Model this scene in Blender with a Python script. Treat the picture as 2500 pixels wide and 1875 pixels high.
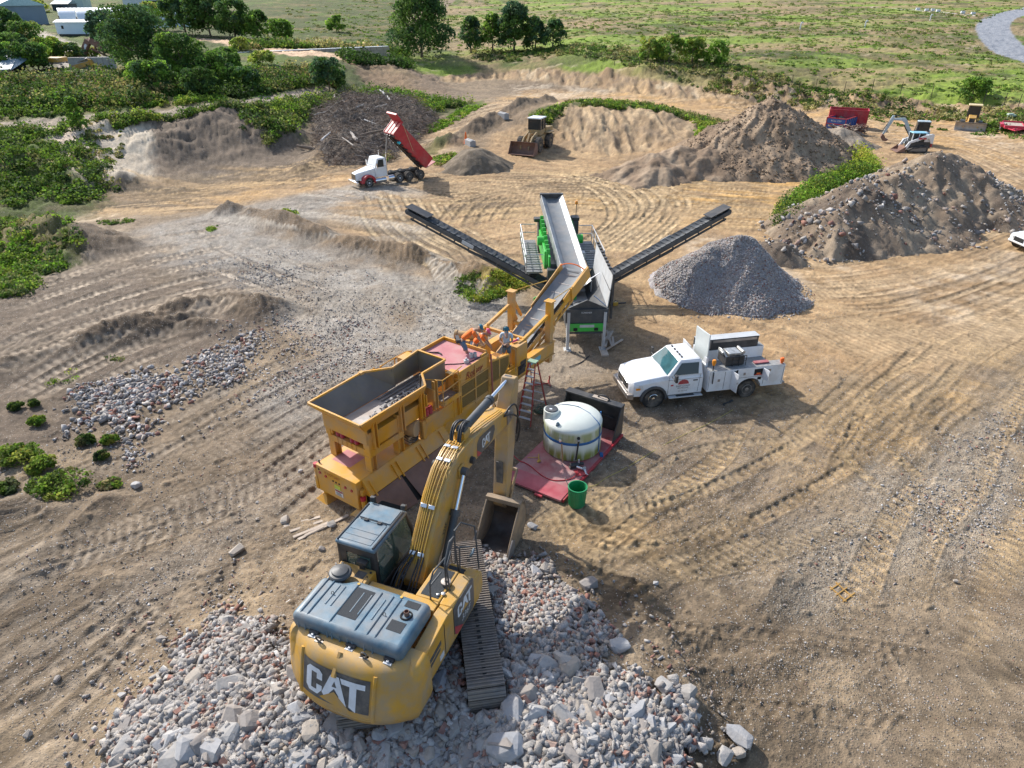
import bpy, bmesh, math, random
import numpy as np
from mathutils import Vector, Matrix, Euler
R = math.radians
for o in list(bpy.data.objects): bpy.data.objects.remove(o)
SC = bpy.context.scene
COL = SC.collection
# ------------------------------------------------------------------ camera
FPX, PITCH, CAMH = 1670.0, R(29.8), 15.2          # focal length in photo pixels (2500 wide)
cd = bpy.data.cameras.new('camera'); cam = bpy.data.objects.new('camera', cd); COL.objects.link(cam)
cd.sensor_width = 36; cd.lens = 36*FPX/2500; cd.clip_end = 3000; cd.clip_start = .3
cam.location = (0, 0, CAMH); cam.rotation_euler = (R(90)-PITCH, 0, 0)
SC.camera = cam
# ------------------------------------------------------------------ world, sun, exposure
SUN_EL, SUN_AZ = R(38), R(-43)                     # azimuth clockwise from +Y
w = bpy.data.worlds.new('World'); SC.world = w; w.use_nodes = True
nt = w.node_tree; nt.nodes.clear()
sky = nt.nodes.new('ShaderNodeTexSky'); sky.sky_type = 'NISHITA'; sky.sun_disc = False
sky.sun_elevation = SUN_EL; sky.sun_rotation = SUN_AZ; sky.air_density = 1.0; sky.dust_density = 2.0
bg = nt.nodes.new('ShaderNodeBackground'); bg.inputs[1].default_value = 0.15
wo = nt.nodes.new('ShaderNodeOutputWorld')
nt.links.new(sky.outputs[0], bg.inputs[0]); nt.links.new(bg.outputs[0], wo.inputs[0])
sl = bpy.data.lights.new('sun', 'SUN'); sl.energy = 3.9; sl.angle = R(.6); sl.color = (1, .96, .90)
so = bpy.data.objects.new('sun', sl); COL.objects.link(so)
sd = Vector((math.sin(SUN_AZ)*math.cos(SUN_EL), math.cos(SUN_AZ)*math.cos(SUN_EL), math.sin(SUN_EL)))
so.rotation_euler = sd.to_track_quat('Z', 'Y').to_euler(); so.location = sd*50
vs = SC.view_settings; vs.view_transform = 'Standard'; vs.look = 'None'; vs.exposure = 0.5; vs.gamma = 1
# ------------------------------------------------------------------ pixel -> world helpers (positions were measured on the photo once)
cp, sp = math.cos(PITCH), math.sin(PITCH)
def ray(px, py):
    u = (px-1250)/FPX; v = (937.5-py)/FPX
    return np.array([u, cp+v*sp, -sp+v*cp])
def G(px, py, z=0.0):
    d = ray(px, py); t = (z-CAMH)/d[2]
    return np.array([t*d[0], t*d[1]])
def GY(px, py, y):
    d = ray(px, py); t = y/d[1]
    return (t*d[0], y, CAMH+t*d[2])
# ------------------------------------------------------------------ noise
def _h(i, j, s):
    n = (i.astype(np.int64)*374761393 + j.astype(np.int64)*668265263 + s*1442695041) & 0xffffffff
    n = ((n ^ (n >> 13))*1274126177) & 0xffffffff
    return ((n ^ (n >> 16)) & 0xffffff)/16777215.0
def vn(x, y, s=0):
    x = np.asarray(x, float); y = np.asarray(y, float)
    i = np.floor(x); j = np.floor(y); a = x-i; b = y-j
    a = a*a*(3-2*a); b = b*b*(3-2*b)
    return ((_h(i, j, s)*(1-a)+_h(i+1, j, s)*a)*(1-b)+(_h(i, j+1, s)*(1-a)+_h(i+1, j+1, s)*a)*b)*2-1
def fbm(x, y, oct=4, s=0, g=.5):
    r = 0; A = 1; t = 0
    for k in range(oct):
        c, sn = math.cos(k*1.1), math.sin(k*1.1)
        r = r + A*vn((x*c-y*sn)*2**k, (x*sn+y*c)*2**k, s+k*17); t += A; A *= g
    return r/t
def sm(a, b, x):
    t = np.clip((x-a)/(b-a), 0, 1); return t*t*(3-2*t)
# ------------------------------------------------------------------ macro terrain from measured control points (px, py, height)
CP = [
 # flat working yard
 (0,1875,0),(600,1875,.3),(1250,1875,.5),(1800,1875,.1),(2500,1875,0),(-900,1875,0),(3400,1875,0),(0,1500,0),(2500,1400,0),(-900,1300,.1),(3500,1300,0),
 (600,1300,0),(1300,1300,0),(1900,1400,0),(0,1150,.1),(500,1050,0),(1000,1000,0),(1500,1100,0),(2200,1050,0),(2500,950,0),
 (700,800,0),(1300,850,0),(1700,850,0),(2100,750,0),(2500,750,0),(0,800,.2),(300,700,0),(600,650,0),(900,600,0),(1250,600,0),(1600,600,0),
 (3400,750,0),(400,560,0),(700,480,0),(1000,450,0),(1300,470,0),(1700,480,0),(1450,430,0),(1200,380,0),(1420,350,0),(1900,480,0),(2450,560,0),(2500,440,0),
 (2250,400,0),(2100,330,0),(2300,330,0),(2500,350,0),(2000,290,0),(1800,262,0),(1600,245,0),(2200,270,0),(3500,420,0),(1340,205,.3),(1200,240,.2),(1100,290,.1),(1000,360,0),
 (2400,300,0),(1500,225,.3),
 # plateau edge above the loader pit
 (1335,270,2.3),(1450,270,2.4),(1600,282,2.1),(1380,338,0),(1550,345,0),(1650,300,1.4),(1400,254,2.0),(1600,264,1.8),
 # left embankment: toe, crest, path
 (-500,560,.2),(0,470,.3),(230,450,.1),(330,440,0),(500,400,0),(700,370,.2),(760,395,0),
 (-400,360,2.8),(0,330,2.9),(240,305,3.0),(420,288,3.2),(560,275,3.3),(650,266,3.2),(760,245,2.4),(900,225,1.6),
 (-400,330,3.0),(0,300,3.1),(300,278,3.3),(600,247,3.2),(800,218,2.6),(940,205,1.4),
]
# far ground given as (px, py, distance along +Y): the height follows from the pixel's ray
CD = [(0,220,93),(300,205,97),(500,195,105),(-500,240,90),(700,175,118),(850,165,128),(980,160,138),
 (0,150,122),(250,150,124),(450,150,125),(600,140,135),(800,130,150),(100,95,172),(300,95,175),(500,110,160),(700,100,180),(-500,110,165),(100,50,260),(500,50,250),(300,15,350),(-500,40,300),
 (1270,185,152),(1379,202,142),(1500,215,133),(1600,228,126),(1700,235,122),(1850,241,119),(1971,246,117),(2159,260,110),(2351,275,104),
 (1270,156,155),(1379,159,146),(1500,168,138),(1600,184,129.5),(1700,200,124.5),(1850,197,122),(1971,212,119.8),(2159,233,112.5),(2351,248,106),(2480,262,102),(3400,330,95),
 (1100,190,152),(1100,160,157),(1000,172,148),
 (1000,120,182),(1300,115,180),(1700,130,158),(2100,160,140),(2450,190,125),(3400,230,120),
 (800,60,250),(1100,60,250),(1500,60,230),(1900,70,215),(2300,90,190),(2500,110,180),
 (800,20,340),(1200,20,340),(1700,20,310),(2200,25,290),(2500,30,280),(3400,60,260)]
for a_, b_, d_ in CD:
    q_ = GY(a_, b_, d_); CP.append((a_, b_, q_[2]))
_cx = np.array([list(G(a, b, c))+[c] for a, b, c in CP]+[[-500,800,26],[0,800,28],[500,800,28],[0,480,16.5],[250,480,16.5],[-250,480,16],[0,-40,0],[-60,-40,0],[60,-40,0],[0,0,0],[-30,0,0],[30,0,0]])
def _u(x, y):      # log-polar-ish warp keeps the interpolation well conditioned over near and far
    r = np.sqrt(x*x+(y+12)**2); k = np.log(r/20+1)*20/r
    return x*k, (y+12)*k
_ux, _uy = _u(_cx[:,0], _cx[:,1])
_D = np.sqrt((_ux[:,None]-_ux[None])**2+(_uy[:,None]-_uy[None])**2+1.5)
_n = len(_ux); _A = np.zeros((_n+1, _n+1)); _A[:_n,:_n] = _D+np.eye(_n)*-.12; _A[_n,:_n] = 1; _A[:_n,_n] = 1
_wt = np.linalg.solve(_A, np.append(_cx[:,2], 0))
def macro(x, y):
    sh = np.shape(x); x = np.ravel(x).astype(float); y = np.ravel(y).astype(float); out = np.empty_like(x)
    for a in range(0, len(x), 60000):
        ux, uy = _u(x[a:a+60000], y[a:a+60000])
        out[a:a+60000] = np.sqrt((ux[:,None]-_ux)**2+(uy[:,None]-_uy)**2+1.5) @ _wt[:-1] + _wt[-1]
    return out.reshape(sh)
def segdist(x, y, P):
    """distance to a world polyline, arc length and side"""
    best = np.full(x.shape, 1e9); arc = np.zeros(x.shape); side = np.zeros(x.shape); s0 = 0
    for (ax, ay), (bx, by) in zip(P[:-1], P[1:]):
        dx, dy = bx-ax, by-ay; L = math.hypot(dx, dy)+1e-9
        t = np.clip(((x-ax)*dx+(y-ay)*dy)/L/L, 0, 1)
        d = np.hypot(x-ax-t*dx, y-ay-t*dy); m = d < best
        best = np.where(m, d, best); arc = np.where(m, s0+t*L, arc)
        side = np.where(m, np.sign((x-ax)*dy-(y-ay)*dx)*d, side); s0 += L
    return best, arc, side
def smooth(P, n=3):
    P = [np.array(p, float) for p in P]
    for _ in range(n):
        Q = [P[0]]
        for a, b in zip(P[:-1], P[1:]): Q += [a*.75+b*.25, a*.25+b*.75]
        Q.append(P[-1]); P = Q
    return P
def WP(pts, z=0): return smooth([G(a, b, z) for a, b in pts], 2)
# ridges thrown up by the machines: (pixel polyline, height, half width)
RIDGES = [(WP([(-60,930),(120,880),(250,830),(400,790),(500,745)]), .6, 1.3), (WP([(430,770),(520,735),(590,740),(640,762)]), .8, 1.5), (WP([(470,800),(560,800)]), .5, .9),
 (WP([(560,515),(640,530),(720,560),(800,590),(900,612),(1000,632),(1080,655),(1190,690)]), .85, 1.3), (WP([(760,575),(900,600)]), .5, .8),
 (WP([(-60,575),(60,560),(160,590),(200,600)]), 1.5, 2.6), (WP([(215,600),(260,585),(300,600)]), 1.0, 1.1),
 (WP([(-40,1290),(60,1240),(120,1260)]), .5, 1.0), (WP([(260,1230),(150,1310),(20,1440)]), .3, .6),
 (WP([(60,440),(150,435),(210,460)]), .8, 1.4), (WP([(220,420),(300,445)]), .8, 1.6),
 (WP([(280,380),(400,395),(500,370),(620,365),(700,360)]), .8, 2.6), (WP([(360,350),(470,350),(560,330)], 1.), .8, 2.4),
 (WP([(1090,352),(1160,330),(1250,300),(1330,280)]), 1.0, 1.6),
 (WP([(1900,1420),(1840,1510),(1700,1560),(1560,1570)]), .28, .7), (WP([(1560,1450),(1600,1560),(1640,1700)]), .35, .8), (WP([(1640,1740),(1800,1800),(1960,1740)]), .22, .8),
 (WP([(1650,1660),(1800,1650),(1950,1590)]), .2, .6),
 (WP([(740,410),(850,340)]), .5, 1.5),
 (WP([(2260,262),(2400,272),(2480,285)]), .8, 1.4), (WP([(1480,210),(1700,226),(1900,246),(2100,262),(2250,268)]), .9, 1.3)]
RUB = WP([(620,1760),(850,1700),(1050,1650),(1250,1650),(1420,1780)])     # rubble bed the excavator stands on
def feat(x, y):
    h = np.zeros(np.shape(x))
    wob = fbm(x*.6, y*.6, 3, 5)
    for P, H, W in RIDGES:
        P = np.array(P); m = (x > P[:,0].min()-3*W) & (x < P[:,0].max()+3*W) & (y > P[:,1].min()-3*W) & (y < P[:,1].max()+3*W)
        if not m.any(): continue
        d, s, _ = segdist(x[m], y[m], P)
        Lt = sum(np.hypot(*(b-a)) for a, b in zip(P[:-1], P[1:]))
        e = np.clip(1-d/(W*1.5), 0, 1)
        h[m] = np.maximum(h[m], H*(1+.45*vn(s*.55, s*0, 3)+.2*wob[m])*e**1.15)
    d, s, _ = segdist(x, y, RUB)
    h += .75*sm(4.6, .6, d)*(1+.1*wob)
    return h
CLEAR = [(-2.45,12.4,3.6,.72)]
def hgt(x, y):
    x = np.atleast_1d(np.asarray(x, float)); y = np.atleast_1d(np.asarray(y, float))
    h = macro(x, y)
    return h+feat(x, y)
def hz(x, y): return float(hgt(x, y)[0])
def T(px, py):
    """first hit of the terrain along a pixel ray"""
    d = ray(px, py); t = np.concatenate([np.linspace(8, 120, 900), np.linspace(120, 900, 1600)])/d[1]
    X, Y, Z = d[0]*t, d[1]*t, CAMH+d[2]*t
    k = np.argmax(Z < hgt(X, Y)) or len(t)-1
    return float(X[k]), float(Y[k]), float(hgt(X[k], Y[k])[0])
# ------------------------------------------------------------------ materials
MATS = {}
def N(nt, t, **k):
    n = nt.nodes.new(t)
    for a, b in k.items(): setattr(n, a, b)
    return n
def mat(name, col, rough=.6, metal=0., noise=.12, nscale=3., bump=0., bscale=30., dirt=None, dirtamt=.4, dscale=1.2, coat=0., alpha=1., trans=0., objrand=0., dcut=.5):
    """procedural paint: base colour broken up by noise, optional dirt colour in patches, roughness variation"""
    if name in MATS: return MATS[name]
    m = bpy.data.materials.new(name); m.use_nodes = True; nt = m.node_tree; L = nt.links
    b = nt.nodes['Principled BSDF']; tc = N(nt, 'ShaderNodeTexCoord')
    n1 = N(nt, 'ShaderNodeTexNoise'); n1.inputs['Scale'].default_value = nscale; n1.inputs['Detail'].default_value = 6
    L.new(tc.outputs['Object'], n1.inputs['Vector'])
    mr = N(nt, 'ShaderNodeMapRange'); mr.inputs[1].default_value = .3; mr.inputs[2].default_value = .7; mr.inputs[3].default_value = 1-noise; mr.inputs[4].default_value = 1+noise
    L.new(n1.outputs[0], mr.inputs[0])
    mx = N(nt, 'ShaderNodeVectorMath', operation='SCALE'); mx.inputs[0].default_value = col[:3]; L.new(mr.outputs[0], mx.inputs['Scale'])
    out = mx.outputs[0]
    if objrand:
        oi = N(nt, 'ShaderNodeObjectInfo'); m2 = N(nt, 'ShaderNodeMapRange'); m2.inputs[3].default_value = 1-objrand; m2.inputs[4].default_value = 1+objrand*.7
        L.new(oi.outputs['Random'], m2.inputs[0]); s2 = N(nt, 'ShaderNodeVectorMath', operation='SCALE'); L.new(out, s2.inputs[0]); L.new(m2.outputs[0], s2.inputs['Scale']); out = s2.outputs[0]
    if dirt:
        n2 = N(nt, 'ShaderNodeTexNoise'); n2.inputs['Scale'].default_value = dscale; n2.inputs['Detail'].default_value = 9; n2.inputs['Roughness'].default_value = .65
        L.new(tc.outputs['Object'], n2.inputs['Vector'])
        m3 = N(nt, 'ShaderNodeMapRange'); m3.inputs[1].default_value = dcut-.08; m3.inputs[2].default_value = dcut+.16; m3.inputs[3].default_value = 0; m3.inputs[4].default_value = dirtamt
        L.new(n2.outputs[0], m3.inputs[0]); mm = N(nt, 'ShaderNodeMix', data_type='RGBA'); L.new(m3.outputs[0], mm.inputs[0]); L.new(out, mm.inputs[6]); mm.inputs[7].default_value = (*dirt, 1); out = mm.outputs[2]
        m4 = N(nt, 'ShaderNodeMath', operation='MULTIPLY_ADD'); m4.inputs[1].default_value = .3; m4.inputs[2].default_value = rough; L.new(m3.outputs[0], m4.inputs[0]); L.new(m4.outputs[0], b.inputs['Roughness'])
    else: b.inputs['Roughness'].default_value = rough
    L.new(out, b.inputs['Base Color']); b.inputs['Metallic'].default_value = metal; b.inputs['Coat Weight'].default_value = coat
    if trans: b.inputs['Transmission Weight'].default_value = trans
    if alpha < 1: b.inputs['Alpha'].default_value = alpha
    if bump:
        n3 = N(nt, 'ShaderNodeTexNoise'); n3.inputs['Scale'].default_value = bscale; n3.inputs['Detail'].default_value = 5; L.new(tc.outputs['Object'], n3.inputs['Vector'])
        bp = N(nt, 'ShaderNodeBump'); bp.inputs['Strength'].default_value = bump; bp.inputs['Distance'].default_value = .03; L.new(n3.outputs[0], bp.inputs['Height']); L.new(bp.outputs[0], b.inputs['Normal'])
    MATS[name] = m; return m
def vcmat(name, rough=.95, speck=0., bump=0., bscale=8., hf=0., trans=0.):
    """material that takes its base colour from the mesh's own colour attribute (what the surface is made of), with fine procedural grain"""
    if name in MATS: return MATS[name]
    m = bpy.data.materials.new(name); m.use_nodes = True; nt = m.node_tree; L = nt.links
    b = nt.nodes['Principled BSDF']; b.inputs['Roughness'].default_value = rough; b.inputs['Specular IOR Level'].default_value = .25
    a = N(nt, 'ShaderNodeAttribute'); a.attribute_name = 'Col'; out = a.outputs['Color']
    tc = N(nt, 'ShaderNodeTexCoord')
    hs = []
    if hf:
        for sc, am in ((bscale*2.2, hf), (bscale*.45, hf*.7)):
            n1 = N(nt, 'ShaderNodeTexNoise'); n1.inputs['Scale'].default_value = sc; n1.inputs['Detail'].default_value = 4; L.new(tc.outputs['Object'], n1.inputs['Vector'])
            mr = N(nt, 'ShaderNodeMapRange'); mr.inputs[1].default_value = .3; mr.inputs[2].default_value = .7; mr.inputs[3].default_value = 1-am; mr.inputs[4].default_value = 1+am; L.new(n1.outputs[0], mr.inputs[0])
            mx = N(nt, 'ShaderNodeVectorMath', operation='SCALE'); L.new(out, mx.inputs[0]); L.new(mr.outputs[0], mx.inputs['Scale']); out = mx.outputs[0]; hs.append(n1.outputs[0])
    if speck:   # pebbles: small cells, some pale some dark; amount comes from attribute 'Stone'
        at = N(nt, 'ShaderNodeAttribute'); at.attribute_name = 'Stone'
        v = N(nt, 'ShaderNodeTexVoronoi'); v.inputs['Scale'].default_value = speck; L.new(tc.outputs['Object'], v.inputs['Vector'])
        sx = N(nt, 'ShaderNodeSeparateColor'); L.new(v.outputs['Color'], sx.inputs[0])
        cr = N(nt, 'ShaderNodeValToRGB'); e = cr.color_ramp; e.interpolation = 'CONSTANT'
        e.elements[0].position = 0; e.elements[0].color = (.13,.105,.085,1); e.elements[1].position = .38; e.elements[1].color = (.30,.255,.20,1)
        for p, c in ((.62, (.38,.34,.285,1)), (.82, (.27,.19,.145,1)), (.93, (.46,.435,.40,1))): k = e.elements.new(p); k.color = c
        L.new(sx.outputs[0], cr.inputs[0])
        ds = N(nt, 'ShaderNodeMapRange'); ds.inputs[1].default_value = .5; ds.inputs[2].default_value = .28; ds.inputs[3].default_value = 0; ds.inputs[4].default_value = 1; L.new(v.outputs['Distance'], ds.inputs[0])
        th = N(nt, 'ShaderNodeMath', operation='LESS_THAN'); L.new(sx.outputs[1], th.inputs[0]); L.new(at.outputs['Fac'], th.inputs[1])
        fm = N(nt, 'ShaderNodeMath', operation='MULTIPLY'); L.new(th.outputs[0], fm.inputs[0]); L.new(ds.outputs[0], fm.inputs[1])
        mm = N(nt, 'ShaderNodeMix', data_type='RGBA'); L.new(fm.outputs[0], mm.inputs[0]); L.new(out, mm.inputs[6]); L.new(cr.outputs[0], mm.inputs[7]); out = mm.outputs[2]
        hs.append(fm.outputs[0])
    L.new(out, b.inputs['Base Color'])
    if bump and hs:
        h = hs[0]
        for k in hs[1:]:
            ad = N(nt, 'ShaderNodeMath', operation='ADD'); L.new(h, ad.inputs[0]); L.new(k, ad.inputs[1]); h = ad.outputs[0]
        bp = N(nt, 'ShaderNodeBump'); bp.inputs['Strength'].default_value = bump; bp.inputs['Distance'].default_value = .06; L.new(h, bp.inputs['Height']); L.new(bp.outputs[0], b.inputs['Normal'])
    if trans:
        b.inputs['Subsurface Weight'].default_value = 0
        tr = N(nt, 'ShaderNodeBsdfTranslucent'); L.new(out, tr.inputs[0]); ms = N(nt, 'ShaderNodeMixShader'); ms.inputs[0].default_value = trans
        L.new(b.outputs[0], ms.inputs[1]); L.new(tr.outputs[0], ms.inputs[2]); L.new(ms.outputs[0], nt.nodes['Material Output'].inputs[0])
    MATS[name] = m; return m
# ------------------------------------------------------------------ object helpers
def tag(o, label=None, cat=None, group=None, kind=None):
    if label: o['label'] = label
    if cat: o['category'] = cat
    if group: o['group'] = group
    if kind: o['kind'] = kind
    return o
def thing(name, label, cat, loc=(0,0,0), rz=0, group=None, rot=None):
    o = bpy.data.objects.new(name, None); COL.objects.link(o); o.location = loc; o.rotation_euler = rot or (0, 0, rz); o.empty_display_size = .3
    return tag(o, label, cat, group)
def mesh_np(name, V, F, mats, parent=None, col=None, fm=None, smoothang=None, attrs=None):
    """numpy mesh: F is an (n,k) int array; col is per-vertex rgb"""
    me = bpy.data.meshes.new(name); V = np.asarray(V, np.float32); F = np.asarray(F, np.int32)
    me.vertices.add(len(V)); me.vertices.foreach_set('co', V.ravel())
    k = F.shape[1]; me.loops.add(F.size); me.loops.foreach_set('vertex_index', F.ravel())
    me.polygons.add(len(F)); me.polygons.foreach_set('loop_start', np.arange(0, F.size, k, dtype=np.int32)); me.polygons.foreach_set('loop_total', np.full(len(F), k, np.int32))
    for m in (mats if isinstance(mats, (list, tuple)) else [mats]): me.materials.append(m)
    if fm is not None: me.polygons.foreach_set('material_index', np.asarray(fm, np.int32))
    if smoothang is not None: me.polygons.foreach_set('use_smooth', np.ones(len(F), bool))
    me.update()
    if col is not None:
        a = me.color_attributes.new('Col', 'FLOAT_COLOR', 'POINT'); c = np.ones((len(V), 4), np.float32); c[:,:3] = col; a.data.foreach_set('color', c.ravel())
    for nm, val in (attrs or {}).items():
        a = me.attributes.new(nm, 'FLOAT', 'POINT'); a.data.foreach_set('value', np.asarray(val, np.float32))
    me.validate()
    o = bpy.data.objects.new(name, me); COL.objects.link(o)
    if parent: o.parent = parent
    return o
# ================================================================== GROUND
GQ = 1
def build_ground():
    rs = [2.0]
    while rs[-1] < 950: r = rs[-1]; rs.append(r+GQ*max(.045 if r > 7 else .3, min(r*r*1.1e-4, .0055*r)))
    rs = np.array(rs)
    th = np.concatenate([np.linspace(-1.5, -.74, 60)[:-1], np.linspace(-.74, .74, 840//GQ), np.linspace(.74, 1.5, 60)[1:]])
    Rr, Th = np.meshgrid(rs, th, indexing='ij')
    X = Rr*np.sin(Th); Y = Rr*np.cos(Th); x = X.ravel(); y = Y.ravel(); r = Rr.ravel()
    mz = macro(x, y); fz = feat(x, y); z = mz+fz
    d = np.hypot(x, y)
    n0 = fbm(x*.08, y*.08, 4, 1); n1 = fbm(x*.35, y*.35, 4, 2); n2 = fbm(x*1.4, y*1.4, 4, 3); n3 = fbm(x*5, y*5, 3, 4); n4 = fbm(x*16, y*16, 2, 5)
    # rolling streak direction of traffic
    st = fbm((x*.8-y*.6)*.12, (x*.6+y*.8)*1.6, 4, 9)
    C = np.zeros((len(x), 3)); S = np.full(len(x), .12)
    def lay(c, k):
        k = np.clip(k, 0, 1)[:,None]; C[:] = C*(1-k)+np.array(c)*k
    def blob(pts, soft=3., z0=0, grow=0.):
        """soft mask of a polygon given in photo pixels, worked out in world metres"""
        P = np.array([G(a, b, z0) for a, b in pts]); P = np.vstack([P, P[:1]])
        m = (x > P[:,0].min()-3*soft) & (x < P[:,0].max()+3*soft) & (y > P[:,1].min()-3*soft) & (y < P[:,1].max()+3*soft)
        out = np.zeros(len(x))
        if not m.any(): return out
        xx, yy = x[m], y[m]; dd, _, _ = segdist(xx, yy, P); ins = np.zeros(len(xx), bool)
        for (ax, ay), (bx, by) in zip(P[:-1], P[1:]):
            c = ((ay > yy) != (by > yy)) & (xx < (bx-ax)*(yy-ay)/(by-ay+1e-12)+ax); ins ^= c
        sd = np.where(ins, -dd, dd)+n1[m]*soft*.8+n2[m]*soft*.3-grow
        out[m] = sm(soft*.5, -soft*.5, sd); return out
    # --- base soil
    lay((.215,.17,.125), np.ones(len(x)))
    lay((.275,.215,.15), sm(-.3, .5, n0*.5+n1*.6)); lay((.14,.108,.08), .7*sm(.15, .55, fbm(x*.5+7, y*.5, 4, 21)))
    S += .10*sm(-.2, .5, n1)
    # sandy middle yard
    k = blob([(560,470),(800,380),(1080,300),(1300,215),(2500,300),(2600,700),(2300,900),(1900,960),(1500,800),(1250,640),(1100,620),(900,560),(700,520)], 5)
    lay((.345,.235,.135), k*.95); lay((.45,.325,.195), k*sm(-.1, .5, st)*.8); lay((.27,.195,.125), k*sm(.1, .5, fbm(x*.3, y*.3, 4, 33))*.75)
    S *= 1-.5*k
    for P, kk in (([(1300,500),(1500,440),(1900,420),(2020,400),(1960,520),(1750,560),(1500,560)], .8), ([(1650,450),(1990,400),(1980,440),(1920,520),(1700,520)], 1.),
                  ([(250,470),(500,440),(700,400),(900,430),(700,480),(420,510)], .55), ([(1200,250),(1330,215),(2500,300),(2500,420),(2000,290),(1500,250)], .55)):
        lay((.56,.35,.14), blob(P, 3)*kk*sm(-.5, .4, n1+st*.6))
    # pale patches
    for P in ([(1250,205),(1550,215),(1450,240),(1250,230)], [(2150,700),(2500,600),(2500,820),(2300,780)], [(2330,300),(2500,340),(2480,390),(2350,340)],
              [(60,560),(280,545),(330,600),(150,650),(-60,700)], [(1650,560),(2100,650),(2000,700),(1700,680)], [(100,450),(190,470),(150,500),(60,480)]):
        lay((.50,.43,.35), blob(P, 2.5)*.75*sm(-.4, .3, n1+n2*.5))
    # orange/tan traffic zones on the right foreground
    lay((.40,.285,.16), blob([(1750,1130),(1950,980),(2150,850),(2500,800),(2500,900),(2350,1040),(2200,1200),(2050,1200),(1900,1220),(1850,1160)], 2.)*.7*sm(-.3, .4, n1+st*.6))
    lay((.46,.30,.13), blob([(2000,1050),(2150,960),(2400,930),(2380,1010),(2200,1130),(2060,1170)], 1.2)*.6*sm(-.4, .3, n2+st))
    lay((.33,.235,.13), blob([(1330,1270),(1500,1250),(1620,1320),(1560,1370),(1400,1350)], 1.2)*.7)
    lay((.60,.48,.33), blob([(1680,1400),(1700,1395),(1775,1470),(1755,1475)], .25)*.7)
    # dark loam on the right and left foreground
    lay((.135,.105,.075), blob([(1440,1380),(1750,1380),(2050,1500),(2050,1700),(1900,1990),(1560,1990),(1600,1650),(1440,1520)], 2.)*.8)  # its left end paints the excavator's cast shadow into the soil colour
    lay((.155,.122,.09), blob([(-600,1200),(300,1180),(700,1060),(820,1300),(620,1480),(400,1700),(-600,1990)], 2.5)*.75)
    lay((.125,.10,.082), blob([(-900,760),(-100,640),(300,600),(560,640),(680,760),(600,880),(330,920),(60,1180),(-900,1400)], 2.5)*.85*sm(-.8, .1, n1+.2))
    # grey crushed concrete
    k = blob([(330,560),(560,500),(760,470),(1000,420),(1050,440),(800,520),(700,580),(1250,720),(1150,900),(900,1000),(700,1050),(560,960),(760,860),(620,700),(420,640)], 2.5)
    lay((.37,.36,.35), k*.85*sm(-.8, .1, n1)); lay((.22,.19,.16), k*.7*sm(0, .5, n2)); S = np.maximum(S, k*.62)
    k = blob([(1200,760),(1330,760),(1450,900),(1350,1000),(1250,950)], 1.5); lay((.36,.32,.28), k*.5)
    k = blob([(2150,1130),(2350,1020),(2500,940),(2500,1420),(2200,1420),(1980,1500),(1900,1380)], 2.5); lay((.33,.29,.24), k*.6); S = np.maximum(S, k*.9)
    k = blob([(1500,1050),(2000,1150),(1900,1400),(1600,1250)], 3); S = np.maximum(S, k*.45)
    k = blob([(300,1500),(700,1100),(1000,900),(1050,1000),(700,1250),(500,1400)], 2.5); S = np.maximum(S, k*.5); lay((.27,.24,.21), k*.4)
    # ruts / banks that are bare and dark: ridge soil
    rid = sm(.12, .5, fz)*sm(5.5, 3.5, segdist(x, y, RUB)[0]*0+1) ; rr = segdist(x, y, RUB)[0] > 4.2
    lay((.12,.092,.068), rid*rr*.92)
    k = blob([(560,500),(800,560),(1000,600),(1200,680),(1180,710),(900,650),(640,570)], .8); lay((.31,.22,.135), k*.7*sm(-.5, .5, n1)); lay((.20,.15,.105), k*.5*sm(0, .5, n2))
    k = blob([(1080,370),(1340,270),(1400,300),(1200,345),(1150,400)], 1.5); lay((.17,.135,.10), k*.7)
    k = blob([(560,500),(700,420),(760,420),(700,560)], 3); lay((.24,.19,.14), k*.35)
    # slope steepness of the big landform
    e = .6; gx = (macro(x+e, y)-mz)/e; gy = (macro(x, y+e)-mz)/e; slope = np.hypot(gx, gy)
    far = sm(60, 75, d)
    # embankment at left: gravel face, dirt toe, vegetation
    k = blob([(235,300),(420,285),(650,262),(700,330),(500,360),(300,360),(250,390)], 1.5, 2.2); lay((.095,.088,.085), k)
    k = blob([(250,380),(520,345),(760,350),(760,400),(500,415),(300,440)], 2); lay((.17,.135,.105), k*.85); lay((.36,.28,.21), k*sm(.3, .65, n1)*.5)
    k = blob([(60,430),(160,420),(200,470),(330,520),(100,540),(0,520)], 2); lay((.44,.34,.24), k*.7*sm(-.2, .3, n1)); lay((.60,.50,.38), k*sm(.1, .4, n2+n1)*.7)
    green = (.058,.088,.018); dry = (.20,.165,.075); lush = (.085,.15,.02); brn = (.125,.10,.06)
    G0 = lambda pts, soft=3., z0=0: blob(pts, soft, z0)
    veg = np.zeros(len(x))
    def plant(k):
        nonlocal veg
        veg = np.maximum(veg, k)
        lay(green, k); lay(lush, k*sm(.0, .5, n0+n1*.4)*.7); lay(dry, k*sm(.05, .45, fbm(x*.13+3, y*.13, 4, 51))*.7); lay(brn, k*sm(.1, .5, fbm(x*.5, y*.5, 3, 52))*.5)
    plant(G0([(-900,900),(-300,520),(0,500),(230,470),(250,390),(230,300),(-200,320),(-900,400)], 2.5, 1.5))
    plant(G0([(-900,380),(0,300),(700,235),(960,200),(1010,180),(1000,150),(1000,40),(700,8),(-900,8)], 2.5, 4.2))
    plant(G0([(650,265),(760,240),(960,205),(1190,235),(1060,262),(900,300),(760,300),(720,330),(640,330)], 2.5, 1.4))
    plant(G0([(-60,500),(100,520),(190,560),(200,620),(100,650),(-60,680)], 1.2, .5)*.8)
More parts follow.
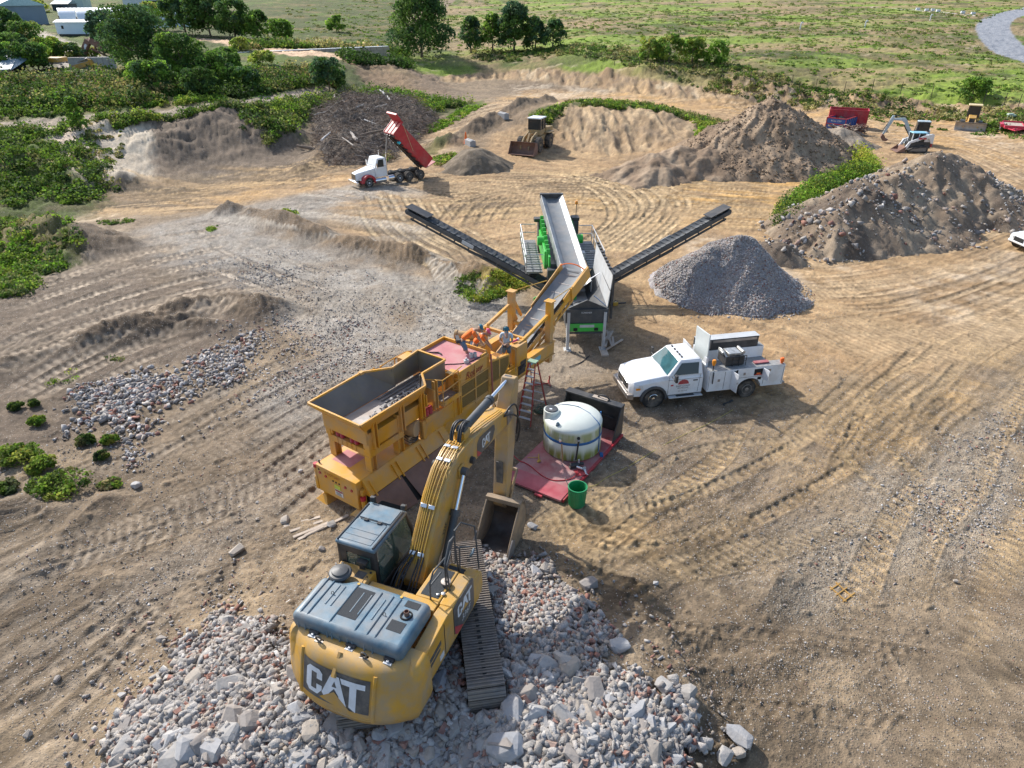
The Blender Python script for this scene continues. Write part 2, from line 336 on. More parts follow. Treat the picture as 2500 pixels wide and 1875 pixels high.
    # the great hillside, everything beyond the cut bank
    top = smooth([GY(a, b, c)[:2] for a, b, c in ((900,165,140),(1000,166,147),(1130,158,153),(1270,156,155),(1379,159,146),(1500,168,138),(1600,184,129.5),(1700,200,124.5),(1850,199,122),(1971,212,119.8),(2159,233,112.5),(2351,248,106),(2480,262,102),(3400,330,95))], 2)
    dd, _, sdn = segdist(x, y, top); sdn = sdn*-1 if False else sdn
    beyond = sm(-1.2, .6, -np.where(y > 40, sdn, 99)+n1*1.2)
    beyond *= (x > GY(880,165,140)[0])
    hill = beyond
    plant(hill)
    # banded, wind-laid growth on the slope
    b2_ = fbm(x*.055+y*.012, y*.014-x*.004, 4, 91); lay((.17,.27,.035), hill*sm(.02, .2, b2_)*.85); lay((.27,.22,.13), hill*sm(.02, -.18, b2_)*.85)
    band = fbm((x*.96+y*.28)*.018, (y*.96-x*.28)*.075, 4, 61)
    lay((.19,.29,.045), hill*sm(.05, .4, band)*.85); lay((.30,.24,.14), hill*sm(.02, .3, fbm((x*.96+y*.28)*.03, (y*.96-x*.28)*.11+9, 4, 63))*.75); lay((.075,.095,.03), hill*sm(.1, .4, fbm(x*.06, y*.1, 4, 66))*.6)
    lay((.42,.38,.29), hill*sm(.42, .6, fbm(x*.25, y*.5, 3, 68))*.5)
    # bare faces of the cut bank (sand) below the hillside
    k = sm(7.5, 4.5, dd)*(1-beyond)*(x > GY(1080,160,150)[0])*(y > 40); lay((.43,.31,.185), k*.9); lay((.25,.175,.11), k*sm(-.2, .3, fbm(x*.8, y*.2, 3, 72))*.8); lay((.62,.52,.38), k*sm(.2, .5, fbm(x*.6, y*.3, 3, 71))*.7)
    k = blob([(820,165),(1010,160),(1100,175),(1090,200),(900,205)], 2, 2.5); lay((.24,.175,.12), k*.8)
    k = blob([(1340,262),(1500,262),(1780,272),(1700,330),(1500,340),(1400,330)], 1.5, 1.2); lay((.36,.265,.17), k*.9); lay((.56,.43,.28), k*sm(.0, .35, fbm(x*1.3, y*.3, 3, 73))*.7); lay((.20,.15,.10), k*sm(.05, .4, fbm(x*1.1+5, y*.3, 3, 74))*.7); z += k*fbm(x*1.2, y*.25, 3, 75)*.45
    plant(blob([(1280,270),(1420,245),(1560,242),(1790,260),(1780,278),(1600,268),(1400,262),(1330,285)], 1.2, 2.2)*.9)
    plant(blob([(1040,345),(1130,325),(1060,370),(1000,380)], 1.5, .3)*.7); plant(blob([(980,340),(1100,275),(1190,240),(1130,290),(1020,330)], 1.2, .2)*.75)
    plant(blob([(2440,290),(2560,290),(2700,320),(2500,318),(2400,300)], 1.5, .3)*.9)
    plant(blob([(1900,540),(1990,420),(2130,380),(2160,430),(2050,470),(1950,560)], 1.2, .3)*.7)
    # yellow weeds
    lay((.34,.27,.06), blob([(1120,720),(1230,660),(1310,665),(1290,690),(1180,735)], .5)*.6)
    # paths and the road on the hill
    def road(pts, w, c, soft=.5, hi=0.9):
        P = smooth([T(a, b)[:2] for a, b in pts], 2); q, s, _ = segdist(x, y, P); k = sm(w+soft, w-soft, q+n2*.3); lay(c, k*hi); return k
    kp = road([(-100,308),(100,300),(250,287),(420,275),(560,258),(660,243),(740,230),(800,219)], 1.6, (.30,.27,.235), .6)
    kr = road([(2640,0),(2520,22),(2440,42),(2420,66),(2436,95),(2470,130),(2600,170)], 4.2, (.30,.31,.33), .3, 1)
    kr2 = road([(2130,18),(2250,26),(2380,38)], 1.2, (.5,.5,.49), .5)
    # upper-left contractor's yard surface
    k = blob([(60,175),(330,172),(330,205),(140,215),(60,200)], 1.5, 8.3); lay((.56,.50,.42), k)
    k = blob([(90,50),(260,92),(240,110),(60,100)], 2, 8.6); lay((.45,.43,.41), k*.8)
    # upper yard behind the block wall
    k = blob([(470,95),(560,110),(700,128),(900,128),(820,118),(600,100)], 1.5, 5.6); lay((.55,.43,.31), k)
    # ------- traffic marks: (polyline px, gauge, width, kind)
    TR = []
    rnd = random.Random(4)
    def tr(pts, w=.5, g=1.9, kind='t', c=(.55,.44,.31), amt=.6, dep=.035): TR.append((WP(pts), w, g, kind, c, amt, dep))
    tr([(450,560),(470,610),(560,650),(700,700),(900,760)], .5, 2., 'w', (.50,.44,.38), .8); tr([(520,560),(560,600),(660,640),(760,680)], .4, 1.9, 'w', (.48,.42,.36), .8)
    tr([(1040,440),(820,500),(600,520),(460,560)], .4, 2., 'w', (.46,.42,.38), .6)
    tr([(900,480),(930,560),(1020,620),(1100,660)], .4, 2.0, 'w', (.6,.47,.30), .7); tr([(950,470),(1030,540),(1120,600)], .4, 2., 'w', (.6,.47,.30), .7)
    tr([(1480,600),(1560,540),(1560,480),(1430,430),(1200,420),(1000,440)], .5, 2.1, 'w', (.55,.42,.27), .7, .05); tr([(1500,640),(1620,560),(1600,470),(1450,410)], .5, 2.1, 'w', (.58,.42,.25), .7, .05)
    tr([(1060,450),(1300,470),(1600,470),(1900,520)], .5, 2.1, 't', (.6,.45,.27), .6); tr([(850,470),(1100,500),(1350,520),(1600,520),(1850,540)], .55, 2.1, 't', (.58,.43,.27), .6)
    tr([(800,540),(1000,500),(1300,445),(1600,450),(1950,420)], .55, 2.1, 't', (.62,.46,.27), .6); tr([(1300,560),(1420,520),(1480,470),(1380,420),(1250,410)], .5, 2., 't', (.5,.37,.23), .6)
    for k in range(9): o = k*24+rnd.uniform(-6, 6); tr([(840+o, 440+o*.5),(1200+o*.5, 430+o*.35),(1600, 425+o*.45),(1900,440+o*.5)], .45, 2.1, 't', (.5,.38,.24), .5)
    for k in range(7): o = k*16; tr([(740,440+o*.25),(880+o,400-o*.2),(1080+o*.8,300),(1220+o,250),(1400+o,235)], .3, 2., 'w', (.58,.46,.33) if k % 2 else (.30,.23,.16), .6)
    for k in range(8): o = k*9; tr([(1300,215+o*.5),(1600,238+o*.4),(1950,262+o),(2300,300+o),(2520,350+o*2)], .5, 2.2, 't' if k % 2 else 'w', (.6,.45,.30), .5)
    for k in range(8): o = k*20; tr([(200,500+o*.05-k*4),(420,480-k*6),(700,440-k*5),(860,400-k*2)], .45, 2., 't' if k % 2 else 'w', (.5,.37,.22) if k % 3 else (.24,.18,.12), .6)
    for k in range(9): o = k*46; tr([(-60,720+o),(150,660+o*.8),(330,600+o*.72),(560,560+o*.6)], .5, 1.9, 't', (.46,.39,.32), .6, .05)
    for k in range(8): o = k*70; tr([(-40,1250+o*1.2),(260,1180+o*.75),(520,1010+o*.6),(760,880+o*.55),(960,820+o*.3)], .5, 2.3, 't', (.30,.26,.22), .5, .05)
    tr([(420,1320),(560,1230),(700,1130),(780,1090)], .35, 0, 'w', (.46,.37,.29), .8); tr([(330,1150),(540,1020),(700,940)], .3, 0, 'w', (.40,.34,.28), .5)
    tr([(1290,1330),(1450,1340),(1560,1400),(1680,1480)], .5, 1.8, 't', (.36,.26,.15), .7, .05); tr([(1420,1270),(1560,1300),(1700,1270),(1900,1180),(2150,1020),(2300,860)], .5, 2., 't', (.38,.28,.17), .6, .05)
    for k in range(7): o = k*42; tr([(1560+o, 1330+o*.3),(1800+o*.8,1240),(2000+o*.7,1080+o*.1),(2200+o*.6,880+o*.3),(2500,700+o)], .45, 2., 't' if k % 2 else 'w', (.42,.31,.19) if k % 3 else (.24,.19,.13), .5, .04)
    for k in range(5): o = k*40; tr([(1560,1560+o),(1700,1640+o),(1900,1620+o),(2100,1500+o*.8),(2350,1460+o)], .5, 1.6, 'w', (.23,.18,.13), .5, .09)
    for k in range(6): o = k*30; tr([(1900,680+o*.4),(2100,660+o),(2300,620+o),(2500,540+o)], .4, 2.1, 'w', (.52,.40,.27) if k % 2 else (.34,.25,.16), .5, .03)
    tr([(1330,1240),(1500,1150),(1650,1060),(1900,1040)], .4, 1.9, 't', (.40,.32,.22), .4); tr([(2100,1080),(2160,1150),(2230,1200)], .4, 1.9, 't', (.5,.36,.19), .6)
    dz = np.zeros(len(x)); P0 = None
    for k in range(6): o = k*26; tr([(1350+o,640),(1480+o,590-o*.3),(1540+o,520-o*.3),(1450+o*.6,440-o*.15),(1250,420-o*.1),(1080-o,440)], .45, 2.1, 'w' if k % 2 else 't', (.66,.51,.33), .8, .06)
    for k in range(5): o = k*34; tr([(920+o,470+o*.2),(960+o,560),(1090+o,620)], .4, 2., 'w', (.64,.50,.33), .8, .05)
    for k in range(4): o = k*30; tr([(1250-o,640),(1180-o,560),(1240-o,480),(1400,430+o*.3),(1640,410+o*.3)], .4, 2., 'w', (.28,.21,.14), .6, .06)
    for P, wd, g, kind, c, amt, dep in TR:
        P = np.array(P); lo = P.min(0)-g-1; hi = P.max(0)+g+1
        m = np.where((x > lo[0]) & (x < hi[0]) & (y > lo[1]) & (y < hi[1]) & (fz < .45))[0]
        if not len(m): continue
        q, s, sd = segdist(x[m], y[m], P)
        qq = np.abs(np.abs(sd)-g/2) if g else q
        fr = 1+.45*(P[:,1].mean() > 30); amt = min(amt*fr, 1.); dep *= fr; Lp = s.max(); inside = (q < g/2+wd)*sm(-.6, .1, vn(s*.16, s*0+len(P), 13)+vn(x[m]*.3, y[m]*.3, 14)*.6)*sm(0, 1.2, s)*sm(0, 1.2, Lp-s); k = sm(wd*.62, wd*.42, qq)*inside
        k *= sm(-.75, -.1, vn(s*.25, s*0, 7)+.4)
        edge = np.exp(-((qq-wd*.6)/.1)**2)*inside
        if kind == 't': tread = (np.sin(s*2*math.pi/.42+(sd*3))*.5+.5)
        else: tread = .5+.5*np.sin(s*2*math.pi/.23+sd*9)*.4
        vis = sm(60, 25, d[m]) if kind == 't' else 1
        kk = (k*amt*(.35+.65*tread))[:,None]; C[m] = C[m]*(1-kk)+np.array(c)*kk
        dk = (k*amt*.22*(1-tread))[:,None]; C[m] *= 1-dk
        ee = (edge*.55*amt)[:,None]; C[m] *= 1-ee
        dz[m] = np.clip(np.where(k > .3, np.minimum(dz[m], -k*dep*(.4+.8*(1-tread))), dz[m])+edge*dep*.35, -.09, .05)
        S[m] *= 1-.5*k*amt
    z += dz
    # bands of crawler and tyre marks laid over each other, following the traffic of each part of the yard
    def bands(mask, deg, seed, light, amt, dep=.03, width=1.5, per=.36):
        m = np.where((mask > .03) & (fz < .5) & (veg < .5))[0]
        if not len(m): return
        a = R(deg); X_, Y_ = x[m], y[m]; wp_ = fbm(X_*.035, Y_*.035, 2, seed)*9+fbm(X_*.15, Y_*.15, 2, seed+3)*.8
        u_ = X_*math.sin(a)+Y_*math.cos(a); v_ = X_*math.cos(a)-Y_*math.sin(a)+wp_
        b = vn(v_*width, u_*.03+seed, seed+5); k = sm(.12, .32, b)*sm(-.35, .15, fbm(u_*.09, v_*.35, 2, seed+7)+.1)*mask[m]
        ed = np.exp(-((b-.17)/.07)**2)*mask[m]*sm(-.35, .15, fbm(u_*.09, v_*.35, 2, seed+7)+.1)
        tr_ = .5+.5*np.sin(u_*2*math.pi/per+fbm(u_*.7, v_*1.5, 2, seed+13)*3+np.sign(vn(v_*width*.5, u_*0, seed+9))*v_*5); fd = sm(75, 30, d[m]); tr_ = tr_*fd+.6*(1-fd)
        kk = (k*amt*(.3+.7*tr_))[:,None]; C[m] = C[m]*(1-kk)+np.array(light)*kk; C[m] *= (1-.30*amt*k*(1-tr_)-.5*amt*ed)[:,None]
        z[m] += k*dep*(tr_-.9)*(.5+.8*np.abs(fbm(u_*.4, v_, 2, seed+14)))+ed*dep*.5; S[m] *= 1-.35*k
        st2 = fbm(v_*5, u_*.12, 3, seed+15); C[m] *= (1+.30*amt*mask[m]*st2)[:,None]; z[m] += st2*.012*mask[m]
    ZR = blob([(1350,1260),(1600,1100),(1950,1000),(2500,700),(3200,700),(3200,1500),(2300,1500),(1900,1420),(1650,1400)], 3)
    ZRb = blob([(1480,1420),(1750,1380),(2100,1480),(3000,1500),(3000,1990),(1700,1990),(1600,1700)], 2)
    ZL = blob([(-600,1120),(250,1120),(560,960),(900,860),(1000,980),(700,1180),(760,1330),(420,1500),(100,1990),(-600,1990)], 2)
    ZL2 = blob([(-900,700),(0,650),(330,560),(620,640),(700,760),(330,850),(0,920),(-900,1000)], 2)
    ZM = blob([(1000,440),(1400,400),(2000,400),(1990,560),(1560,560),(1500,700),(1250,660),(1000,560),(700,480)], 3)
    ZT = blob([(1350,215),(1700,240),(2500,290),(3200,330),(3200,520),(2450,440),(2100,330),(1900,275),(1500,245)], 3)
    ZH = blob([(740,430),(900,400),(1120,300),(1250,220),(1350,215),(1480,235),(1300,270),(1150,340),(1060,420)], 2)
    ZD = blob([(180,520),(240,440),(520,405),(850,380),(900,440),(560,500)], 2.5)
    ZS = blob([(1600,620),(2100,640),(2500,560),(3000,560),(3000,760),(2200,880),(1900,800),(1700,720)], 3)
    ZC = blob([(420,560),(760,470),(1000,440),(1050,600),(1250,720),(1150,820),(800,800),(620,680)], 2.5)
    bands(ZR, 46, 201, (.44,.32,.185), .8, .045, 1.5); bands(ZR, 62, 231, (.40,.31,.20), .6, .03, 1.2, .3); bands(ZR*sm(-.1, .3, n0), 18, 251, (.36,.29,.2), .5, .03, 1.3)
    bands(ZRb, 78, 301, (.28,.22,.15), .6, .07, 1.1, .5); bands(ZRb, 100, 331, (.22,.17,.12), .5, .04, 1.4)
    bands(ZL, 55, 401, (.34,.29,.24), .6, .05, 1.2, .40); bands(ZL, 47, 431, (.26,.22,.18), .6, .03, 1.6, .3)
    bands(ZL2, 74, 501, (.36,.30,.24), .7, .07, 1.3, .42); bands(ZL2, 66, 521, (.24,.20,.165), .5, .04, 1.6)
    bands(ZM, 92, 601, (.60,.44,.25), .6, .05, 1.0, .45); bands(ZM, 60, 631, (.56,.42,.26), .5, .05, .8, .45); bands(ZM, 120, 661, (.40,.29,.18), .6, .04, 1.2, .4)
    bands(ZT, 97, 701, (.60,.46,.31), .6, .05, .9); bands(ZH, 40, 731, (.56,.44,.31), .7, .05, 1.0); bands(ZD, 82, 761, (.52,.37,.21), .85, .06, 1.0); bands(ZD, 72, 771, (.22,.165,.11), .6, .05, .8)
    bands(ZS, 72, 801, (.50,.38,.25), .65, .03, 1.1); bands(ZC, 118, 831, (.50,.47,.43), .7, .03, 1.1); bands(ZC, 75, 851, (.30,.28,.255), .5, .03, 1.2)
    # micro relief
    inyard = 1-np.clip(veg, 0, 1)
    amp = .02+.05*sm(-.2, .6, n0)+.04*sm(.1, .6, n1)
    z += inyard*(n2*amp*1.2+n3*.02+n4*.012)*sm(4, 8, d)+rid*rr*(n2*.14+n3*.08+np.abs(fbm(x*2.2, y*2.2, 3, 88))*.16)
    z += veg*(n1*.35+n2*.3+n3*.12)*.8 + np.clip(slope*2.5, 0, 1)*np.clip(1-veg, 0, 1)*(n2*.3+n1*.35+n3*.1)
    gul = fbm(x*1.1, y*.18, 3, 77); fm_ = sm(7.5, 4.5, dd)*(1-beyond)*(y > 60); z += fm_*(gul*.5+fbm(x*.9, y*.12, 4, 79)*.45)
    # clods
    cl = fbm(x*3.1+5, y*3.1, 2, 91); z += inyard*sm(.45, .75, cl)*.06
    vv = np.clip(veg, 0, 1)[:,None]; C *= (1-vv)*np.array((1.03,.985,.89))+vv*np.array((1.12,1.0,.9)); C *= (1+.34*n2+.28*n3+.22*n4)[:,None]; bank = np.clip(slope*3-.25, 0, 1)*(1-np.clip(veg, 0, 1)); lay((.20,.15,.105), bank*sm(-.25, .35, n2+n1*.7)*.75); C *= (1+.10*n0)[:,None]
    kr_ = kr[:,None]; C[:] = C*(1-kr_)+np.array((.27,.285,.31))*(1+.05*n2)[:,None]*kr_; S *= 1-kr
    C = np.clip(C, .015, .85)
    S = S+.18*n1
    nr, nt_ = Rr.shape; i = np.arange(nr*nt_).reshape(nr, nt_)
    F = np.stack([i[:-1,:-1].ravel(), i[:-1,1:].ravel(), i[1:,1:].ravel(), i[1:,:-1].ravel()], 1)
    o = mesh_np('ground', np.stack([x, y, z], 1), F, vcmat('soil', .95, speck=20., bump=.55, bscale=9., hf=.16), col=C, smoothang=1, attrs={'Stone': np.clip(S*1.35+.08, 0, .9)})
    tag(o, kind='structure'); return o
build_ground()
# ================================================================== part builder
SPLIT_ADD = set('locker_seam rear_brace cab_pillar ram cab_frame cylinder_bracket control_unit tube_clamp anti_slip_pad bucket_teeth side_cutter boom_foot_bracket well_hose tank_plug roof_gutter skirt_rib tail_lamp roller_set wing_hinge idler hydraulic_hose shoulder_rib step_tread conveyor_plate conveyor_strut grille_opening red_spring_none guard_mesh lift_ram lift_arm_none tool_case door_seam stay_chain mesh_panel vibrator_drive panel_slot support_leg_none locker_handle locker_opening locker_door twisted_none'.split())
class PB:
    def __init__(s, off=(0,0,0), M=None): s.V = []; s.F = []; s.K = []; s.off = Vector(off); s.M = M; s.G = []
    def _add(s, vs, fs, m=0):
        n = len(s.V); s.G.append((n, len(s.F)))
        for v in vs:
            v = Vector(v)
            if s.M is not None: v = s.M @ v
            s.V.append(v+s.off)
        for f in fs: s.F.append([i+n for i in f]); s.K.append(m)
        return s
    def box(s, c, d, rot=None, m=0):
        vs = []
        for z in (-.5, .5):
            for x, y in ((-.5,-.5),(.5,-.5),(.5,.5),(-.5,.5)):
                v = Vector((x*d[0], y*d[1], z*d[2]))
                if rot is not None: v = rot @ v
                vs.append(v+Vector(c))
        return s._add(vs, [(3,2,1,0),(4,5,6,7),(0,1,5,4),(1,2,6,5),(2,3,7,6),(3,0,4,7)], m)
    def b2(s, x0, x1, y0, y1, z0, z1, m=0): return s.box(((x0+x1)/2,(y0+y1)/2,(z0+z1)/2), (x1-x0, y1-y0, z1-z0), m=m)
    def prism(s, pts, axis, lo, hi, m=0):
        """polygon extruded along an axis: 'x' -> pts (y,z), 'y' -> (x,z), 'z' -> (x,y)"""
        f = {'x': lambda a, b, t: (t, a, b), 'y': lambda a, b, t: (a, t, b), 'z': lambda a, b, t: (a, b, t)}[axis]
        n = len(pts); vs = [f(a, b, lo) for a, b in pts]+[f(a, b, hi) for a, b in pts]
        return s._add(vs, [tuple(range(n))[::-1], tuple(range(n, 2*n))]+[(i, (i+1) % n, n+(i+1) % n, n+i) for i in range(n)], m)
    def hexa(s, lo4, hi4, m=0):
        return s._add(list(lo4)+list(hi4), [(3,2,1,0),(4,5,6,7),(0,1,5,4),(1,2,6,5),(2,3,7,6),(3,0,4,7)], m)
    def cyl(s, a, b, r, r2=None, n=14, m=0, cap=True):
        a = Vector(a); b = Vector(b); r2 = r if r2 is None else r2; d = (b-a)
        q = d.to_track_quat('Z', 'Y'); vs = []
        for p, rr in ((a, r), (b, r2)):
            for i in range(n): t = 2*math.pi*i/n; vs.append(p+q @ Vector((rr*math.cos(t), rr*math.sin(t), 0)))
        fs = [(i, (i+1) % n, n+(i+1) % n, n+i) for i in range(n)]
        if cap: fs += [tuple(range(n))[::-1], tuple(range(n, 2*n))]
        return s._add(vs, fs, m)
    def tube(s, pts, r, n=6, m=0, r2=None):
        pts = [Vector(p) for p in pts]; N_ = len(pts); vs = []; up = None
        for i, p in enumerate(pts):
            d = (pts[min(i+1, N_-1)]-pts[max(i-1, 0)]).normalized()
            if up is None: up = d.orthogonal().normalized()
            up = (up-d*up.dot(d)).normalized(); w_ = d.cross(up)
            rr = r if r2 is None else r+(r2-r)*i/(N_-1)
            for k in range(n): t = 2*math.pi*k/n; vs.append(p+up*rr*math.cos(t)+w_*rr*math.sin(t))
        fs = [(i*n+k, i*n+(k+1) % n, (i+1)*n+(k+1) % n, (i+1)*n+k) for i in range(N_-1) for k in range(n)]
        fs += [tuple(range(n))[::-1], tuple(range((N_-1)*n, N_*n))]
        return s._add(vs, fs, m)
    def beam(s, a, b, w_, h, m=0, up=(0,0,1)):
        a = Vector(a); b = Vector(b); d = (b-a).normalized(); up = Vector(up)
        x = d.cross(up)
        x = x.normalized() if x.length > 1e-4 else Vector((1,0,0)); u = x.cross(d)
        c = [(-w_/2,-h/2),(w_/2,-h/2),(w_/2,h/2),(-w_/2,h/2)]
        vs = [p+x*i+u*j for p in (a, b) for i, j in c]
        return s._add(vs, [(3,2,1,0),(4,5,6,7),(0,1,5,4),(1,2,6,5),(2,3,7,6),(3,0,4,7)], m)
    def plate(s, q, t, m=0):
        q = [Vector(p) for p in q]; n = Vector((0,0,0))
        for i in range(len(q)): n += (q[i]-q[0]).cross(q[(i+1) % len(q)]-q[0])
        n = n.normalized()*t/2; k = len(q)
        return s._add([p-n for p in q]+[p+n for p in q], [tuple(range(k))[::-1], tuple(range(k, 2*k))]+[(i, (i+1) % k, k+(i+1) % k, k+i) for i in range(k)], m)
    def lathe(s, prof, c=(0,0,0), n=28, m=0, axis=None):
        c = Vector(c); vs = []
        for r_, z in prof:
            for i in range(n):
                t = 2*math.pi*i/n; v = Vector((r_*math.cos(t), r_*math.sin(t), z))
                if axis is not None: v = axis @ v
                vs.append(c+v)
        k = len(prof); fs = [(j*n+i, j*n+(i+1) % n, (j+1)*n+(i+1) % n, (j+1)*n+i) for j in range(k-1) for i in range(n)]
        if prof[0][0] > 1e-4: fs.append(tuple(range(n))[::-1])
        if prof[-1][0] > 1e-4: fs.append(tuple(range((k-1)*n, k*n)))
        return s._add(vs, fs, m)
    def text(s, txt, o, ux, uy, size, depth=.004, m=0, shear=0, offx=0):
        """real letter meshes lying on the plane o + ux*a + uy*b"""
        cu = bpy.data.curves.new('t', 'FONT'); cu.body = txt; cu.size = 1; cu.resolution_u = 2; cu.shear = shear; cu.align_x = 'CENTER'; cu.align_y = 'CENTER'
        ob = bpy.data.objects.new('t', cu); COL.objects.link(ob); dg = bpy.context.evaluated_depsgraph_get(); dg.update()
        me = bpy.data.meshes.new_from_object(ob.evaluated_get(dg)); ux = Vector(ux).normalized(); uy = Vector(uy).normalized(); nn = ux.cross(uy)*depth; o = Vector(o)
        s._add([o+ux*(v.co.x*size+offx)+uy*(v.co.y*size)+nn for v in me.vertices], [tuple(p.vertices) for p in me.polygons], m)
        bpy.data.objects.remove(ob); bpy.data.meshes.remove(me); bpy.data.curves.remove(cu); return s
    def done(s, name, mats, parent=None, bevel=0., ang=38, seg=2, label=None):
        if name in SPLIT_ADD and len(s.G) > 1:       # every piece its own part
            for i, (v0, f0) in enumerate(s.G):
                v1, f1 = s.G[i+1] if i+1 < len(s.G) else (len(s.V), len(s.F)); q = PB(); q.V = s.V[v0:v1]; q.F = [[j-v0 for j in f] for f in s.F[f0:f1]]; q.K = s.K[f0:f1]; q.G = [(0, 0)]; o = q.done(name, mats, parent, bevel, ang, seg, label)
            return o
        me = bpy.data.meshes.new(name); me.from_pydata([tuple(v) for v in s.V], [], s.F)
        for m in (mats if isinstance(mats, (list, tuple)) else [mats]): me.materials.append(m)
        me.polygons.foreach_set('material_index', s.K)
        me.polygons.foreach_set('use_smooth', [True]*len(s.F)); me.update(); me.validate()
        me.set_sharp_from_angle(angle=R(ang))
        o = bpy.data.objects.new(name, me); COL.objects.link(o)
        if parent: o.parent = parent
        if bevel:
            b = o.modifiers.new('bevel', 'BEVEL'); b.width = bevel; b.segments = seg; b.limit_method = 'ANGLE'; b.angle_limit = R(30); b.harden_normals = False
        if label: o['label'] = label
        return o
def bez(*P, n=8):
    P = [Vector(p) for p in P]; out = []
    if len(P) == 3: return [P[0]*(1-t)**2+P[1]*2*t*(1-t)+P[2]*t*t for t in [i/n for i in range(n+1)]]
    return [P[0]*(1-t)**3+P[1]*3*t*(1-t)**2+P[2]*3*t*t*(1-t)+P[3]*t**3 for t in [i/n for i in range(n+1)]]
# ------------------------------------------------------------------ paints
YEL = mat('cat_yellow', (.56,.30,.035), .45, noise=.10, nscale=1.5, dirt=(.33,.27,.19), dirtamt=.7, dscale=1.7, dcut=.47)
YEL2 = mat('crusher_yellow', (.68,.33,.025), .42, noise=.07, nscale=1.2, dirt=(.45,.32,.20), dirtamt=.7, dscale=1.1, dcut=.48)
YELD = mat('dusty_yellow', (.50,.30,.085), .6, noise=.15, nscale=2, dirt=(.36,.28,.21), dirtamt=.8, dscale=1.5, dcut=.42)
BLK = mat('black_steel', (.028,.03,.033), .5, noise=.3, dirt=(.16,.14,.12), dirtamt=.35, dscale=2)
DGR = mat('dark_grey_paint', (.05,.058,.066), .45, noise=.15, dirt=(.2,.18,.16), dirtamt=.3, dscale=2)
HOOD = mat('blue_grey_hood', (.085,.165,.225), .38, noise=.22, nscale=5, dirt=(.26,.24,.22), dirtamt=.55, dscale=1.8, dcut=.46, bump=.06, bscale=60)
PAD = mat('anti_slip_pad', (.045,.05,.055), .95, noise=.2, nscale=60, bump=.3, bscale=200)
CHR = mat('chrome_rod', (.75,.77,.8), .12, 1., noise=.03)
STL = mat('bare_steel', (.36,.34,.32), .45, .7, noise=.25, nscale=4, dirt=(.25,.19,.15), dirtamt=.6, dscale=2)
TRK = mat('track_steel', (.22,.20,.185), .5, .35, noise=.3, nscale=5, dirt=(.30,.25,.2), dirtamt=.8, dscale=3, dcut=.42)
RUST = mat('rusty_plate', (.20,.12,.095), .75, .1, noise=.25, nscale=1.5, dirt=(.30,.17,.11), dirtamt=.6, dscale=1.1)
WORN = mat('worn_hopper_steel', (.19,.17,.145), .6, .25, noise=.2, nscale=1.2, dirt=(.36,.30,.08), dirtamt=.45, dscale=.8, dcut=.6)
RED = mat('red_paint', (.45,.02,.035), .4, noise=.1, dirt=(.3,.2,.17), dirtamt=.3)
PINK = mat('faded_red_deck', (.52,.20,.21), .8, noise=.15, nscale=1.5, dirt=(.44,.33,.30), dirtamt=.6, dscale=1.5)
REDD = mat('worn_red_deck', (.38,.075,.085), .6, noise=.2, nscale=1.5, dirt=(.36,.28,.26), dirtamt=.85, dscale=.75, dcut=.47)
WHT = mat('white_paint', (.76,.78,.80), .3, noise=.04, nscale=1.5, coat=.4, dirt=(.46,.40,.33), dirtamt=.4, dscale=1.6, dcut=.52)
LGR = mat('light_grey', (.5,.52,.53), .5, noise=.1, dirt=(.4,.36,.32), dirtamt=.4)
RUB_ = mat('tyre_rubber', (.035,.034,.033), .85, noise=.25, nscale=4, dirt=(.24,.2,.16), dirtamt=.6, dscale=2.5)
BELT = mat('belt_rubber', (.18,.20,.215), .75, noise=.12, nscale=2, dirt=(.33,.30,.27), dirtamt=.5, dscale=1.5)
GRN = mat('screener_green', (.04,.46,.06), .4, noise=.08, dirt=(.2,.25,.15), dirtamt=.3)
BLU = mat('blue_paint', (.02,.09,.32), .45, noise=.12, dirt=(.15,.14,.15), dirtamt=.4)
WOOD = mat('grey_timber', (.44,.37,.30), .85, noise=.22, nscale=3, bump=.2, bscale=25, objrand=.15)
BARK = mat('bark', (.16,.12,.09), .95, noise=.3, nscale=4, bump=.4, bscale=12)
GLS = mat('tinted_glass', (.10,.17,.15), .06, 0, noise=.05, alpha=.42)
GLD = mat('dark_glass', (.018,.028,.034), .05, 0, noise=.2, nscale=1.2)
GLB = mat('windscreen_glass', (.04,.12,.14), .04, 0, noise=.3, nscale=2)
AMB = mat('amber_lamp', (.8,.28,.02), .25, noise=.05)
ORG = mat('orange_plastic', (.85,.16,.02), .5, noise=.05)
HOSE = mat('hose_black', (.03,.03,.032), .5, noise=.2)
YTUBE = mat('yellow_tube', (.62,.37,.05), .35, noise=.1, dirt=(.3,.2,.1), dirtamt=.4)
SILV = mat('clamp_zinc', (.62,.64,.66), .3, .8, noise=.1)
DKIN = mat('dark_interior', (.02,.02,.02), .9, noise=.2)
CONC = mat('concrete_block', (.40,.40,.40), .9, noise=.12, nscale=3, bump=.2, bscale=20, dirt=(.3,.26,.22), dirtamt=.5, dscale=1.5)
LEAFM = vcmat('foliage', .75, trans=.45)
LETW = mat('letter_white', (.70,.74,.78), .45, noise=.06, dirt=(.35,.33,.3), dirtamt=.3, dscale=6)
LETR = mat('letter_red', (.30,.035,.02), .6, noise=.1); LETK = mat('letter_dark', (.05,.05,.055), .6, noise=.1)
BADGE = mat('badge_grey', (.065,.068,.072), .4, noise=.1, dirt=(.3,.27,.22), dirtamt=.35, dscale=5)
MESHM = mat('expanded_mesh', (.20,.125,.035), .8, noise=.45, nscale=45, bump=.4, bscale=60)
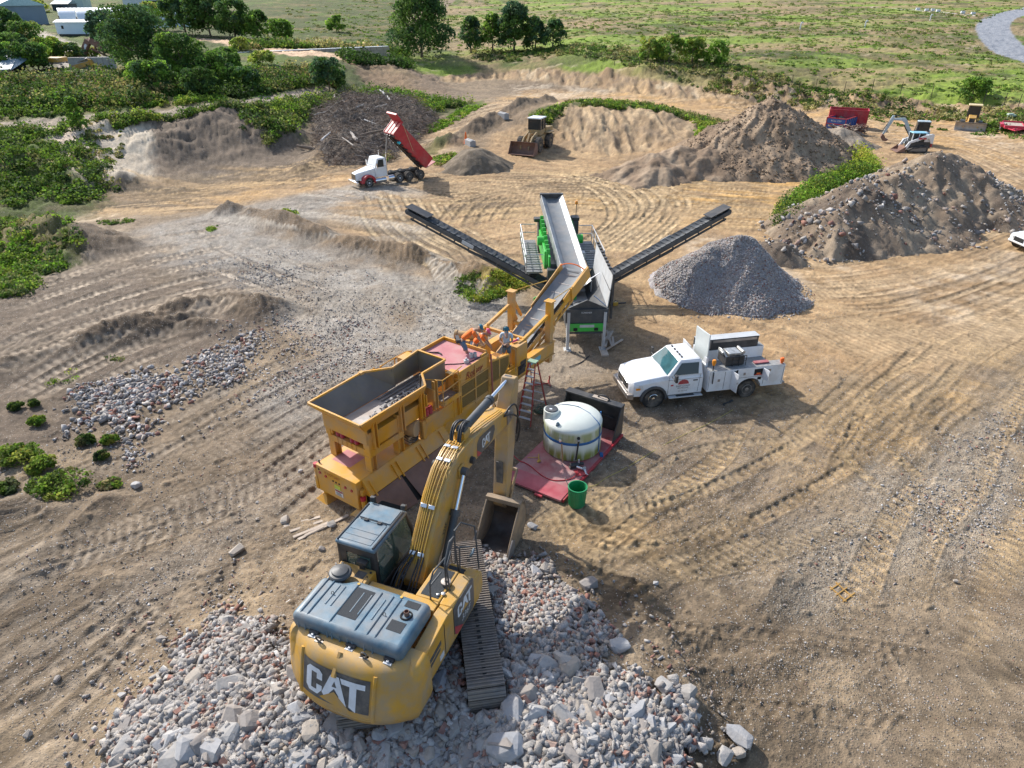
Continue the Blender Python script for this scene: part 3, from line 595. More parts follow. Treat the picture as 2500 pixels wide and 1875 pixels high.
def wheel(parent, c, r, w_, side, rimc=None, hub=True, name='wheel', n=26):
    """tyre (lathed about x) with a rim as sub-part; side=+1 if the outer face looks to +x"""
    A = Matrix.Rotation(R(90), 3, 'Y')*1
    p = PB(); h = w_/2
    p.lathe([(r*.56,-h*.9),(r*.8,-h),(r*.95,-h*.86),(r,-h*.5),(r,h*.5),(r*.95,h*.86),(r*.8,h),(r*.56,h*.9)], (0,0,0), n, axis=A)
    for i in range(n):       # tread lugs
        t = 2*math.pi*i/n; q = Matrix.Rotation(t, 3, 'X')
        p.box(q @ Vector((0, 0, r)), (w_*.85, r*.1, r*.035), rot=q)
    t_ = p.done(name, RUB_, parent); t_.location = c
    q = PB(); s = side
    q.lathe([(r*.57, s*h*.88),(r*.53, s*h*.95),(r*.48, s*h*.55),(r*.22, s*h*.5),(r*.2, s*h*.9),(r*.12, s*h*.98),(0, s*h*.98)], (0,0,0), 20, axis=A)
    for i in range(8): t = math.pi*i/4; q.cyl((s*h*.5, .34*r*math.cos(t), .34*r*math.sin(t)), (s*h*.62, .34*r*math.cos(t), .34*r*math.sin(t)), r*.035, n=6)
    q.done('rim', rimc or STL, t_)
    return t_
# ================================================================== EXCAVATOR
def excavator():
    Z0 = .72; C = (-2.45, 12.55, Z0); yaw = R(21.8)
    T_ = thing('excavator', 'large yellow tracked excavator standing on the grey rubble heap', 'excavator', C, -yaw)
    O = (0, 0, -Z0)
    B = lambda M=None: PB(O, M)
    # --- undercarriage turned relative to the house
    Mu = Matrix.Rotation(yaw+R(9), 4, 'Z') @ Matrix.Translation((.0, -.42, 0))
    for s in (-1, 1):
        x = s*1.45; hw = .43; L_ = 2.15; rad = .43; zc = Z0+rad+.02
        path = []; n_end = 9
        tot = 4*L_+2*math.pi*rad; ns = 48
        p = B(Mu)
        for k in range(ns):
            u_ = (k+.5)/ns*tot
            if u_ < 2*L_: y, z, a = -L_+u_, zc+rad-.05*math.sin(math.pi*u_/(2*L_)), 0
            elif u_ < 2*L_+math.pi*rad: t = (u_-2*L_)/rad; y, z, a = L_+rad*math.sin(t), zc+rad*math.cos(t), -t
            elif u_ < 4*L_+math.pi*rad: y, z, a = L_-(u_-2*L_-math.pi*rad), zc-rad, math.pi
            else: t = (u_-4*L_-math.pi*rad)/rad; y, z, a = -L_-rad*math.sin(t), zc-rad*math.cos(t), math.pi-t
            q = Matrix.Rotation(a, 3, 'X'); cc = Vector((x, y, z))
            p.box(cc, (2*hw, tot/ns*.93, .035), rot=q)
            for g in (-.08, 0, .08): p.box(cc+q @ Vector((0, g, .03)), (2*hw, .018, .04), rot=q)
        p.done('track', TRK, T_)
        f = B(Mu)
        f.prism([(-L_,zc-.18),(L_,zc-.18),(L_,zc+.12),(1.3,zc+.22),(-1.3,zc+.22),(-L_,zc+.12)], 'x', x-.2, x+.2)
        for yy in (-L_, L_): f.cyl((x-.13,yy,zc),(x+.13,yy,zc), rad-.06, n=20)
        for k in range(8): yy = -1.6+k*.457; f.cyl((x-.2,yy,zc-rad+.13),(x+.2,yy,zc-rad+.13), .1, n=10)
        f.done('track_frame', BLK, T_, bevel=.01)
        k = B(Mu)
        for j in range(0, 24): y = -L_+.1+j*.172; k.box((x, y, zc+rad-.02+.043), (.09,.05,.012)); 
        k.done('track_slot', DKIN, T_)
    p = B(Mu); p.prism([(-.9,1.05),(.9,1.05),(.7,1.5),(-.7,1.5)], 'y', -.8, .8); p.beam((-1.4,-.7,1.2),(-.4,-.3,1.3),.35,.25); p.beam((1.4,-.7,1.2),(.4,-.3,1.3),.35,.25); p.beam((-1.4,.7,1.2),(-.4,.3,1.3),.35,.25); p.beam((1.4,.7,1.2),(.4,.3,1.3),.35,.25)
    p.cyl((0,0,1.4),(0,0,1.78),.75,n=28); p.done('car_body', BLK, T_, bevel=.02)
    # --- platform
    p = B(); p.b2(-1.55,1.52,-2.4,.55,1.74,1.95); p.b2(-.5,-.2,.3,.75,1.8,2.3); p.done('platform', YEL, T_, bevel=.02)
    # --- counterweight (lofted)
    def rear(x): return -(3.52-.62*abs(x/1.68)**2.8)
    lv = [(1.34,.50,.55),(1.40,.24,.3),(1.55,.05,.12),(1.80,.0,.0),(2.15,.10,.0),(2.55,.22,.0),(2.76,.29,.03),(2.88,.38,.09),(2.94,.50,.18),(2.95,.60,.3)]
    xs = np.linspace(-1, 1, 33)
    vs = []; fs = []; nx = len(xs)+2
    for z, iy, ix in lv:
        hw = 1.67-ix*.55
        for u_ in xs: x = u_*hw*(1); vs.append((x, rear(x/(hw/1.67))+iy*(1 if abs(u_) < .9 else .6), z))
        vs.append((hw, -2.3, z)); vs.append((-hw, -2.3, z))
    for j in range(len(lv)-1):
        for i in range(nx): a = j*nx+i; b = j*nx+(i+1) % nx; fs.append((a, b, b+nx, a+nx))
    fs.append(tuple(range(nx))[::-1]); fs.append(tuple(range((len(lv)-1)*nx, len(lv)*nx)))
    p = B(); p._add(vs, fs)
    cw = p.done('counterweight', YEL, T_, ang=50)
    # raised side shoulders framing the badge recess
    def pt(x, z, o=.0):
        iy = np.interp(z, [l[0] for l in lv], [l[1] for l in lv]); y = rear(x)+iy*(1 if abs(x) < 1.4 else .7)
        return (x, y-o, z)
    def patch(x0, x1, z0, z1, o, nx_=14, nz=8, slant=0):
        vs = [pt(x0+(x1-x0)*i/nx_+slant*(j/nz-.5), z0+(z1-z0)*j/nz, o) for j in range(nz+1) for i in range(nx_+1)]
        return vs, [(j*(nx_+1)+i, j*(nx_+1)+i+1, (j+1)*(nx_+1)+i+1, (j+1)*(nx_+1)+i) for j in range(nz) for i in range(nx_)]
    p = B(); p._add(*patch(-.98,.74,1.90,2.70,.012)); p.done('badge_panel', BADGE, cw)
    p = B()
    for x in (-1.06, .82): p.tube([pt(x, z, .0) for z in np.linspace(1.7, 2.8, 9)], .045, n=8)
    p.tube([pt(x, 1.72, -.01) for x in np.linspace(-1.06, .82, 14)], .03, n=8)
    p.done('shoulder_rib', YEL, cw)
    # worn strip below the badge, scratches
    def poly(P, o, pb, m=0):       # planar letter polygon cut into thin columns so that it hugs the curved face
        xs_ = sorted(set([q[0] for q in P]+list(np.linspace(min(q[0] for q in P), max(q[0] for q in P), 7))))
        for a, b in zip(xs_[:-1], xs_[1:]):
            if b-a < 1e-5: continue
            cols = []
            for xx in (a+1e-6, b-1e-6):
                ys = []
                for (x1, y1), (x2, y2) in zip(P, P[1:]+P[:1]):
                    if (x1 <= xx < x2) or (x2 <= xx < x1): ys.append(y1+(y2-y1)*(xx-x1)/(x2-x1))
                cols.append(sorted(ys))
            if len(cols[0]) == len(cols[1]):
                for i in range(0, len(cols[0])-1, 2):
                    pb._add([pt(a, cols[0][i], o), pt(b, cols[1][i], o), pt(b, cols[1][i+1], o), pt(a, cols[0][i+1], o)], [(0,1,2,3)], m)
    sx = lambda u_, v: (-.86+u_*1.50, 1.98+v*.62)      # letter box 0..1 x 0..1
    L1 = [(0,.2),(0,.85),(.06,1),(.24,1),(.3,.88),(.3,.62),(.2,.62),(.2,.82),(.1,.82),(.1,.2),(.2,.2),(.2,.42),(.3,.42),(.3,.26),(.22,.04),(.06,.04)]
    L2 = [(.30,.22),(.44,1),(.58,1),(.72,.0),(.61,.1),(.585,.3),(.51,.52),(.435,.3),(.42,.2),(.34,.10)]
    L2h = None
    L3 = [(.60,1),(1.0,1),(1.0,.8),(.87,.8),(.87,-.12),(.76,.02),(.76,.8),(.63,.8)]
    p = B()
    for P in (L1, L2, L3): poly([sx(*q) for q in P], .022, p)
    p.done('badge_lettering', LETW, cw)
    p = B(); poly([sx(*q) for q in [(.26,.0),(.51,.40),(.80,-.16),(.5,-.10)]], .024, p); p.done('badge_triangle', YEL, cw)
    p = B(); poly([sx(*q) for q in [(.47,.58),(.51,.80),(.55,.58)]], .026, p); p.done('letter_gap', BADGE, cw)
    for x in (-.72, .42):       # lifting eyes
        p = B()
        for s_ in (-1, 1): p.tube([(x-.09,-2.86,2.93)]+[(x+.07*math.sin(t)*1.0, -2.88-.02, 2.97+.07-.07*math.cos(t)) for t in np.linspace(0, 6.0, 12)], .02)
        p.b2(x-.11,x+.09,-2.93,-2.83,2.9,2.95); p.done('lifting_eye', STL, cw)
    p = B(); p.hexa([pt(-.2,2.55,0),pt(-.04,2.55,0),(-.05,-2.95,2.93),(-.19,-2.95,2.93)], [(-.16,-3.36,2.62),(-.08,-3.36,2.62),(-.09,-3.0,3.0),(-.15,-3.0,3.0)]); p.done('lamp_bracket', YEL, cw)
    p = B(); p.b2(-.45,.12,-3.0,-2.8,2.925,2.94); p.done('access_plate', YEL, cw, bevel=.004)
    # --- engine hood
    p = B()
    out = [(-1.58,-2.72),(1.22,-2.72),(1.22,-1.25),(-.55,-1.25),(-.72,-1.32),(-.95,-1.42),(-1.02,-1.5),(-1.02,-1.5),(-1.55,-1.5)]
    out = [(-1.58,-2.72),(1.22,-2.72),(1.22,-1.28),(-.75,-1.28),(-.98,-1.45),(-1.58,-1.45)]
    p.prism(out, 'z', 2.86, 3.28); hd = p.done('engine_hood', HOOD, T_, bevel=.16, seg=5)
    p = B()
    for x in (-1.38,-1.2,-.62,.02,.32,.52): p.tube([(x,-2.73,2.95),(x,-2.71,3.1),(x,-2.66,3.22),(x,-2.55,3.285),(x,-1.45,3.285)], .022, n=8)
    for x in (-1.0,-.86,-.35,-.15,.2): p.tube([(x,-2.2,3.28),(x,-1.6,3.28)], .018, n=8)
    for x in (-.5,-.3,-.1): p.tube([(x,-2.73,2.95),(x,-2.71,3.12),(x,-2.66,3.2)], .022, n=8)
    p.done('hood_rib', HOOD, hd)
    p = B(); p.b2(-.62,-.12,-2.35,-1.5,3.275,3.288); p.b2(.62,.98,-2.3,-2.02,3.275,3.288); p.b2(.68,1.02,-1.6,-1.42,3.275,3.288); p.done('anti_slip_pad', PAD, hd, label='dark anti-slip pads on the hood')
    p = B(); p.lathe([(.15,3.275),(.13,3.31),(.11,3.31),(.105,3.2),(0,3.2)], (.86,-1.82,0), 20); p.done('exhaust_opening', DKIN, hd)
    p = B(); p.lathe([(.06,3.15),(.06,3.4),(.05,3.4),(.045,3.2),(0,3.2)], (.86,-1.80,0), 14); p.done('exhaust_pipe', RUST, hd)
    for x, y in ((-1.02,-1.9),(.4,-2.0)):
        p = B(); p.tube(bez((x-.03,y,3.27),(x-.03,y+.02,3.38),(x+.05,y+.04,3.38),(x+.04,y,3.27)), .008); p.done('hood_loop', BLK, hd)
    for x in (-.95,.0,.95):
        p = B(); p.b2(x-.12,x+.12,-2.79,-2.68,2.88,3.02); p.done('hood_hinge', BLK, hd, bevel=.01)
        p = B(); p.b2(x-.1,x+.1,-2.87,-2.79,2.90,2.96); p.b2(x-.03,x+.03,-2.84,-2.76,2.92,3.0); p.done('hinge_bracket', SILV, hd, bevel=.008)
    for x, y in ((-.62,-1.42),(.5,-1.4)):
        p = B(); p.lathe([(.035,3.28),(.035,3.3),(0,3.3)], (x,y,0), 12); p.done('hood_bolt', YTUBE, hd)
    # --- left rear box with pre-cleaner
    p = B(); p.b2(-1.58,-.6,-1.44,-.74,1.95,3.08); bx = p.done('air_filter_box', YEL, T_, bevel=.025)
    p = B(); p.b2(-1.0,-.75,-1.1,-.88,3.075,3.088); p.done('box_pad', BADGE, bx)
    p = B()
    for x, y in ((-.7,-1.3),(-.68,-.85),(-1.5,-.82)): p.lathe([(.03,3.08),(.03,3.095),(0,3.095)], (x,y,0), 10)
    p.tube([(-.68,-1.2,3.08),(-.68,-1.2,3.13),(-.68,-1.0,3.13),(-.68,-1.0,3.08)], .01); p.done('box_handle', BLK, bx)
    p = B(); p.lathe([(.12,3.06),(.12,3.2),(.19,3.24),(.27,3.27),(.275,3.31),(.25,3.34),(.2,3.35),(.19,3.39),(.1,3.42),(0,3.43)], (-1.22,-1.28,0), 32); p.done('precleaner', DGR, T_)
    # --- centre deck, boom well, right tank
    p = B(); p.b2(-.58,1.22,-1.26,-.98,2.6,2.99); p.done('centre_deck', YEL, T_, bevel=.015)
    p = B(); p.b2(-.56,.56,-.98,.5,1.96,2.05); p.b2(-.5,.5,-.97,-.9,2.05,2.9); p.b2(-.35,-.2,-.5,.3,2.05,2.35); p.b2(.3,.45,-.6,.2,2.05,2.3); p.done('boom_well', BLK, T_)
    p = B()
    for s_ in (-.30, .36): p.prism([(-.55,2.0),(.45,2.0),(.35,2.5),(.1,2.72),(-.15,2.72),(-.4,2.4)], 'x', s_-.045, s_+.045)
    p.done('boom_foot_bracket', YEL, T_, bevel=.015)
    p = B()
    for k in range(7): x = -.32+k*.09+(.12 if k > 3 else 0); p.tube(bez((x,-.75,2.35),(x,-.55,2.75),(x+.02,-.35,2.9),(x*.5+.1,.1,3.15+.1*(k % 2))), .022, n=7)
    p.done('well_hose', HOSE, T_)
    p = B(); p.prism([(-.98,1.95),(.12,1.95),(.12,2.9),(.06,2.99),(-.98,2.99)], 'x', .6, 1.22); tk = p.done('hydraulic_tank', YEL, T_, bevel=.02)
    p = B(); p.prism([(-1.0,1.95),(.6,1.95),(.66,2.2),(.62,2.62),(.5,2.72),(.12,2.72),(.05,2.97),(-1.0,2.97)], 'x', 1.225, 1.58); p.b2(.72,1.224,.125,.6,1.95,2.62); p.done('fuel_tank', YEL, T_, bevel=.03)
    p = B(); p.lathe([(.1,2.96),(.1,3.04),(.12,3.05),(.12,3.09),(.04,3.1),(.04,3.13),(0,3.13)], (1.12,-.42,0), 18); p.done('filler_cap', STL, T_)
    p = B(); p.lathe([(.05,2.96),(.05,3.02),(0,3.03)], (1.2,-.72,0), 12); p.lathe([(.035,2.96),(.035,3.03),(0,3.04)], (1.1,-.8,0), 12); p.done('tank_plug', SILV, T_)
    p = B(); p.b2(.75,1.2,.16,.5,2.625,2.635); p.b2(.7,1.15,-.9,0,2.992,3.0); p.done('step_tread', PAD, T_)
    # --- right side doors
    p = B(); p.prism([(-2.52,1.95),(-1.0,1.95),(-1.0,2.97),(-1.3,3.0),(-2.52,2.86)], 'x', 1.26, 1.585); dr = p.done('side_door', YEL, T_, bevel=.02)
    p = B(); p.b2(1.586,1.592,-1.48,-1.46,1.97,2.93); p.b2(1.25,1.59,-2.535,-2.52,1.7,2.9); p.done('door_seam', DKIN, dr)
    for y0, y1, z0, z1 in ((-2.3,-1.65,2.5,2.62),(-2.2,-1.7,2.36,2.44)):
        p = B(); p.prism([(y0,z0-.06),(y1,z0),(y1,z1),(y0,z1-.06)], 'x', 1.585, 1.592); p.done('door_vent', BADGE, dr)
    p = B(); p.b2(1.586,1.593,-1.75,-1.55,2.02,2.18); p.done('side_sticker', WHT, dr)
    # side badge with lettering
    bp = [(-1.0,2.1),(-.85,1.97),(.0,1.97),(.08,2.06),(.08,2.9),(.0,2.96),(-.9,2.96),(-1.0,2.9)]
    p = B(); p.prism(bp, 'x', 1.583, 1.60); bd = p.done('side_badge', BADGE, T_, bevel=.006)
    X = 1.604
    def sidetxt(t, y, z, size, m, nm, sh=0):
        q = B(); q.text(t, (X, y, z), (0,1,0), (0,0,1), size, .001, shear=sh); q.done(nm, m, bd)
    p = B()
    for P in (L1, L2, L3): 
        Q = [(-.82+a*.78, 2.42+b*.38) for a, b in P]
        p._add([(X, a, b) for a, b in Q], [tuple(range(len(Q)))])
    p.done('badge_lettering', LETW, bd)
    p = B(); Q = [(-.82+a*.78, 2.42+b*.38) for a, b in [(.26,.0),(.51,.40),(.76,-.1)]]; p._add([(X+.002, a, b) for a, b in Q], [(0,1,2)]); p.done('badge_triangle', YEL, bd)
    sidetxt('336F', -.4, 2.22, .24, LETW, 'model_number', .3)
    p = B(); p._add([(X-.001,-.99,2.11),(X-.001,-.86,1.98),(X-.001,-.55,1.98),(X-.001,-.99,2.35)], [(0,1,2,3)]); p.done('red_flash', RED, bd)
    # --- handrails and mirror
    p = B()
    def rail(*P, r=.022):
        p.tube(P, r, n=8)
    rail((1.0,-.98,2.98),(1.0,-.95,3.5),(1.02,-.8,3.72),(1.08,-.3,3.72)); rail((1.0,-.95,3.4),(1.05,-.5,3.42)); rail((1.2,-.55,2.97),(1.16,-.5,3.72),(1.1,-.1,4.05),(1.12,.1,4.05),(1.15,.2,2.75))
    rail((1.28,-.55,2.97),(1.2,-.5,3.7)); rail((1.16,-.5,3.45),(1.1,-.05,3.72)); rail((1.12,.1,3.2),(1.12,.15,4.2),(1.22,.3,4.35),(1.45,.55,4.1),(1.5,.62,2.68)); rail((1.2,.16,2.72),(1.2,.2,3.6),(1.12,.15,3.7))
    rail((1.15,.3,3.55),(1.35,.45,3.5)); p.done('handrail', DGR, T_)
    p = B(); p.box((1.42,.42,3.35), (.05,.16,.36), rot=Euler((.5,.3,.3)).to_matrix()); p.done('mirror', HOOD, T_, bevel=.02)
    # --- cab
    x0, x1, y0, y1 = -1.66, -.58, -.72, 1.06; zt = 3.70
    p = B(); p.prism([(y0,1.96),(y1-.02,1.96),(y1+.05,2.45),(y0,2.45)], 'x', x0, x1); cb = p.done('cab', BLK, T_, bevel=.03)
    p = B()
    for x in (x0+.04, x1-.04): p.tube([(x,y0+.04,2.4),(x,y0+.04,zt-.06)], .055, n=8); p.tube([(x,y1+.02,2.4),(x,y1-.05,3.0),(x,y1-.3,zt-.06)], .05, n=8); p.tube([(x,.15,2.4),(x,.1,zt-.06)], .035, n=8)
    p.b2(x0+.03,x1-.03,y0,y0+.06,2.42,2.72); p.b2(x0+.03,x1-.03,y0,y0+.06,3.42,3.66); p.b2(x0+.03,x0+.24,y0,y0+.06,2.7,3.45); p.b2(x1-.14,x1-.03,y0,y0+.06,2.7,3.45)
    p.done('cab_frame', BLK, T_)
    rf = B(); rf.prism([(y0-.03,zt-.08),(y1-.32,zt-.08),(y1-.22,zt-.02),(y1-.3,zt+.03),(y0,zt+.04),(y0-.05,zt)], 'x', x0-.01, x1+.01); rf = rf.done('cab_roof', HOOD, cb, bevel=.03, seg=3)
    p = B(); p.b2(x0+.1,x1-.1,.18,.72,zt+.03,zt+.065); p.b2(x0+.08,x1-.16,y0+.08,.1,zt+.03,zt+.05)
    for y in (-.45,-.25): p.b2(x0+.1,x1-.18,y-.012,y+.012,zt+.05,zt+.06)
    p.done('roof_hatch', HOOD, rf, bevel=.015)
    p = B(); p.tube([(x0+.15,.14,zt+.05),(x0+.3,.12,zt+.09),(x1-.35,.12,zt+.09),(x1-.18,.14,zt+.05)], .012); p.b2(x0+.28,x0+.38,.08,.16,zt+.04,zt+.09); p.b2(x1-.42,x1-.32,.08,.16,zt+.04,zt+.09); p.done('hatch_handle', BLK, rf)
    p = B(); p.tube([(x0+.04,y0,zt+.05),(x0+.04,y1-.35,zt+.05)], .02); p.tube([(x1-.05,y0,zt+.06),(x1-.05,y1-.35,zt+.06)], .03); p.done('roof_gutter', DGR, rf)
    for x in (x0+.12, x1-.06):
        p = B(); p.b2(x-.07,x+.07,y1-.32,y1-.22,zt+.06,zt+.22); l_ = p.done('work_lamp', BLK, T_, bevel=.02)
        p = B(); p.b2(x-.055,x+.055,y1-.219,y1-.212,zt+.08,zt+.2); p.done('lens', LETW, l_)
    gl = B()
    gl.plate([(x1-.005,y0+.1,2.5),(x1-.005,y1-.05,2.5),(x1-.005,y1-.33,3.6),(x1-.005,y0+.12,3.6)], .006); gl.plate([(x0+.005,y0+.1,2.5),(x0+.005,y1-.05,2.5),(x0+.005,y1-.33,3.6),(x0+.005,y0+.12,3.6)], .006)
    gl.plate([(x0+.06,y1+.06,2.3),(x1-.06,y1+.06,2.3),(x1-.06,y1-.25,3.6),(x0+.06,y1-.25,3.6)], .006); gl.plate([(x0+.26,y0-.004,2.74),(x1-.16,y0-.004,2.74),(x1-.16,y0-.004,3.4),(x0+.26,y0-.004,3.4)], .006)
    gl.done('cab_window', GLS, cb)
    p = B(); p.b2(x0+.3,x1-.3,-.35,.15,2.45,2.75); p.b2(x0+.3,x1-.3,-.45,-.3,2.7,3.25); p.b2(x0+.38,x1-.38,-.46,-.34,3.28,3.42); p.done('seat', BADGE, cb, bevel=.04)
    p = B(); p.b2(x0+.1,x0+.28,-.3,.4,2.45,2.75); p.b2(x1-.28,x1-.1,-.3,.4,2.45,2.75); p.tube([(x0+.2,.35,2.7),(x0+.22,.42,2.95)], .02); p.tube([(x1-.2,.35,2.7),(x1-.22,.42,2.95)], .02); p.done('console', DGR, cb, bevel=.02)
    p = B(); p.b2(x1-.46,x1-.2,y0-.16,y0-.02,3.28,3.36); p.b2(x1-.42,x1-.3,y0-.12,y0-.02,3.1,3.3); p.tube(bez((x1-.3,y0-.08,3.1),(x1-.2,y0-.1,2.9),(x1-.12,y0-.06,2.6)), .015); p.done('rear_camera', BLK, cb, bevel=.01)
    p = B(); p.tube([(x0-.02,y1-.1,2.5),(x0-.08,y1-.1,2.9),(x0-.08,y1-.35,3.6),(x0,y1-.4,3.62)], .025, n=8); p.tube([(x0-.02,y0+.1,2.2),(x0-.14,y0+.1,2.4),(x0-.14,y0+.3,3.3),(x0-.02,y0+.35,3.5)], .03, n=8); p.done('grab_rail', BLK, cb)
    # --- boom
    bx0, bx1 = -.15, .41
    up = [(-.32,2.62),(.35,3.55),(.95,4.35),(1.45,4.78),(2.0,4.97),(2.7,4.98),(4.0,4.72),(5.25,4.42),(5.52,4.25)]
    lo = [(5.5,4.02),(5.2,3.92),(4.2,4.02),(3.2,4.14),(2.55,4.15),(2.05,3.98),(1.6,3.6),(1.0,2.95),(.2,2.3),(-.1,2.22),(-.3,2.36)]
    p = B(); p.prism(up+lo, 'x', bx0, bx1); bm = p.done('boom', YEL, T_, bevel=.03)
    p = B()
    for x in (bx0-.012, bx1+.012): p.prism([(5.15,4.35),(5.45,4.42),(5.6,4.2),(5.5,3.98),(5.15,3.95)], 'x', x-.03, x+.03)
    p.cyl((bx0-.09,5.38,4.17),(bx1+.09,5.38,4.17),.09); p.cyl((bx0-.1,-.15,2.45),(bx1+.1,-.15,2.45),.1); p.done('boom_pin', STL, bm, bevel=.01)
    p = B(); p.b2(bx0+.12,bx1-.12,2.55,2.9,4.95,5.22); p.b2(bx1,bx1+.06,1.82,2.08,4.3,4.65); p.done('cylinder_bracket', YEL, bm, bevel=.02)
    # badge on the boom
    p = B(); Q = [(3.0,4.22),(3.12,4.16),(4.05,4.12),(4.25,4.36),(4.22,4.52),(4.1,4.58),(3.2,4.74),(3.02,4.62)]; p._add([(bx1+.006, a, b) for a, b in Q], [tuple(range(len(Q)))]); bb = p.done('boom_badge', BADGE, bm)
    p = B()
    for P in (L1, L2, L3): Q = [(3.35+a*.55, 4.26+b*.30-.05*a) for a, b in P]; p._add([(bx1+.01, a, b) for a, b in Q], [tuple(range(len(Q)))])
    p.done('badge_lettering', LETW, bb)
    p = B(); p._add([(bx1+.011,3.5,4.25),(bx1+.011,3.62,4.38),(bx1+.011,3.8,4.2)], [(0,1,2)]); p.done('badge_triangle', YEL, bb)
    p = B(); p._add([(bx1+.009,3.01,4.23),(bx1+.009,3.12,4.17),(bx1+.009,3.3,4.16),(bx1+.009,3.01,4.42)], [(0,1,2,3)]); p.done('red_flash', RED, bb)
    p = B(); p.b2(bx0+.2,bx1-.18,.5,.51,3.3,3.6); p.text('336F', (bx1+.006, .95, 3.35), (0,.62,.78), (0,-.78,.62), .17); p.done('boom_stencil', LETK, bm)
    # boom steel tubes and hoses
    def onboom(f, x, o): 
        z = np.interp(f, [a for a, b in up], [b for a, b in up]); return (x, f, z+o)
    for k, x in enumerate((-.08,-.02,.05,.12,.2,.28)):
        p = B(); fs_ = np.linspace(-.1, 2.45 if k < 4 else 5.0, 14 if k < 4 else 22)
        p.tube([onboom(f, x+.02*math.sin(f*2+k), .045) for f in fs_], .017, n=6); p.done('hydraulic_tube', YTUBE, bm)
    p = B()
    for f in (.05,.75,1.7,2.15):
        for x in (-.02,.2):
            y, z = onboom(f, x, .05)[1:]; dz = onboom(f+.1, x, 0)[2]-onboom(f-.1, x, 0)[2]; q = Matrix.Rotation(math.atan2(dz, .2), 3, 'X'); p.box((x,y,z), (.17,.1,.05), rot=q)
    p.done('tube_clamp', SILV, bm, bevel=.008)
    p = B()
    for k, x in enumerate((-.06,.0,.16,.22)): p.tube(bez(onboom(2.4,x,.05),(x-.02,2.5,5.35),(x-.05,2.75,5.5),(x*.5+.1,3.0,5.32)), .03, n=8)
    p.tube(bez((.44,4.95,4.45),(.6,5.3,4.9),(.62,5.75,4.5),(.5,5.75,3.3)), .03, n=8); p.tube(bez((.42,4.9,4.4),(.7,5.5,4.4),(.66,5.9,3.6),(.5,5.75,3.0)), .03, n=8)
    p.tube(bez((-.15,4.6,4.5),(-.25,5.2,4.9),(-.2,5.7,4.4),(.0,5.75,3.6)), .03, n=8)
    p.done('hydraulic_hose', HOSE, bm)
    p = B(); p.lathe([(.1,0),(.1,.1),(.07,.12),(0,.12)], (bx1,2.62,4.38), 16, axis=Matrix.Rotation(R(90), 3, 'Y')); p.done('boom_lamp', BLK, bm)
    def cylinder(a, b, split, r1, r2, nm):
        a = Vector(a); b = Vector(b); c = a.lerp(b, split); d = (b-a).normalized()
        q = B(); q.cyl(a, c, r1, n=20); q.cyl(c-d*.16, c, r1*1.18, n=20); q.cyl(a-Vector((r1*1.0,0,0)), a+Vector((r1*1.0,0,0)), r1*1.15); q.cyl(b-Vector((r1*.9,0,0)), b+Vector((r1*.9,0,0)), r1*1.05)
        o = q.done(nm, DGR, T_, bevel=.006); q = B(); q.cyl(c, b, r2, n=16); q.done('rod', CHR, o)
    cylinder((.56,.42,2.35),(.53,1.95,4.5),.62,.105,.06,'boom_cylinder'); cylinder((-.30,.42,2.35),(-.27,1.95,4.5),.62,.105,.06,'boom_cylinder')
    cylinder((.13,2.72,5.18),(.17,5.86,5.10),.58,.12,.065,'stick_cylinder')
    # --- stick
    sx0, sx1 = .0, .44
    p = B(); p.prism([(5.75,5.22),(5.98,5.2),(6.06,5.0),(5.98,4.5),(5.92,3.9),(5.62,2.3),(5.3,1.0),(5.18,.86),(5.02,.86),(4.94,1.0),(5.0,1.6),(5.18,3.4),(5.18,3.95),(5.28,4.35),(5.6,4.95)], 'x', sx0, sx1); st = p.done('stick', YELD, T_, bevel=.025)
    p = B(); p.b2(sx0-.02,sx0+.0,5.1,5.5,3.6,3.9); p.b2(sx0+.1,sx1-.12,5.02,5.06,1.6,2.6); p.done('oil_stain', BADGE, st)
    cylinder((.22,6.1,4.3),(.24,5.78,1.85),.62,.09,.055,'bucket_cylinder')
    p = B()
    for x in (sx0-.04, sx1+.04): p.beam((x,5.35,1.35),(x,5.85,1.85),.05,.16); p.beam((x,5.85,1.85),(x,5.25,1.1),.05,.12)
    p.cyl((-.02,5.8,1.85),(.5,5.8,1.85),.06); p.done('linkage', YELD, T_, bevel=.01)
    # --- bucket
    bc0, bc1 = -.06, 1.08
    prof = [(3.5,.22),(4.1,.05),(4.6,.05),(4.95,.25),(5.12,.6),(5.12,1.0),(4.98,1.35),(4.8,1.5),(4.62,1.52)]
    inn = [(3.56,.28),(4.1,.12),(4.57,.12),(4.87,.3),(5.03,.62),(5.03,.98),(4.9,1.28),(4.76,1.42),(4.64,1.44)]
    p = B(); p.prism(prof+inn[::-1], 'x', bc0, bc1)
    for x in (bc0, bc1-.05): p.prism(prof+[(4.1,1.0),(3.72,.55)], 'x', x, x+.05)
    p.b2(bc0-.01,bc1+.01,4.55,4.72,1.4,1.56)
    for x in (.0,.38): p.prism([(4.75,1.3),(5.3,1.2),(5.35,1.0),(5.12,.7)], 'x', x-.04, x+.02)
    bu = p.done('bucket', mat('worn_bucket', (.30,.22,.14), .6, .2, noise=.2, dirt=(.2,.17,.14), dirtamt=.7, dscale=1.8), T_, bevel=.015)
    p = B()
    p._add([(bc0+.052,a,b+.004) for a, b in inn]+[(bc1-.052,a,b+.004) for a, b in inn], [(i, i+1, len(inn)+i+1, len(inn)+i) for i in range(len(inn)-1)])
    p.done('bucket_liner', mat('dark_worn_steel', (.13,.125,.12), .45, .5, noise=.3, nscale=3, dirt=(.2,.12,.08), dirtamt=.5), bu)
    p = B()
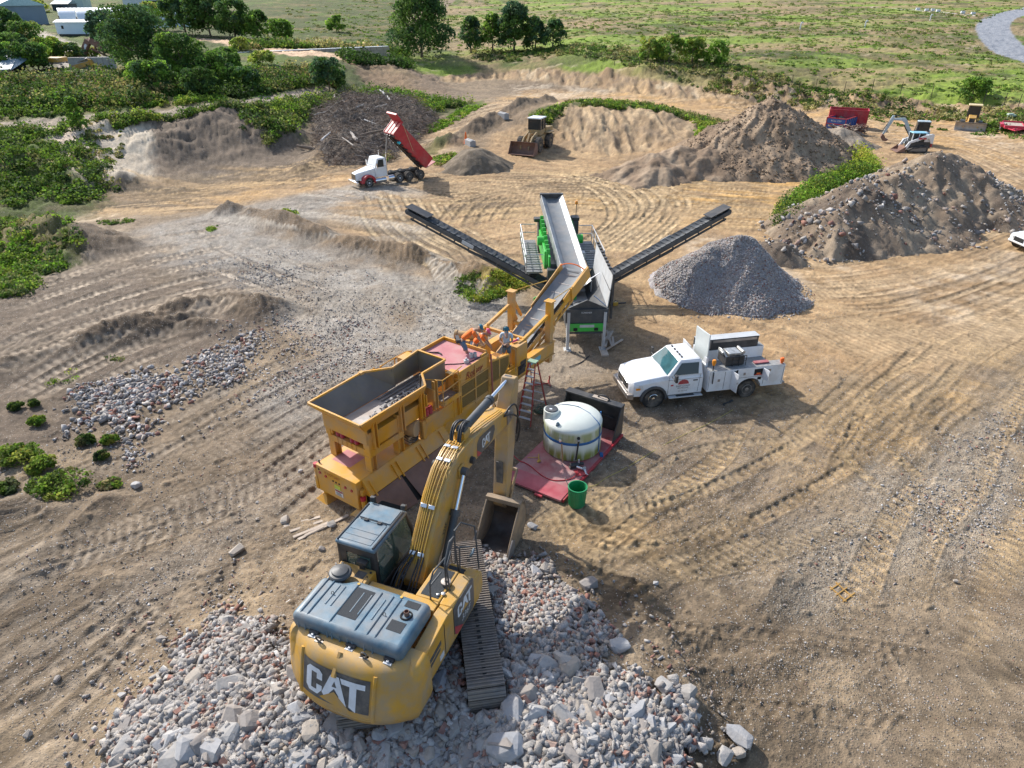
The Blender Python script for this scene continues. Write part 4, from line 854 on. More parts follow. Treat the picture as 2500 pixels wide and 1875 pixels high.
    for k in range(5): x = bc0+.09+k*(bc1-bc0-.18)/4; p.hexa([(x-.06,3.62,.17),(x+.06,3.62,.17),(x+.06,3.62,.3),(x-.06,3.62,.3)], [(x-.035,3.4,.19),(x+.035,3.4,.19),(x+.035,3.4,.22),(x-.035,3.4,.22)])
    p.done('bucket_teeth', STL, bu, bevel=.008)
    p = B()
    for x in (bc0-.03, bc1+.03): p.prism([(3.45,.15),(3.95,.12),(4.05,.55),(3.85,.7),(3.6,.5)], 'x', x-.02, x+.02)
    p.done('side_cutter', STL, bu, bevel=.006)
excavator()
# ================================================================== CRUSHER (local: x right, y forward, z up; yaw 35 deg)
def crusher():
    T_ = thing('crushing_plant', 'yellow rock crusher with a big open feed hopper, red springs and a discharge conveyor', 'rock crusher', (-5.8, 18.0, 0), R(-35))
    Y = YEL2
    # chassis box at the rear
    p = PB(); p.b2(-.96,.96,0,3.2,.42,1.5); p.b2(-.9,.9,3.2,8.6,.75,1.45); ch = p.done('chassis', Y, T_, bevel=.02)
    p = PB(); p.prism([(.97,1.5),(1.36,1.02),(1.30,.95),(.97,.95)], 'y', .25, 4.3); p.prism([(-.97,1.5),(-1.3,1.02),(-1.25,.95),(-.97,.95)], 'y', .25, 4.3); p.b2(.97,1.1,.1,.26,.5,1.2); sl_ = p.done('side_skirt', Y, T_, bevel=.012)
    p = PB()
    for y in (.45,1.5,1.72,2.75,2.95,3.95): p.beam((1.08,y,1.42),(1.42,y,.95),.03,.09); 
    p.done('skirt_rib', Y, sl_)
    p = PB(); p.plate([(1.36,.3,1.0),(1.36,1.62,1.0),(1.95,1.75,.06),(1.8,.45,.06)], .02); p.plate([(1.36,1.75,1.0),(1.36,4.2,1.0),(2.0,4.3,.05),(2.05,1.95,.05)], .02); p.done('hanging_apron', RUST, T_)
    p = PB(); p.prism([(1.34,1.0),(1.9,.04),(.95,.04),(.95,1.0)], 'y', .35, 4.2); p.done('apron_backing', DKIN, T_)
    # rear plate details
    p = PB()
    for x, z, r in ((-.78,1.22,.05),(-.50,1.18,.05),(.42,1.12,.05),(.72,1.12,.05)): p.cyl((x,-.03,z),(x,.0,z),r,n=12)
    for x, z in ((-.82,1.34),(-.16,1.13),(-.02,1.13),(.13,1.13)): p.cyl((x,-.012,z),(x,0,z),.035,n=10,m=1)
    p.done('tail_lamp', [RED, DKIN], ch)
    p = PB(); p.b2(-.12,.16,-.012,-.004,.86,1.02); p.done('warning_sticker', mat('sticker_yellow', (.55,.6,.08), .5), ch)
    p = PB(); p.b2(-.12,.25,-.012,-.004,.60,.84); st = p.done('notice_sticker', WHT, ch)
    p = PB(); p.b2(-.11,.24,-.016,-.013,.77,.83,0)
    for k in range(4): p.b2(-.08,.2-.04*(k % 2),-.016,-.013,.62+k*.036,.635+k*.036,1)
    p.done('notice_print', [LETR, LETK], st)
    p = PB(); p.text("IT GOT DIRT", (-.18,-.008,1.32), (1,0,0), (0,0,1), .13, .003); p.done('rear_lettering', LETR, ch)
    p = PB(); p.cyl((-1.02,.05,.95),(-1.02,.05,1.35),.07); p.cyl((-1.02,.05,1.34),(-1.02,.05,1.48),.085,m=1); p.b2(-1.08,-.96,-.02,.1,.45,.95); p.cyl((1.1,.1,.3),(1.1,.1,.85),.07); p.cyl((1.1,.1,.84),(1.1,.1,.97),.09,m=1); p.done('jack_post', [Y, RED], T_)
    for x, y in ((-.78,.12),(.8,.2),(-.8,6.8),(.85,6.8)):
        p = PB(); p.cyl((x,y,.05),(x,y,.5),.09); p.hexa([(x-.34,y-.3,.0),(x+.34,y-.3,0),(x+.34,y+.3,0),(x-.34,y+.3,0)],[(x-.1,y-.1,.28),(x+.1,y-.1,.28),(x+.1,y+.1,.28),(x-.1,y+.1,.28)]); p.done('landing_foot', Y, T_, bevel=.01)
    p = PB(); p.tube([(-.9,.12,1.5),(-.9,.12,1.62)], .03); p.done('deck_stub', BLK, ch)
    p = PB(); p.b2(-.7,.15,.5,1.2,1.502,1.504); p.done('worn_deck_patch', PINK, ch)
    # hopper support frame
    for x in (-.85,.85):
        for y in (.85,2.15):
            p = PB()
            for s in (-1,1): p.b2(x-.14,x+.14,y+s*.12-.015,y+s*.12+.015,1.5,2.1)
            p.b2(x-.02,x+.02,y-.11,y+.11,1.5,2.1); p.done('frame_leg', Y, T_, bevel=.006)
    p = PB(); p.b2(-1.0,1.0,.72,.98,2.1,2.34); p.b2(-1.0,1.0,2.05,2.3,2.1,2.34); p.b2(-1.0,-.75,.98,2.05,2.1,2.34); p.b2(.75,1.0,.98,2.05,2.1,2.34)
    for k in range(5): p.b2(-.55+k*.22,-.51+k*.22,.7,.72,2.12,2.34)
    for x in (-.9,.9):
        for y in (.78,2.15): p.b2(x-.1 if x > 0 else x-.12,x+.12 if x > 0 else x+.1,y-.1,y+.1,2.34,3.05)
    p.done('support_frame', Y, T_, bevel=.012)
    for x0 in (-.55,-.35,.12,.32):
        p = PB(); p.cyl((x0,.82,2.36),(x0,.82,2.62),.085,n=14); [p.lathe([(.085,2.38+k*.045),(.1,2.40+k*.045),(.085,2.42+k*.045)], (x0,.82,0), 14) for k in range(5)]; p.done('red_spring', RED, T_)
    # hopper shell: pan + flared walls
    zr = 3.66; zb = 2.92
    rim = [(-1.18,.28),(1.2,.28),(1.2,3.25),(-1.18,3.0)]; bot = [(-.55,.75),(.62,.75),(.62,4.9),(-.55,4.9)]
    p = PB()
    def wall(a, b, c, d, t=.03, m=0): p.plate([a, b, c, d], t, m)
    wall((-1.18,.28,zr),(1.2,.28,zr),(.62,.85,zb),(-.55,.85,zb)); wall((1.2,.28,zr),(1.2,3.3,zr),(.62,3.6,zb),(.62,.85,zb)); wall((-1.18,.28,zr),(-.55,.85,zb),(-.55,3.6,zb),(-1.18,2.7,zr+.05))
    p.plate([(-1.18,2.7,zr+.05),(-.55,3.6,zb),(-.62,3.62,zr)], .03); p.plate([(1.2,3.3,zr),(.62,3.6,zb),(.66,3.72,zr+.1)], .03)
    # inner throat box
    p.plate([(-.62,3.6,zb),(-.62,4.95,zb),(-.62,4.95,zr+.12),(-.62,3.55,zr)], .03); p.plate([(.66,3.6,zb),(.66,4.95,zb),(.66,4.95,zr+.12),(.66,3.6,zr+.1)], .03); p.plate([(-.62,4.95,zb),(.66,4.95,zb),(.66,4.95,zr+.12),(-.62,4.95,zr+.12)], .03)
    hp = p.done('feed_hopper', [WORN, Y], T_)
    p = PB(); p.b2(-.55,.62,.8,4.9,zb-.12,zb-.02)
    for k in range(6): p.b2(-.45+k*.18,-.40+k*.18,2.6,4.8,zb-.02,zb+.03)
    p.b2(-.52,.6,.85,2.5,zb-.02,zb); p.done('feeder_pan', STL, hp)
    p = PB()
    for a, b in (((-1.18,.28,zr),(1.2,.28,zr)),((1.2,.28,zr),(1.2,3.3,zr)),((-1.18,.28,zr),(-1.18,2.7,zr+.05)),((-1.18,2.7,zr+.05),(-.62,3.6,zr)),((1.2,3.3,zr),(.68,3.72,zr+.12)),((-.62,3.6,zr),(-.62,4.97,zr+.12)),((-.62,4.97,zr+.12),(.68,4.97,zr+.12)),((.68,4.97,zr+.12),(.68,3.72,zr+.12))): p.beam(a, b, .07, .07)
    p.b2(-1.25,-1.1,2.55,2.72,zr,zr+.1); p.done('hopper_rim', Y, hp, bevel=.008)
    p = PB(); p.plate([(-1.2,.25,zr-.03),(1.22,.25,zr-.03),(1.0,.62,3.2),(-1.0,.62,3.2)], .03); p.b2(-1.0,1.0,.62,.72,2.65,3.25); p.plate([(1.22,.28,zr-.03),(1.22,3.3,zr-.03),(1.0,3.3,3.2),(1.0,.62,3.2)], .03); p.b2(.72,.98,.7,3.4,2.4,2.95); p.b2(-.98,-.72,.7,3.4,2.4,2.95)
    p.plate([(-1.2,.28,zr-.03),(-1.2,3.3,zr-.03),(-1.0,3.3,3.2),(-1.0,.62,3.2)], .03); p.done('hopper_casing', Y, T_, bevel=.01)
    for y in (.95,2.2,3.2,3.9):
        p = PB(); p.b2(1.0,1.14,y-.09,y-.05,2.4,3.55); p.b2(1.0,1.14,y+.05,y+.09,2.4,3.55); p.b2(1.0,1.02,y-.09,y+.09,2.4,3.5); p.done('wall_stiffener', Y, T_, bevel=.006)
    # front springs on the right
    p = PB(); p.b2(.75,1.12,3.3,3.9,2.1,2.3); p.prism([(.8,3.25),(1.15,3.25),(1.15,2.8),(.8,2.62)], 'y', 3.35, 3.4); p.prism([(.8,3.25),(1.15,3.25),(1.15,2.8),(.8,2.62)], 'y', 3.75, 3.8); p.done('spring_bracket', Y, T_, bevel=.01)
    for y in (3.46,3.66):
        p = PB(); p.cyl((1.0,y,2.32),(1.0,y,2.62),.08,n=14); [p.lathe([(.08,2.34+k*.05),(.095,2.36+k*.05),(.08,2.38+k*.05)], (1.0,y,0), 14) for k in range(5)]; p.done('red_spring', RED, T_)
    # motor
    p = PB(); p.cyl((.35,2.75,2.05),(1.0,2.95,2.05),.30,n=22); p.cyl((.25,2.73,2.05),(.36,2.76,2.05),.33,n=22); p.b2(.4,.9,2.6,3.1,1.5,1.8); p.done('vibrator_motor', YELD, T_, bevel=.02)
    p = PB(); [p.tube(bez((.6,2.4+k*.1,2.0),(1.0,2.5+k*.1,1.55),(1.1,2.8,1.5+.1*k),(.9,3.1,1.7)), .015) for k in range(5)]; p.done('motor_cable', HOSE, T_)
    # side box panel and platform cage
    p = PB(); p.b2(.9,1.04,3.15,4.9,1.5,2.2); p.b2(.7,1.0,3.2,4.9,1.48,1.55); p.b2(.86,1.1,3.15,3.3,1.5,2.25); sp_ = p.done('side_panel', Y, T_, bevel=.012)
    p = PB(); p.b2(.7,1.26,4.1,5.05,2.5,2.56); p.b2(.7,1.28,4.08,4.14,2.45,2.62); p.b2(1.22,1.28,4.1,5.05,2.45,2.62); p.done('step_platform', Y, T_, bevel=.006)
    p = PB(); p.b2(.74,1.2,4.16,5.0,2.562,2.57); p.done('platform_plate', STL, T_)
    p = PB()
    for z in (3.02,3.5): p.tube([(.72,3.75,z+.05),(.9,3.95,z),(1.24,4.12,z),(1.24,4.6,z+.02),(1.24,5.2,z+.1)], .022)
    for x, y in ((1.24,4.12),(1.24,5.0),(.72,3.8)): p.tube([(x,y,2.5),(x,y,3.52)], .022)
    p.done('guard_rail', Y, T_)
    p = PB()
    for x in (.95,1.2): p.b2(x-.03,x+.03,5.02,5.08,2.5,3.4)
    for k in range(4): p.b2(.95,1.2,5.02,5.08,2.62+k*.22,2.66+k*.22)
    p.b2(.85,1.15,4.75,5.1,3.38,3.42); p.done('cabinet_ladder', Y, T_)
    # left guard rail seen beyond the hopper
    p = PB()
    for z in (3.1,3.5): p.tube([(-1.25,3.6,z),(-1.3,4.1,z),(-1.3,5.0,z),(-1.15,5.2,z)], .025)
    for y in (3.7,4.4,5.1): p.tube([(-1.3,y,2.5),(-1.3,y,3.5)], .022)
    p.b2(-1.2,-.75,4.45,5.0,3.3,3.55); p.done('guard_rail', Y, T_)
    # main cabinet with red top deck
    p = PB(); p.b2(-1.1,1.1,5.1,7.0,1.5,3.26); p.b2(-.95,.6,4.98,5.1,1.5,3.2); p.b2(.6,1.05,4.9,5.1,1.5,2.45); cb = p.done('crusher_cabinet', Y, T_, bevel=.012)
    p = PB(); p.b2(-1.08,1.08,5.12,6.98,3.262,3.285); p.done('red_roof_deck', PINK, cb)
    p = PB(); p.b2(-1.12,-1.06,5.1,7.0,3.28,3.42); p.b2(-1.12,1.0,6.96,7.02,3.28,3.42); p.b2(.98,1.04,6.6,7.0,3.28,3.36); p.b2(1.06,1.12,5.1,7.0,3.2,3.30); p.done('deck_kerb', Y, cb, bevel=.006)
    p = PB(); p.b2(-1.0,-.5,5.2,5.55,3.29,3.31); p.done('loose_plate', STL, cb)
    p = PB()
    for y0, y1 in ((5.28,6.08),(6.16,6.92)): p.b2(1.1,1.108,y0,y1,1.72,2.68)
    ms = p.done('mesh_panel', MESHM, cb)
    p = PB()
    for y in (5.14,5.24,6.12,6.96): p.b2(1.1,1.14,y-.03,y+.03,1.55,3.2)
    for z in (1.66,2.22,2.72): p.b2(1.1,1.135,5.24,6.96,z-.025,z+.025)
    p.cyl((1.02,5.7,2.2),(1.06,5.7,2.2),.4,n=24); p.done('door_frame', Y, cb, bevel=.006)
    p = PB(); p.text('Rotsey', (1.115,6.05,2.96), (0,1,0), (0,0,1), .36, .003, shear=.35); p.text('CRUSH', (1.115,5.95,2.76), (0,1,0), (0,0,1), .08, .003); p.tube(bez((1.118,5.5,2.84),(1.118,5.9,2.8),(1.118,6.3,2.84),(1.118,6.6,2.95)), .008); p.done('script_lettering', LETR, cb)
    # belt guard beyond cabinet
    p = PB(); p.prism([(7.02,1.6),(7.7,1.6),(8.35,2.25),(8.35,2.72),(7.02,2.95)], 'x', .98, 1.12); gd = p.done('belt_guard', Y, T_, bevel=.01)
    p = PB(); p.prism([(7.1,1.68),(7.62,1.68),(7.62,2.78),(7.1,2.86)], 'x', 1.121, 1.128); p.prism([(7.7,1.75),(8.27,2.3),(8.27,2.66),(7.7,2.76)], 'x', 1.121, 1.128); p.done('guard_mesh', MESHM, gd)
    p = PB(); p.b2(-1.1,1.1,7.02,9.2,1.45,2.05); p.b2(-1.1,.3,7.02,8.2,2.05,3.05); p.done('engine_housing', Y, T_, bevel=.015)
    p = PB(); p.b2(-1.05,.28,7.1,8.15,3.052,3.1); p.done('housing_lid', Y, T_, bevel=.01)
    p = PB(); p.cyl((-.85,7.55,3.35),(-.1,7.85,3.35),.16,n=20); p.cyl((-.95,7.51,3.35),(-.85,7.55,3.35),.19,n=20); p.cyl((-.1,7.85,3.35),(.0,7.89,3.35),.19,n=20); p.b2(-.8,-.6,7.45,7.7,3.1,3.25); p.b2(-.3,-.1,7.6,7.9,3.1,3.25); p.done('muffler', YELD, T_, bevel=.01)
    p = PB(); p.b2(.45,1.2,8.75,9.5,2.0,2.85); e2 = p.done('control_box', Y, T_, bevel=.015)
    p = PB(); p.b2(1.2,1.21,9.0,9.4,1.7,2.1); p.tube(bez((1.22,9.05,1.75),(1.3,9.2,2.0),(1.22,9.35,1.8)), .03); p.b2(.6,1.18,8.9,9.4,1.5,2.0); p.done('engine_block', BLK, T_)
    # frame rails running forward, tower posts
    for x in (-1.05, 1.05):
        p = PB(); p.b2(x-.1,x+.1,6.9,11.7,1.38,1.95 if x > 0 else 1.9); p.b2(x-.16,x+.16,6.9,11.7,1.34,1.38); p.b2(x-.16,x+.16,6.9,11.7,1.95,1.99); p.done('main_beam', Y, T_, bevel=.008)
    p = PB(); p.b2(1.152,1.158,9.6,10.6,1.55,1.75); p.done('beam_sticker', mat('sticker_cyan', (.12,.42,.5), .5), T_)
    p = PB(); p.text('ROTSEY', (1.162,10.1,1.65), (0,1,0), (0,0,1), .16, .001, shear=.3); p.done('beam_lettering', LETW, T_)
    for x in (-.98, 1.0):
        p = PB()
        zb_ = 1.0 if x > 0 else 1.2
        p.b2(x-.14,x+.14,11.35,11.60,zb_,3.85); p.b2(x-.2,x+.2,11.3,11.66,3.85,3.9); p.prism([(11.6,3.0),(11.95,2.4),(11.6,2.0)], 'x', x-.03, x+.03); p.beam((x,11.45,3.7),(x*.9,12.1,2.5),.09,.12); p.done('tower_post', Y, T_, bevel=.01)
    p = PB()
    for x in (-1.0,1.0): p.b2(x-.07,x+.07,9.5,9.64,1.95,2.85); p.beam((x,9.5,2.85),(x,11.3,3.25),.12,.14); p.beam((x,9.1,2.80),(x,9.6,2.80),.12,.2)
    p.b2(-1.05,1.05,9.5,9.62,2.78,2.92); p.b2(-1.0,1.0,11.4,11.5,2.35,2.5); p.b2(.35,.42,9.45,9.55,1.95,3.1); p.b2(-.8,-.72,9.4,9.5,2.6,3.15)
    p.done('conveyor_cradle', Y, T_, bevel=.01)
    # conveyor
    a = Vector((0.05,9.3,1.55)); b = Vector((.25,14.75,4.05)); d = (b-a).normalized(); n_ = Vector((0,-d.z,d.y)).normalized()
    def cv(t, x, h): c = a.lerp(b, t); return (c.x+x, c.y+n_.y*h, c.z+n_.z*h)
    p = PB()
    for s in (-1,1): p.beam(cv(0,s*.62,-.12), cv(.9,s*.62,-.12), .07, .2); p.beam(cv(.12,s*.62,-.42), cv(.78,s*.62,-.42), .06, .1); [p.beam(cv(t,s*.62,-.42), cv(t+.05,s*.62,-.12), .05,.06) for t in (.15,.3,.45,.6,.72)]
    p.done('conveyor_frame', Y, T_, bevel=.006)
    p = PB(); vs = []; fs = []; K = 24
    prof = [(-.5,.12),(-.28,-.02),(.28,-.02),(.5,.12)]
    for i in range(K+1):
        for x, h in prof: vs.append(cv(i/K, x, h+.0))
    for i in range(K):
        for j in range(3): q = i*4+j; fs.append((q, q+1, q+5, q+4))
    p._add(vs, fs); p.beam(cv(0,0,-.22), cv(1,0,-.22), .85, .02); p.cyl(cv(1,-.45,-.1), cv(1,.45,-.1), .13, n=16); p.done('conveyor_belt', BELT, T_)
    p = PB(); [p.cyl(cv(t,-.56,-.05), cv(t,.56,-.05), .05, n=10) for t in np.linspace(.06,.95,10)]; p.done('roller_set', STL, T_)
    p = PB()
    for s in (-1,1): p.plate([cv(.68 if s > 0 else .55,s*.62,-.2), cv(1.0,s*.62,-.2), cv(1.0,s*.62,.32), cv(.68 if s > 0 else .55,s*.60,.16)], .05)
    p.plate([cv(.75,.66,-.3), cv(1.03,.66,-.3), cv(1.03,.66,.3), cv(.78,.66,.28)], .12); p.done('discharge_guard', Y, T_, bevel=.008)
    p = PB(); 
    for s in (-1,1): p.tube([(s*1.0,11.5,3.85), cv(.8,s*.66,.3)], .02)
    p.tube(bez(cv(.98,-.6,.3),cv(1.02,-.3,.42),cv(1.02,.3,.38),cv(1.0,.6,.2)), .03, m=1); p.done('stay_chain', [YTUBE, ORG], T_)
crusher()
# ================================================================== SCREENER (local y = travel axis away from camera)
def screener():
    T_ = thing('screening_plant', 'green and dark grey mobile screener with two long side conveyors behind the yellow crusher', 'screening machine', (3.55, 29.9, 0), R(2.5))
    # rear end (towards camera)
    for x in (-.85, .9):
        p = PB(); p.b2(x-.07,x+.07,-.05,.09,0,2.0); p.b2(x-.17,x+.17,-.2,.25,0,.05); p.beam((x,0,.1),(x,.7,1.2),.08,.08); p.done('support_leg', LGR, T_, bevel=.006)
    p = PB(); p.b2(.73,1.07,-.75,-.2,.0,.08); p.done('timber_pad', WOOD, T_)
    p = PB(); p.b2(-1.0,1.05,.0,.5,1.45,2.15); p.b2(-.9,.95,.05,.5,1.0,1.45); p.beam((-.85,.02,.92),(.9,.02,.92),.08,.08); rb = p.done('rear_bulkhead', DGR, T_, bevel=.012)
    p = PB(); p.b2(-.82,.86,-.02,.0,1.0,1.42); gp = p.done('green_panel', GRN, rb, bevel=.01)
    p = PB(); p.b2(-.3,.4,-.03,-.021,1.22,1.36); p.done('panel_sticker', LGR, gp)
    p = PB(); p.cyl((-.5,-.028,1.12),(-.5,-.02,1.12),.09); p.cyl((.5,-.028,1.12),(.5,-.02,1.12),.09); p.b2(-.6,-.4,-.027,-.021,1.04,1.2); p.b2(.4,.6,-.027,-.021,1.04,1.2); p.done('panel_slot', DKIN, gp)
    p = PB(); p.text('SCREENER', (.0,-.006,1.98), (1,0,0), (0,0,1), .11, .002); p.done('rear_lettering', LETW, rb)
    # hopper
    p = PB(); p.plate([(-.95,.1,2.15),(1.0,.1,2.15),(.45,1.2,1.55),(-.4,1.2,1.55)], .03); p.plate([(1.0,.1,2.15),(1.0,5.0,2.35),(.45,5.0,1.6),(.45,1.2,1.55)], .03); p.plate([(-.95,.1,2.15),(-.4,1.2,1.55),(-.4,5.0,1.6),(-.95,5.0,2.3)], .03)
    p.plate([(-.95,.1,2.15),(.0,.05,2.62),(1.0,.1,2.15)], .03); p.done('feed_hopper', DGR, T_)
    p = PB(); p.b2(-.4,.45,.6,5.2,1.45,1.56); p.done('feed_belt', BELT, T_)
    wing = [(1.02,.2,2.15),(1.02,4.9,2.35),(1.12,4.9,3.75),(1.18,.2,3.75)]
    p = PB(); p.plate(wing, .04); wg = p.done('hopper_wing', LGR, T_)
    p = PB()
    for k in range(6): y = .3+k*.9; p.beam((1.07,y,2.1),(1.22,y,3.75),.06,.1)
    p.b2(1.15,1.25,.1,.24,1.6,3.85); p.beam((1.2,.2,3.78),(1.14,4.9,3.78),.08,.06); [p.beam((1.1,.2,z),(1.1,4.9,z),.05,.05) for z in (2.5,3.0)]; p.done('wing_frame', BLK, wg)
    p = PB()
    for k in range(9): p.b2(1.1,1.24,.9+k*.47,1.1+k*.47,3.78,3.86)
    p.done('wing_hinge', BLK, wg)
    p = PB(); p.prism([(-.15,1.35),(-1.5,1.15),(-1.5,1.62),(-1.0,1.9),(-.15,2.0)], 'y', 2.6, 2.66); p.plate([(-.95,2.63,1.3),(-2.35,2.5,1.1),(-2.35,2.5,1.75),(-1.6,2.55,2.05),(-.95,2.6,2.1)], .05); p.done('hopper_wing', GRN, T_, bevel=.008)
    p = PB(); p.tube([(-.95,.3,2.2),(-.3,.5,2.35),(.1,.3,2.3)], .02); p.tube([(.95,.3,2.2),(.4,.6,2.6)], .03, m=1); p.tube([(1.0,2.8,2.9),(.4,3.2,2.3)], .03, m=1); p.done('wing_ram', [HOSE, CHR], T_)
    # tracks, chassis
    p = PB(); p.b2(-.9,.9,.5,11.5,.95,1.3); p.b2(-.8,-.65,1.0,11.5,.7,1.0); p.b2(.65,.8,1.0,11.5,.7,1.0); p.done('chassis', DGR, T_, bevel=.015)
    for s in (-1, 1):
        p = PB(); A = []
        for k in range(36):
            u_ = k/36*(7.0+2*math.pi*.36)
            if u_ < 3.5: y, z, a = -1.75+u_, .74, 0
            elif u_ < 3.5+math.pi*.36: t = (u_-3.5)/.36; y, z, a = 1.75+.36*math.sin(t), .38+.36*math.cos(t), -t
            elif u_ < 7+math.pi*.36: y, z, a = 1.75-(u_-3.5-math.pi*.36), .02, math.pi
            else: t = (u_-7-math.pi*.36)/.36; y, z, a = -1.75-.36*math.sin(t), .38-.36*math.cos(t), math.pi-t
            p.box((s*.95, 6.3+y, z), (.45,.22,.05), rot=Matrix.Rotation(a, 3, 'X'))
        p.b2(s*.95-.15,s*.95+.15,4.6,8.0,.15,.62); p.done('crawler_track', TRK, T_)
    # main incline conveyor
    a = Vector((-.05,2.9,2.15)); b = Vector((-.62,12.2,4.25)); d = (b-a).normalized()
    def cv(t, x, h): c = a.lerp(b, t); return (c.x+x, c.y, c.z+h)
    p = PB(); vs = []; fs = []; K = 20
    for i in range(K+1):
        for x, h in ((-.42,.1),(-.25,0),(.25,0),(.42,.1)): vs.append(cv(i/K, x, h))
    for i in range(K):
        for j in range(3): q = i*4+j; fs.append((q, q+1, q+5, q+4))
    p._add(vs, fs); p.cyl(cv(1,-.4,-.08), cv(1,.4,-.08), .14); p.beam(cv(0,0,-.25),cv(1,0,-.25),.8,.02); p.done('main_belt', BELT, T_)
    p = PB()
    for s in (-1,1): p.plate([cv(0,s*.42,.1), cv(1,s*.42,.1), cv(1,s*.66,.30), cv(0,s*.66,.30)], .03); p.plate([cv(0,s*.68,.3), cv(1,s*.66,.3), cv(1,s*.66,-.3), cv(0,s*.68,-.3)], .04)
    p.plate([cv(1.0,-.66,.3),cv(1.0,.66,.3),cv(1.0,.66,-.2),cv(1.0,-.66,-.2)], .04)
    p.done('conveyor_skirt', mat('grey_steel_skirt', (.33,.35,.36), .5, .3, noise=.2, nscale=1.5, dirt=(.5,.45,.38), dirtamt=.4), T_)
    p = PB(); p.b2(-1.32,.1,12.0,12.3,4.3,4.55); p.done('belt_hood', BLK, T_)
    # screen box, engine, green parts
    p = PB(); p.prism([(5.6,2.2),(10.8,2.9),(10.8,3.4),(5.6,2.8)], 'x', -1.32, -1.22); p.prism([(5.6,2.2),(10.8,2.9),(10.8,3.4),(5.6,2.8)], 'x', .42, .52); p.b2(-1.5,-1.3,6.2,10.2,1.9,2.9)
    for k in range(9): p.b2(-1.42,-1.22,6.0+k*.55,6.1+k*.55,2.2+k*.07,3.1+k*.07)
    p.done('screen_box', GRN, T_, bevel=.01)
    p = PB(); p.cyl((-1.75,8.1,2.9),(-1.3,8.1,2.9),.26); p.cyl((.5,8.2,2.95),(.85,8.2,2.95),.26); p.done('vibrator_drive', GRN, T_, bevel=.01)
    p = PB(); p.b2(-1.2,.45,5.6,10.9,1.3,2.4); p.b2(-1.5,-1.0,10.6,11.6,1.3,3.2); p.b2(.25,.9,10.4,11.6,1.3,3.3); p.b2(-1.4,.9,5.2,5.6,1.0,2.2); p.done('machine_body', DGR, T_, bevel=.02)
    p = PB(); p.b2(-1.75,-1.2,10.7,11.2,3.2,3.4); p.b2(.5,.95,10.5,11.1,3.3,3.5); p.tube([(.85,11.4,3.2),(.85,11.4,4.1)], .025); p.b2(.55,.7,5.9,6.3,2.5,2.9,1); p.done('control_unit', [BLK, LGR], T_, bevel=.01)
    p = PB(); p.lathe([(.07,4.08),(.09,4.1),(.09,4.22),(.05,4.27),(0,4.27)], (.85,11.4,0), 14); p.done('beacon', AMB, T_)
    GT = mat('galvanised_grating', (.22,.22,.22), .6, .5, noise=.35, nscale=20)
    GV = mat('galvanised_rail', (.58,.59,.60), .4, .6, noise=.1)
    for x0, x1, y0, y1, nm in ((-2.55,-1.65,5.4,11.0,'left'),(.95,1.75,5.9,10.6,'right')):
        p = PB(); p.b2(x0,x1,y0,y1,1.95,2.02); [p.b2(x0,x1,y0+k*.4,y0+k*.4+.04,2.02,2.05) for k in range(int((y1-y0)/.4))]; p.done('walkway', GT, T_)
        xo = x0 if nm == 'left' else x1; p = PB()
        for z in (2.5,3.0): p.tube([(x0 if nm == 'right' else x1,y1,z),(xo,y1,z),(xo,y0,z),(x0 if nm == 'right' else x1,y0,z)], .028)
        for k in range(6): y = y0+(y1-y0)*k/5; p.tube([(xo,y,1.95),(xo,y,3.0)], .028)
        p.done('walkway_rail', GV, T_)
    # side stockpiling conveyors
    for s, tip, base in ((-1, (-9.0,9.8,4.25), (-1.1,5.4,1.15)), (1, (9.05,8.6,4.35), (1.35,5.6,1.25))):
        A_ = Vector(base); B_ = Vector(tip); d = (B_-A_).normalized(); sd_ = d.cross(Vector((0,0,1))).normalized(); up_ = sd_.cross(d)
        P = lambda t, u_, h: tuple(A_.lerp(B_, t)+sd_*u_+up_*h)
        q = PB(); q.beam(P(0,-.36,0), P(1,-.36,0), .08, .24, up=up_); q.beam(P(0,.36,0), P(1,.36,0), .08, .24, up=up_); q.beam(P(0,-.3,-.34), P(.97,-.3,-.3), .08, .1, up=up_); q.beam(P(0,.3,-.34), P(.97,.3,-.3), .08, .1, up=up_)
        for k in range(10): t = .05+k*.1; q.beam(P(t,-.36,-.34), P(t,-.36,0), .07, .07); q.beam(P(t,.36,-.34), P(t,.36,0), .07, .07); q.beam(P(t,-.36,-.12), P(t,.36,-.12), .1, .12)
        cvp = q.done('side_conveyor', DGR, T_, bevel=.006)
        q = PB(); vs = []; fs = []
        for i in range(13):
            for x, h in ((-.34,.16),(-.18,.04),(.18,.04),(.34,.16)): vs.append(P(i/12, x, h))
        for i in range(12):
            for j in range(3): z_ = i*4+j; fs.append((z_, z_+1, z_+5, z_+4))
        q._add(vs, fs); q.cyl(P(1,-.33,0), P(1,.33,0), .17); q.beam(P(.0,0,-.14),P(1,0,-.14),.6,.02, up=up_)
        for k in range(26): t = .02+k*.038; q._add([P(t,-.34,.165), P(t+.012,-.34,.165), P(t+.022,0,.055), P(t+.010,0,.055)], [(0,1,2,3)]); q._add([P(t,.34,.165), P(t+.010,0,.055), P(t+.022,0,.055), P(t+.012,.34,.165)], [(0,1,2,3)])
        q.done('belt', mat('dark_belt', (.06,.068,.075), .7, noise=.2, dirt=(.3,.3,.3), dirtamt=.3), cvp)
        q = PB(); [q.cyl(P(t,-.3,.02), P(t,.3,.02), .06, n=8) for t in np.linspace(.05,.95,14)]; q.done('idler', BLK, cvp)
        q = PB(); q.beam(P(.52,-.42,.05),P(.6,-.42,.05),.03,.2, up=up_); q.beam(P(.86,0,.28),P(1.02,0,.24),.72,.03, up=up_, m=1); q.done('conveyor_plate', [LGR, BLK], cvp)
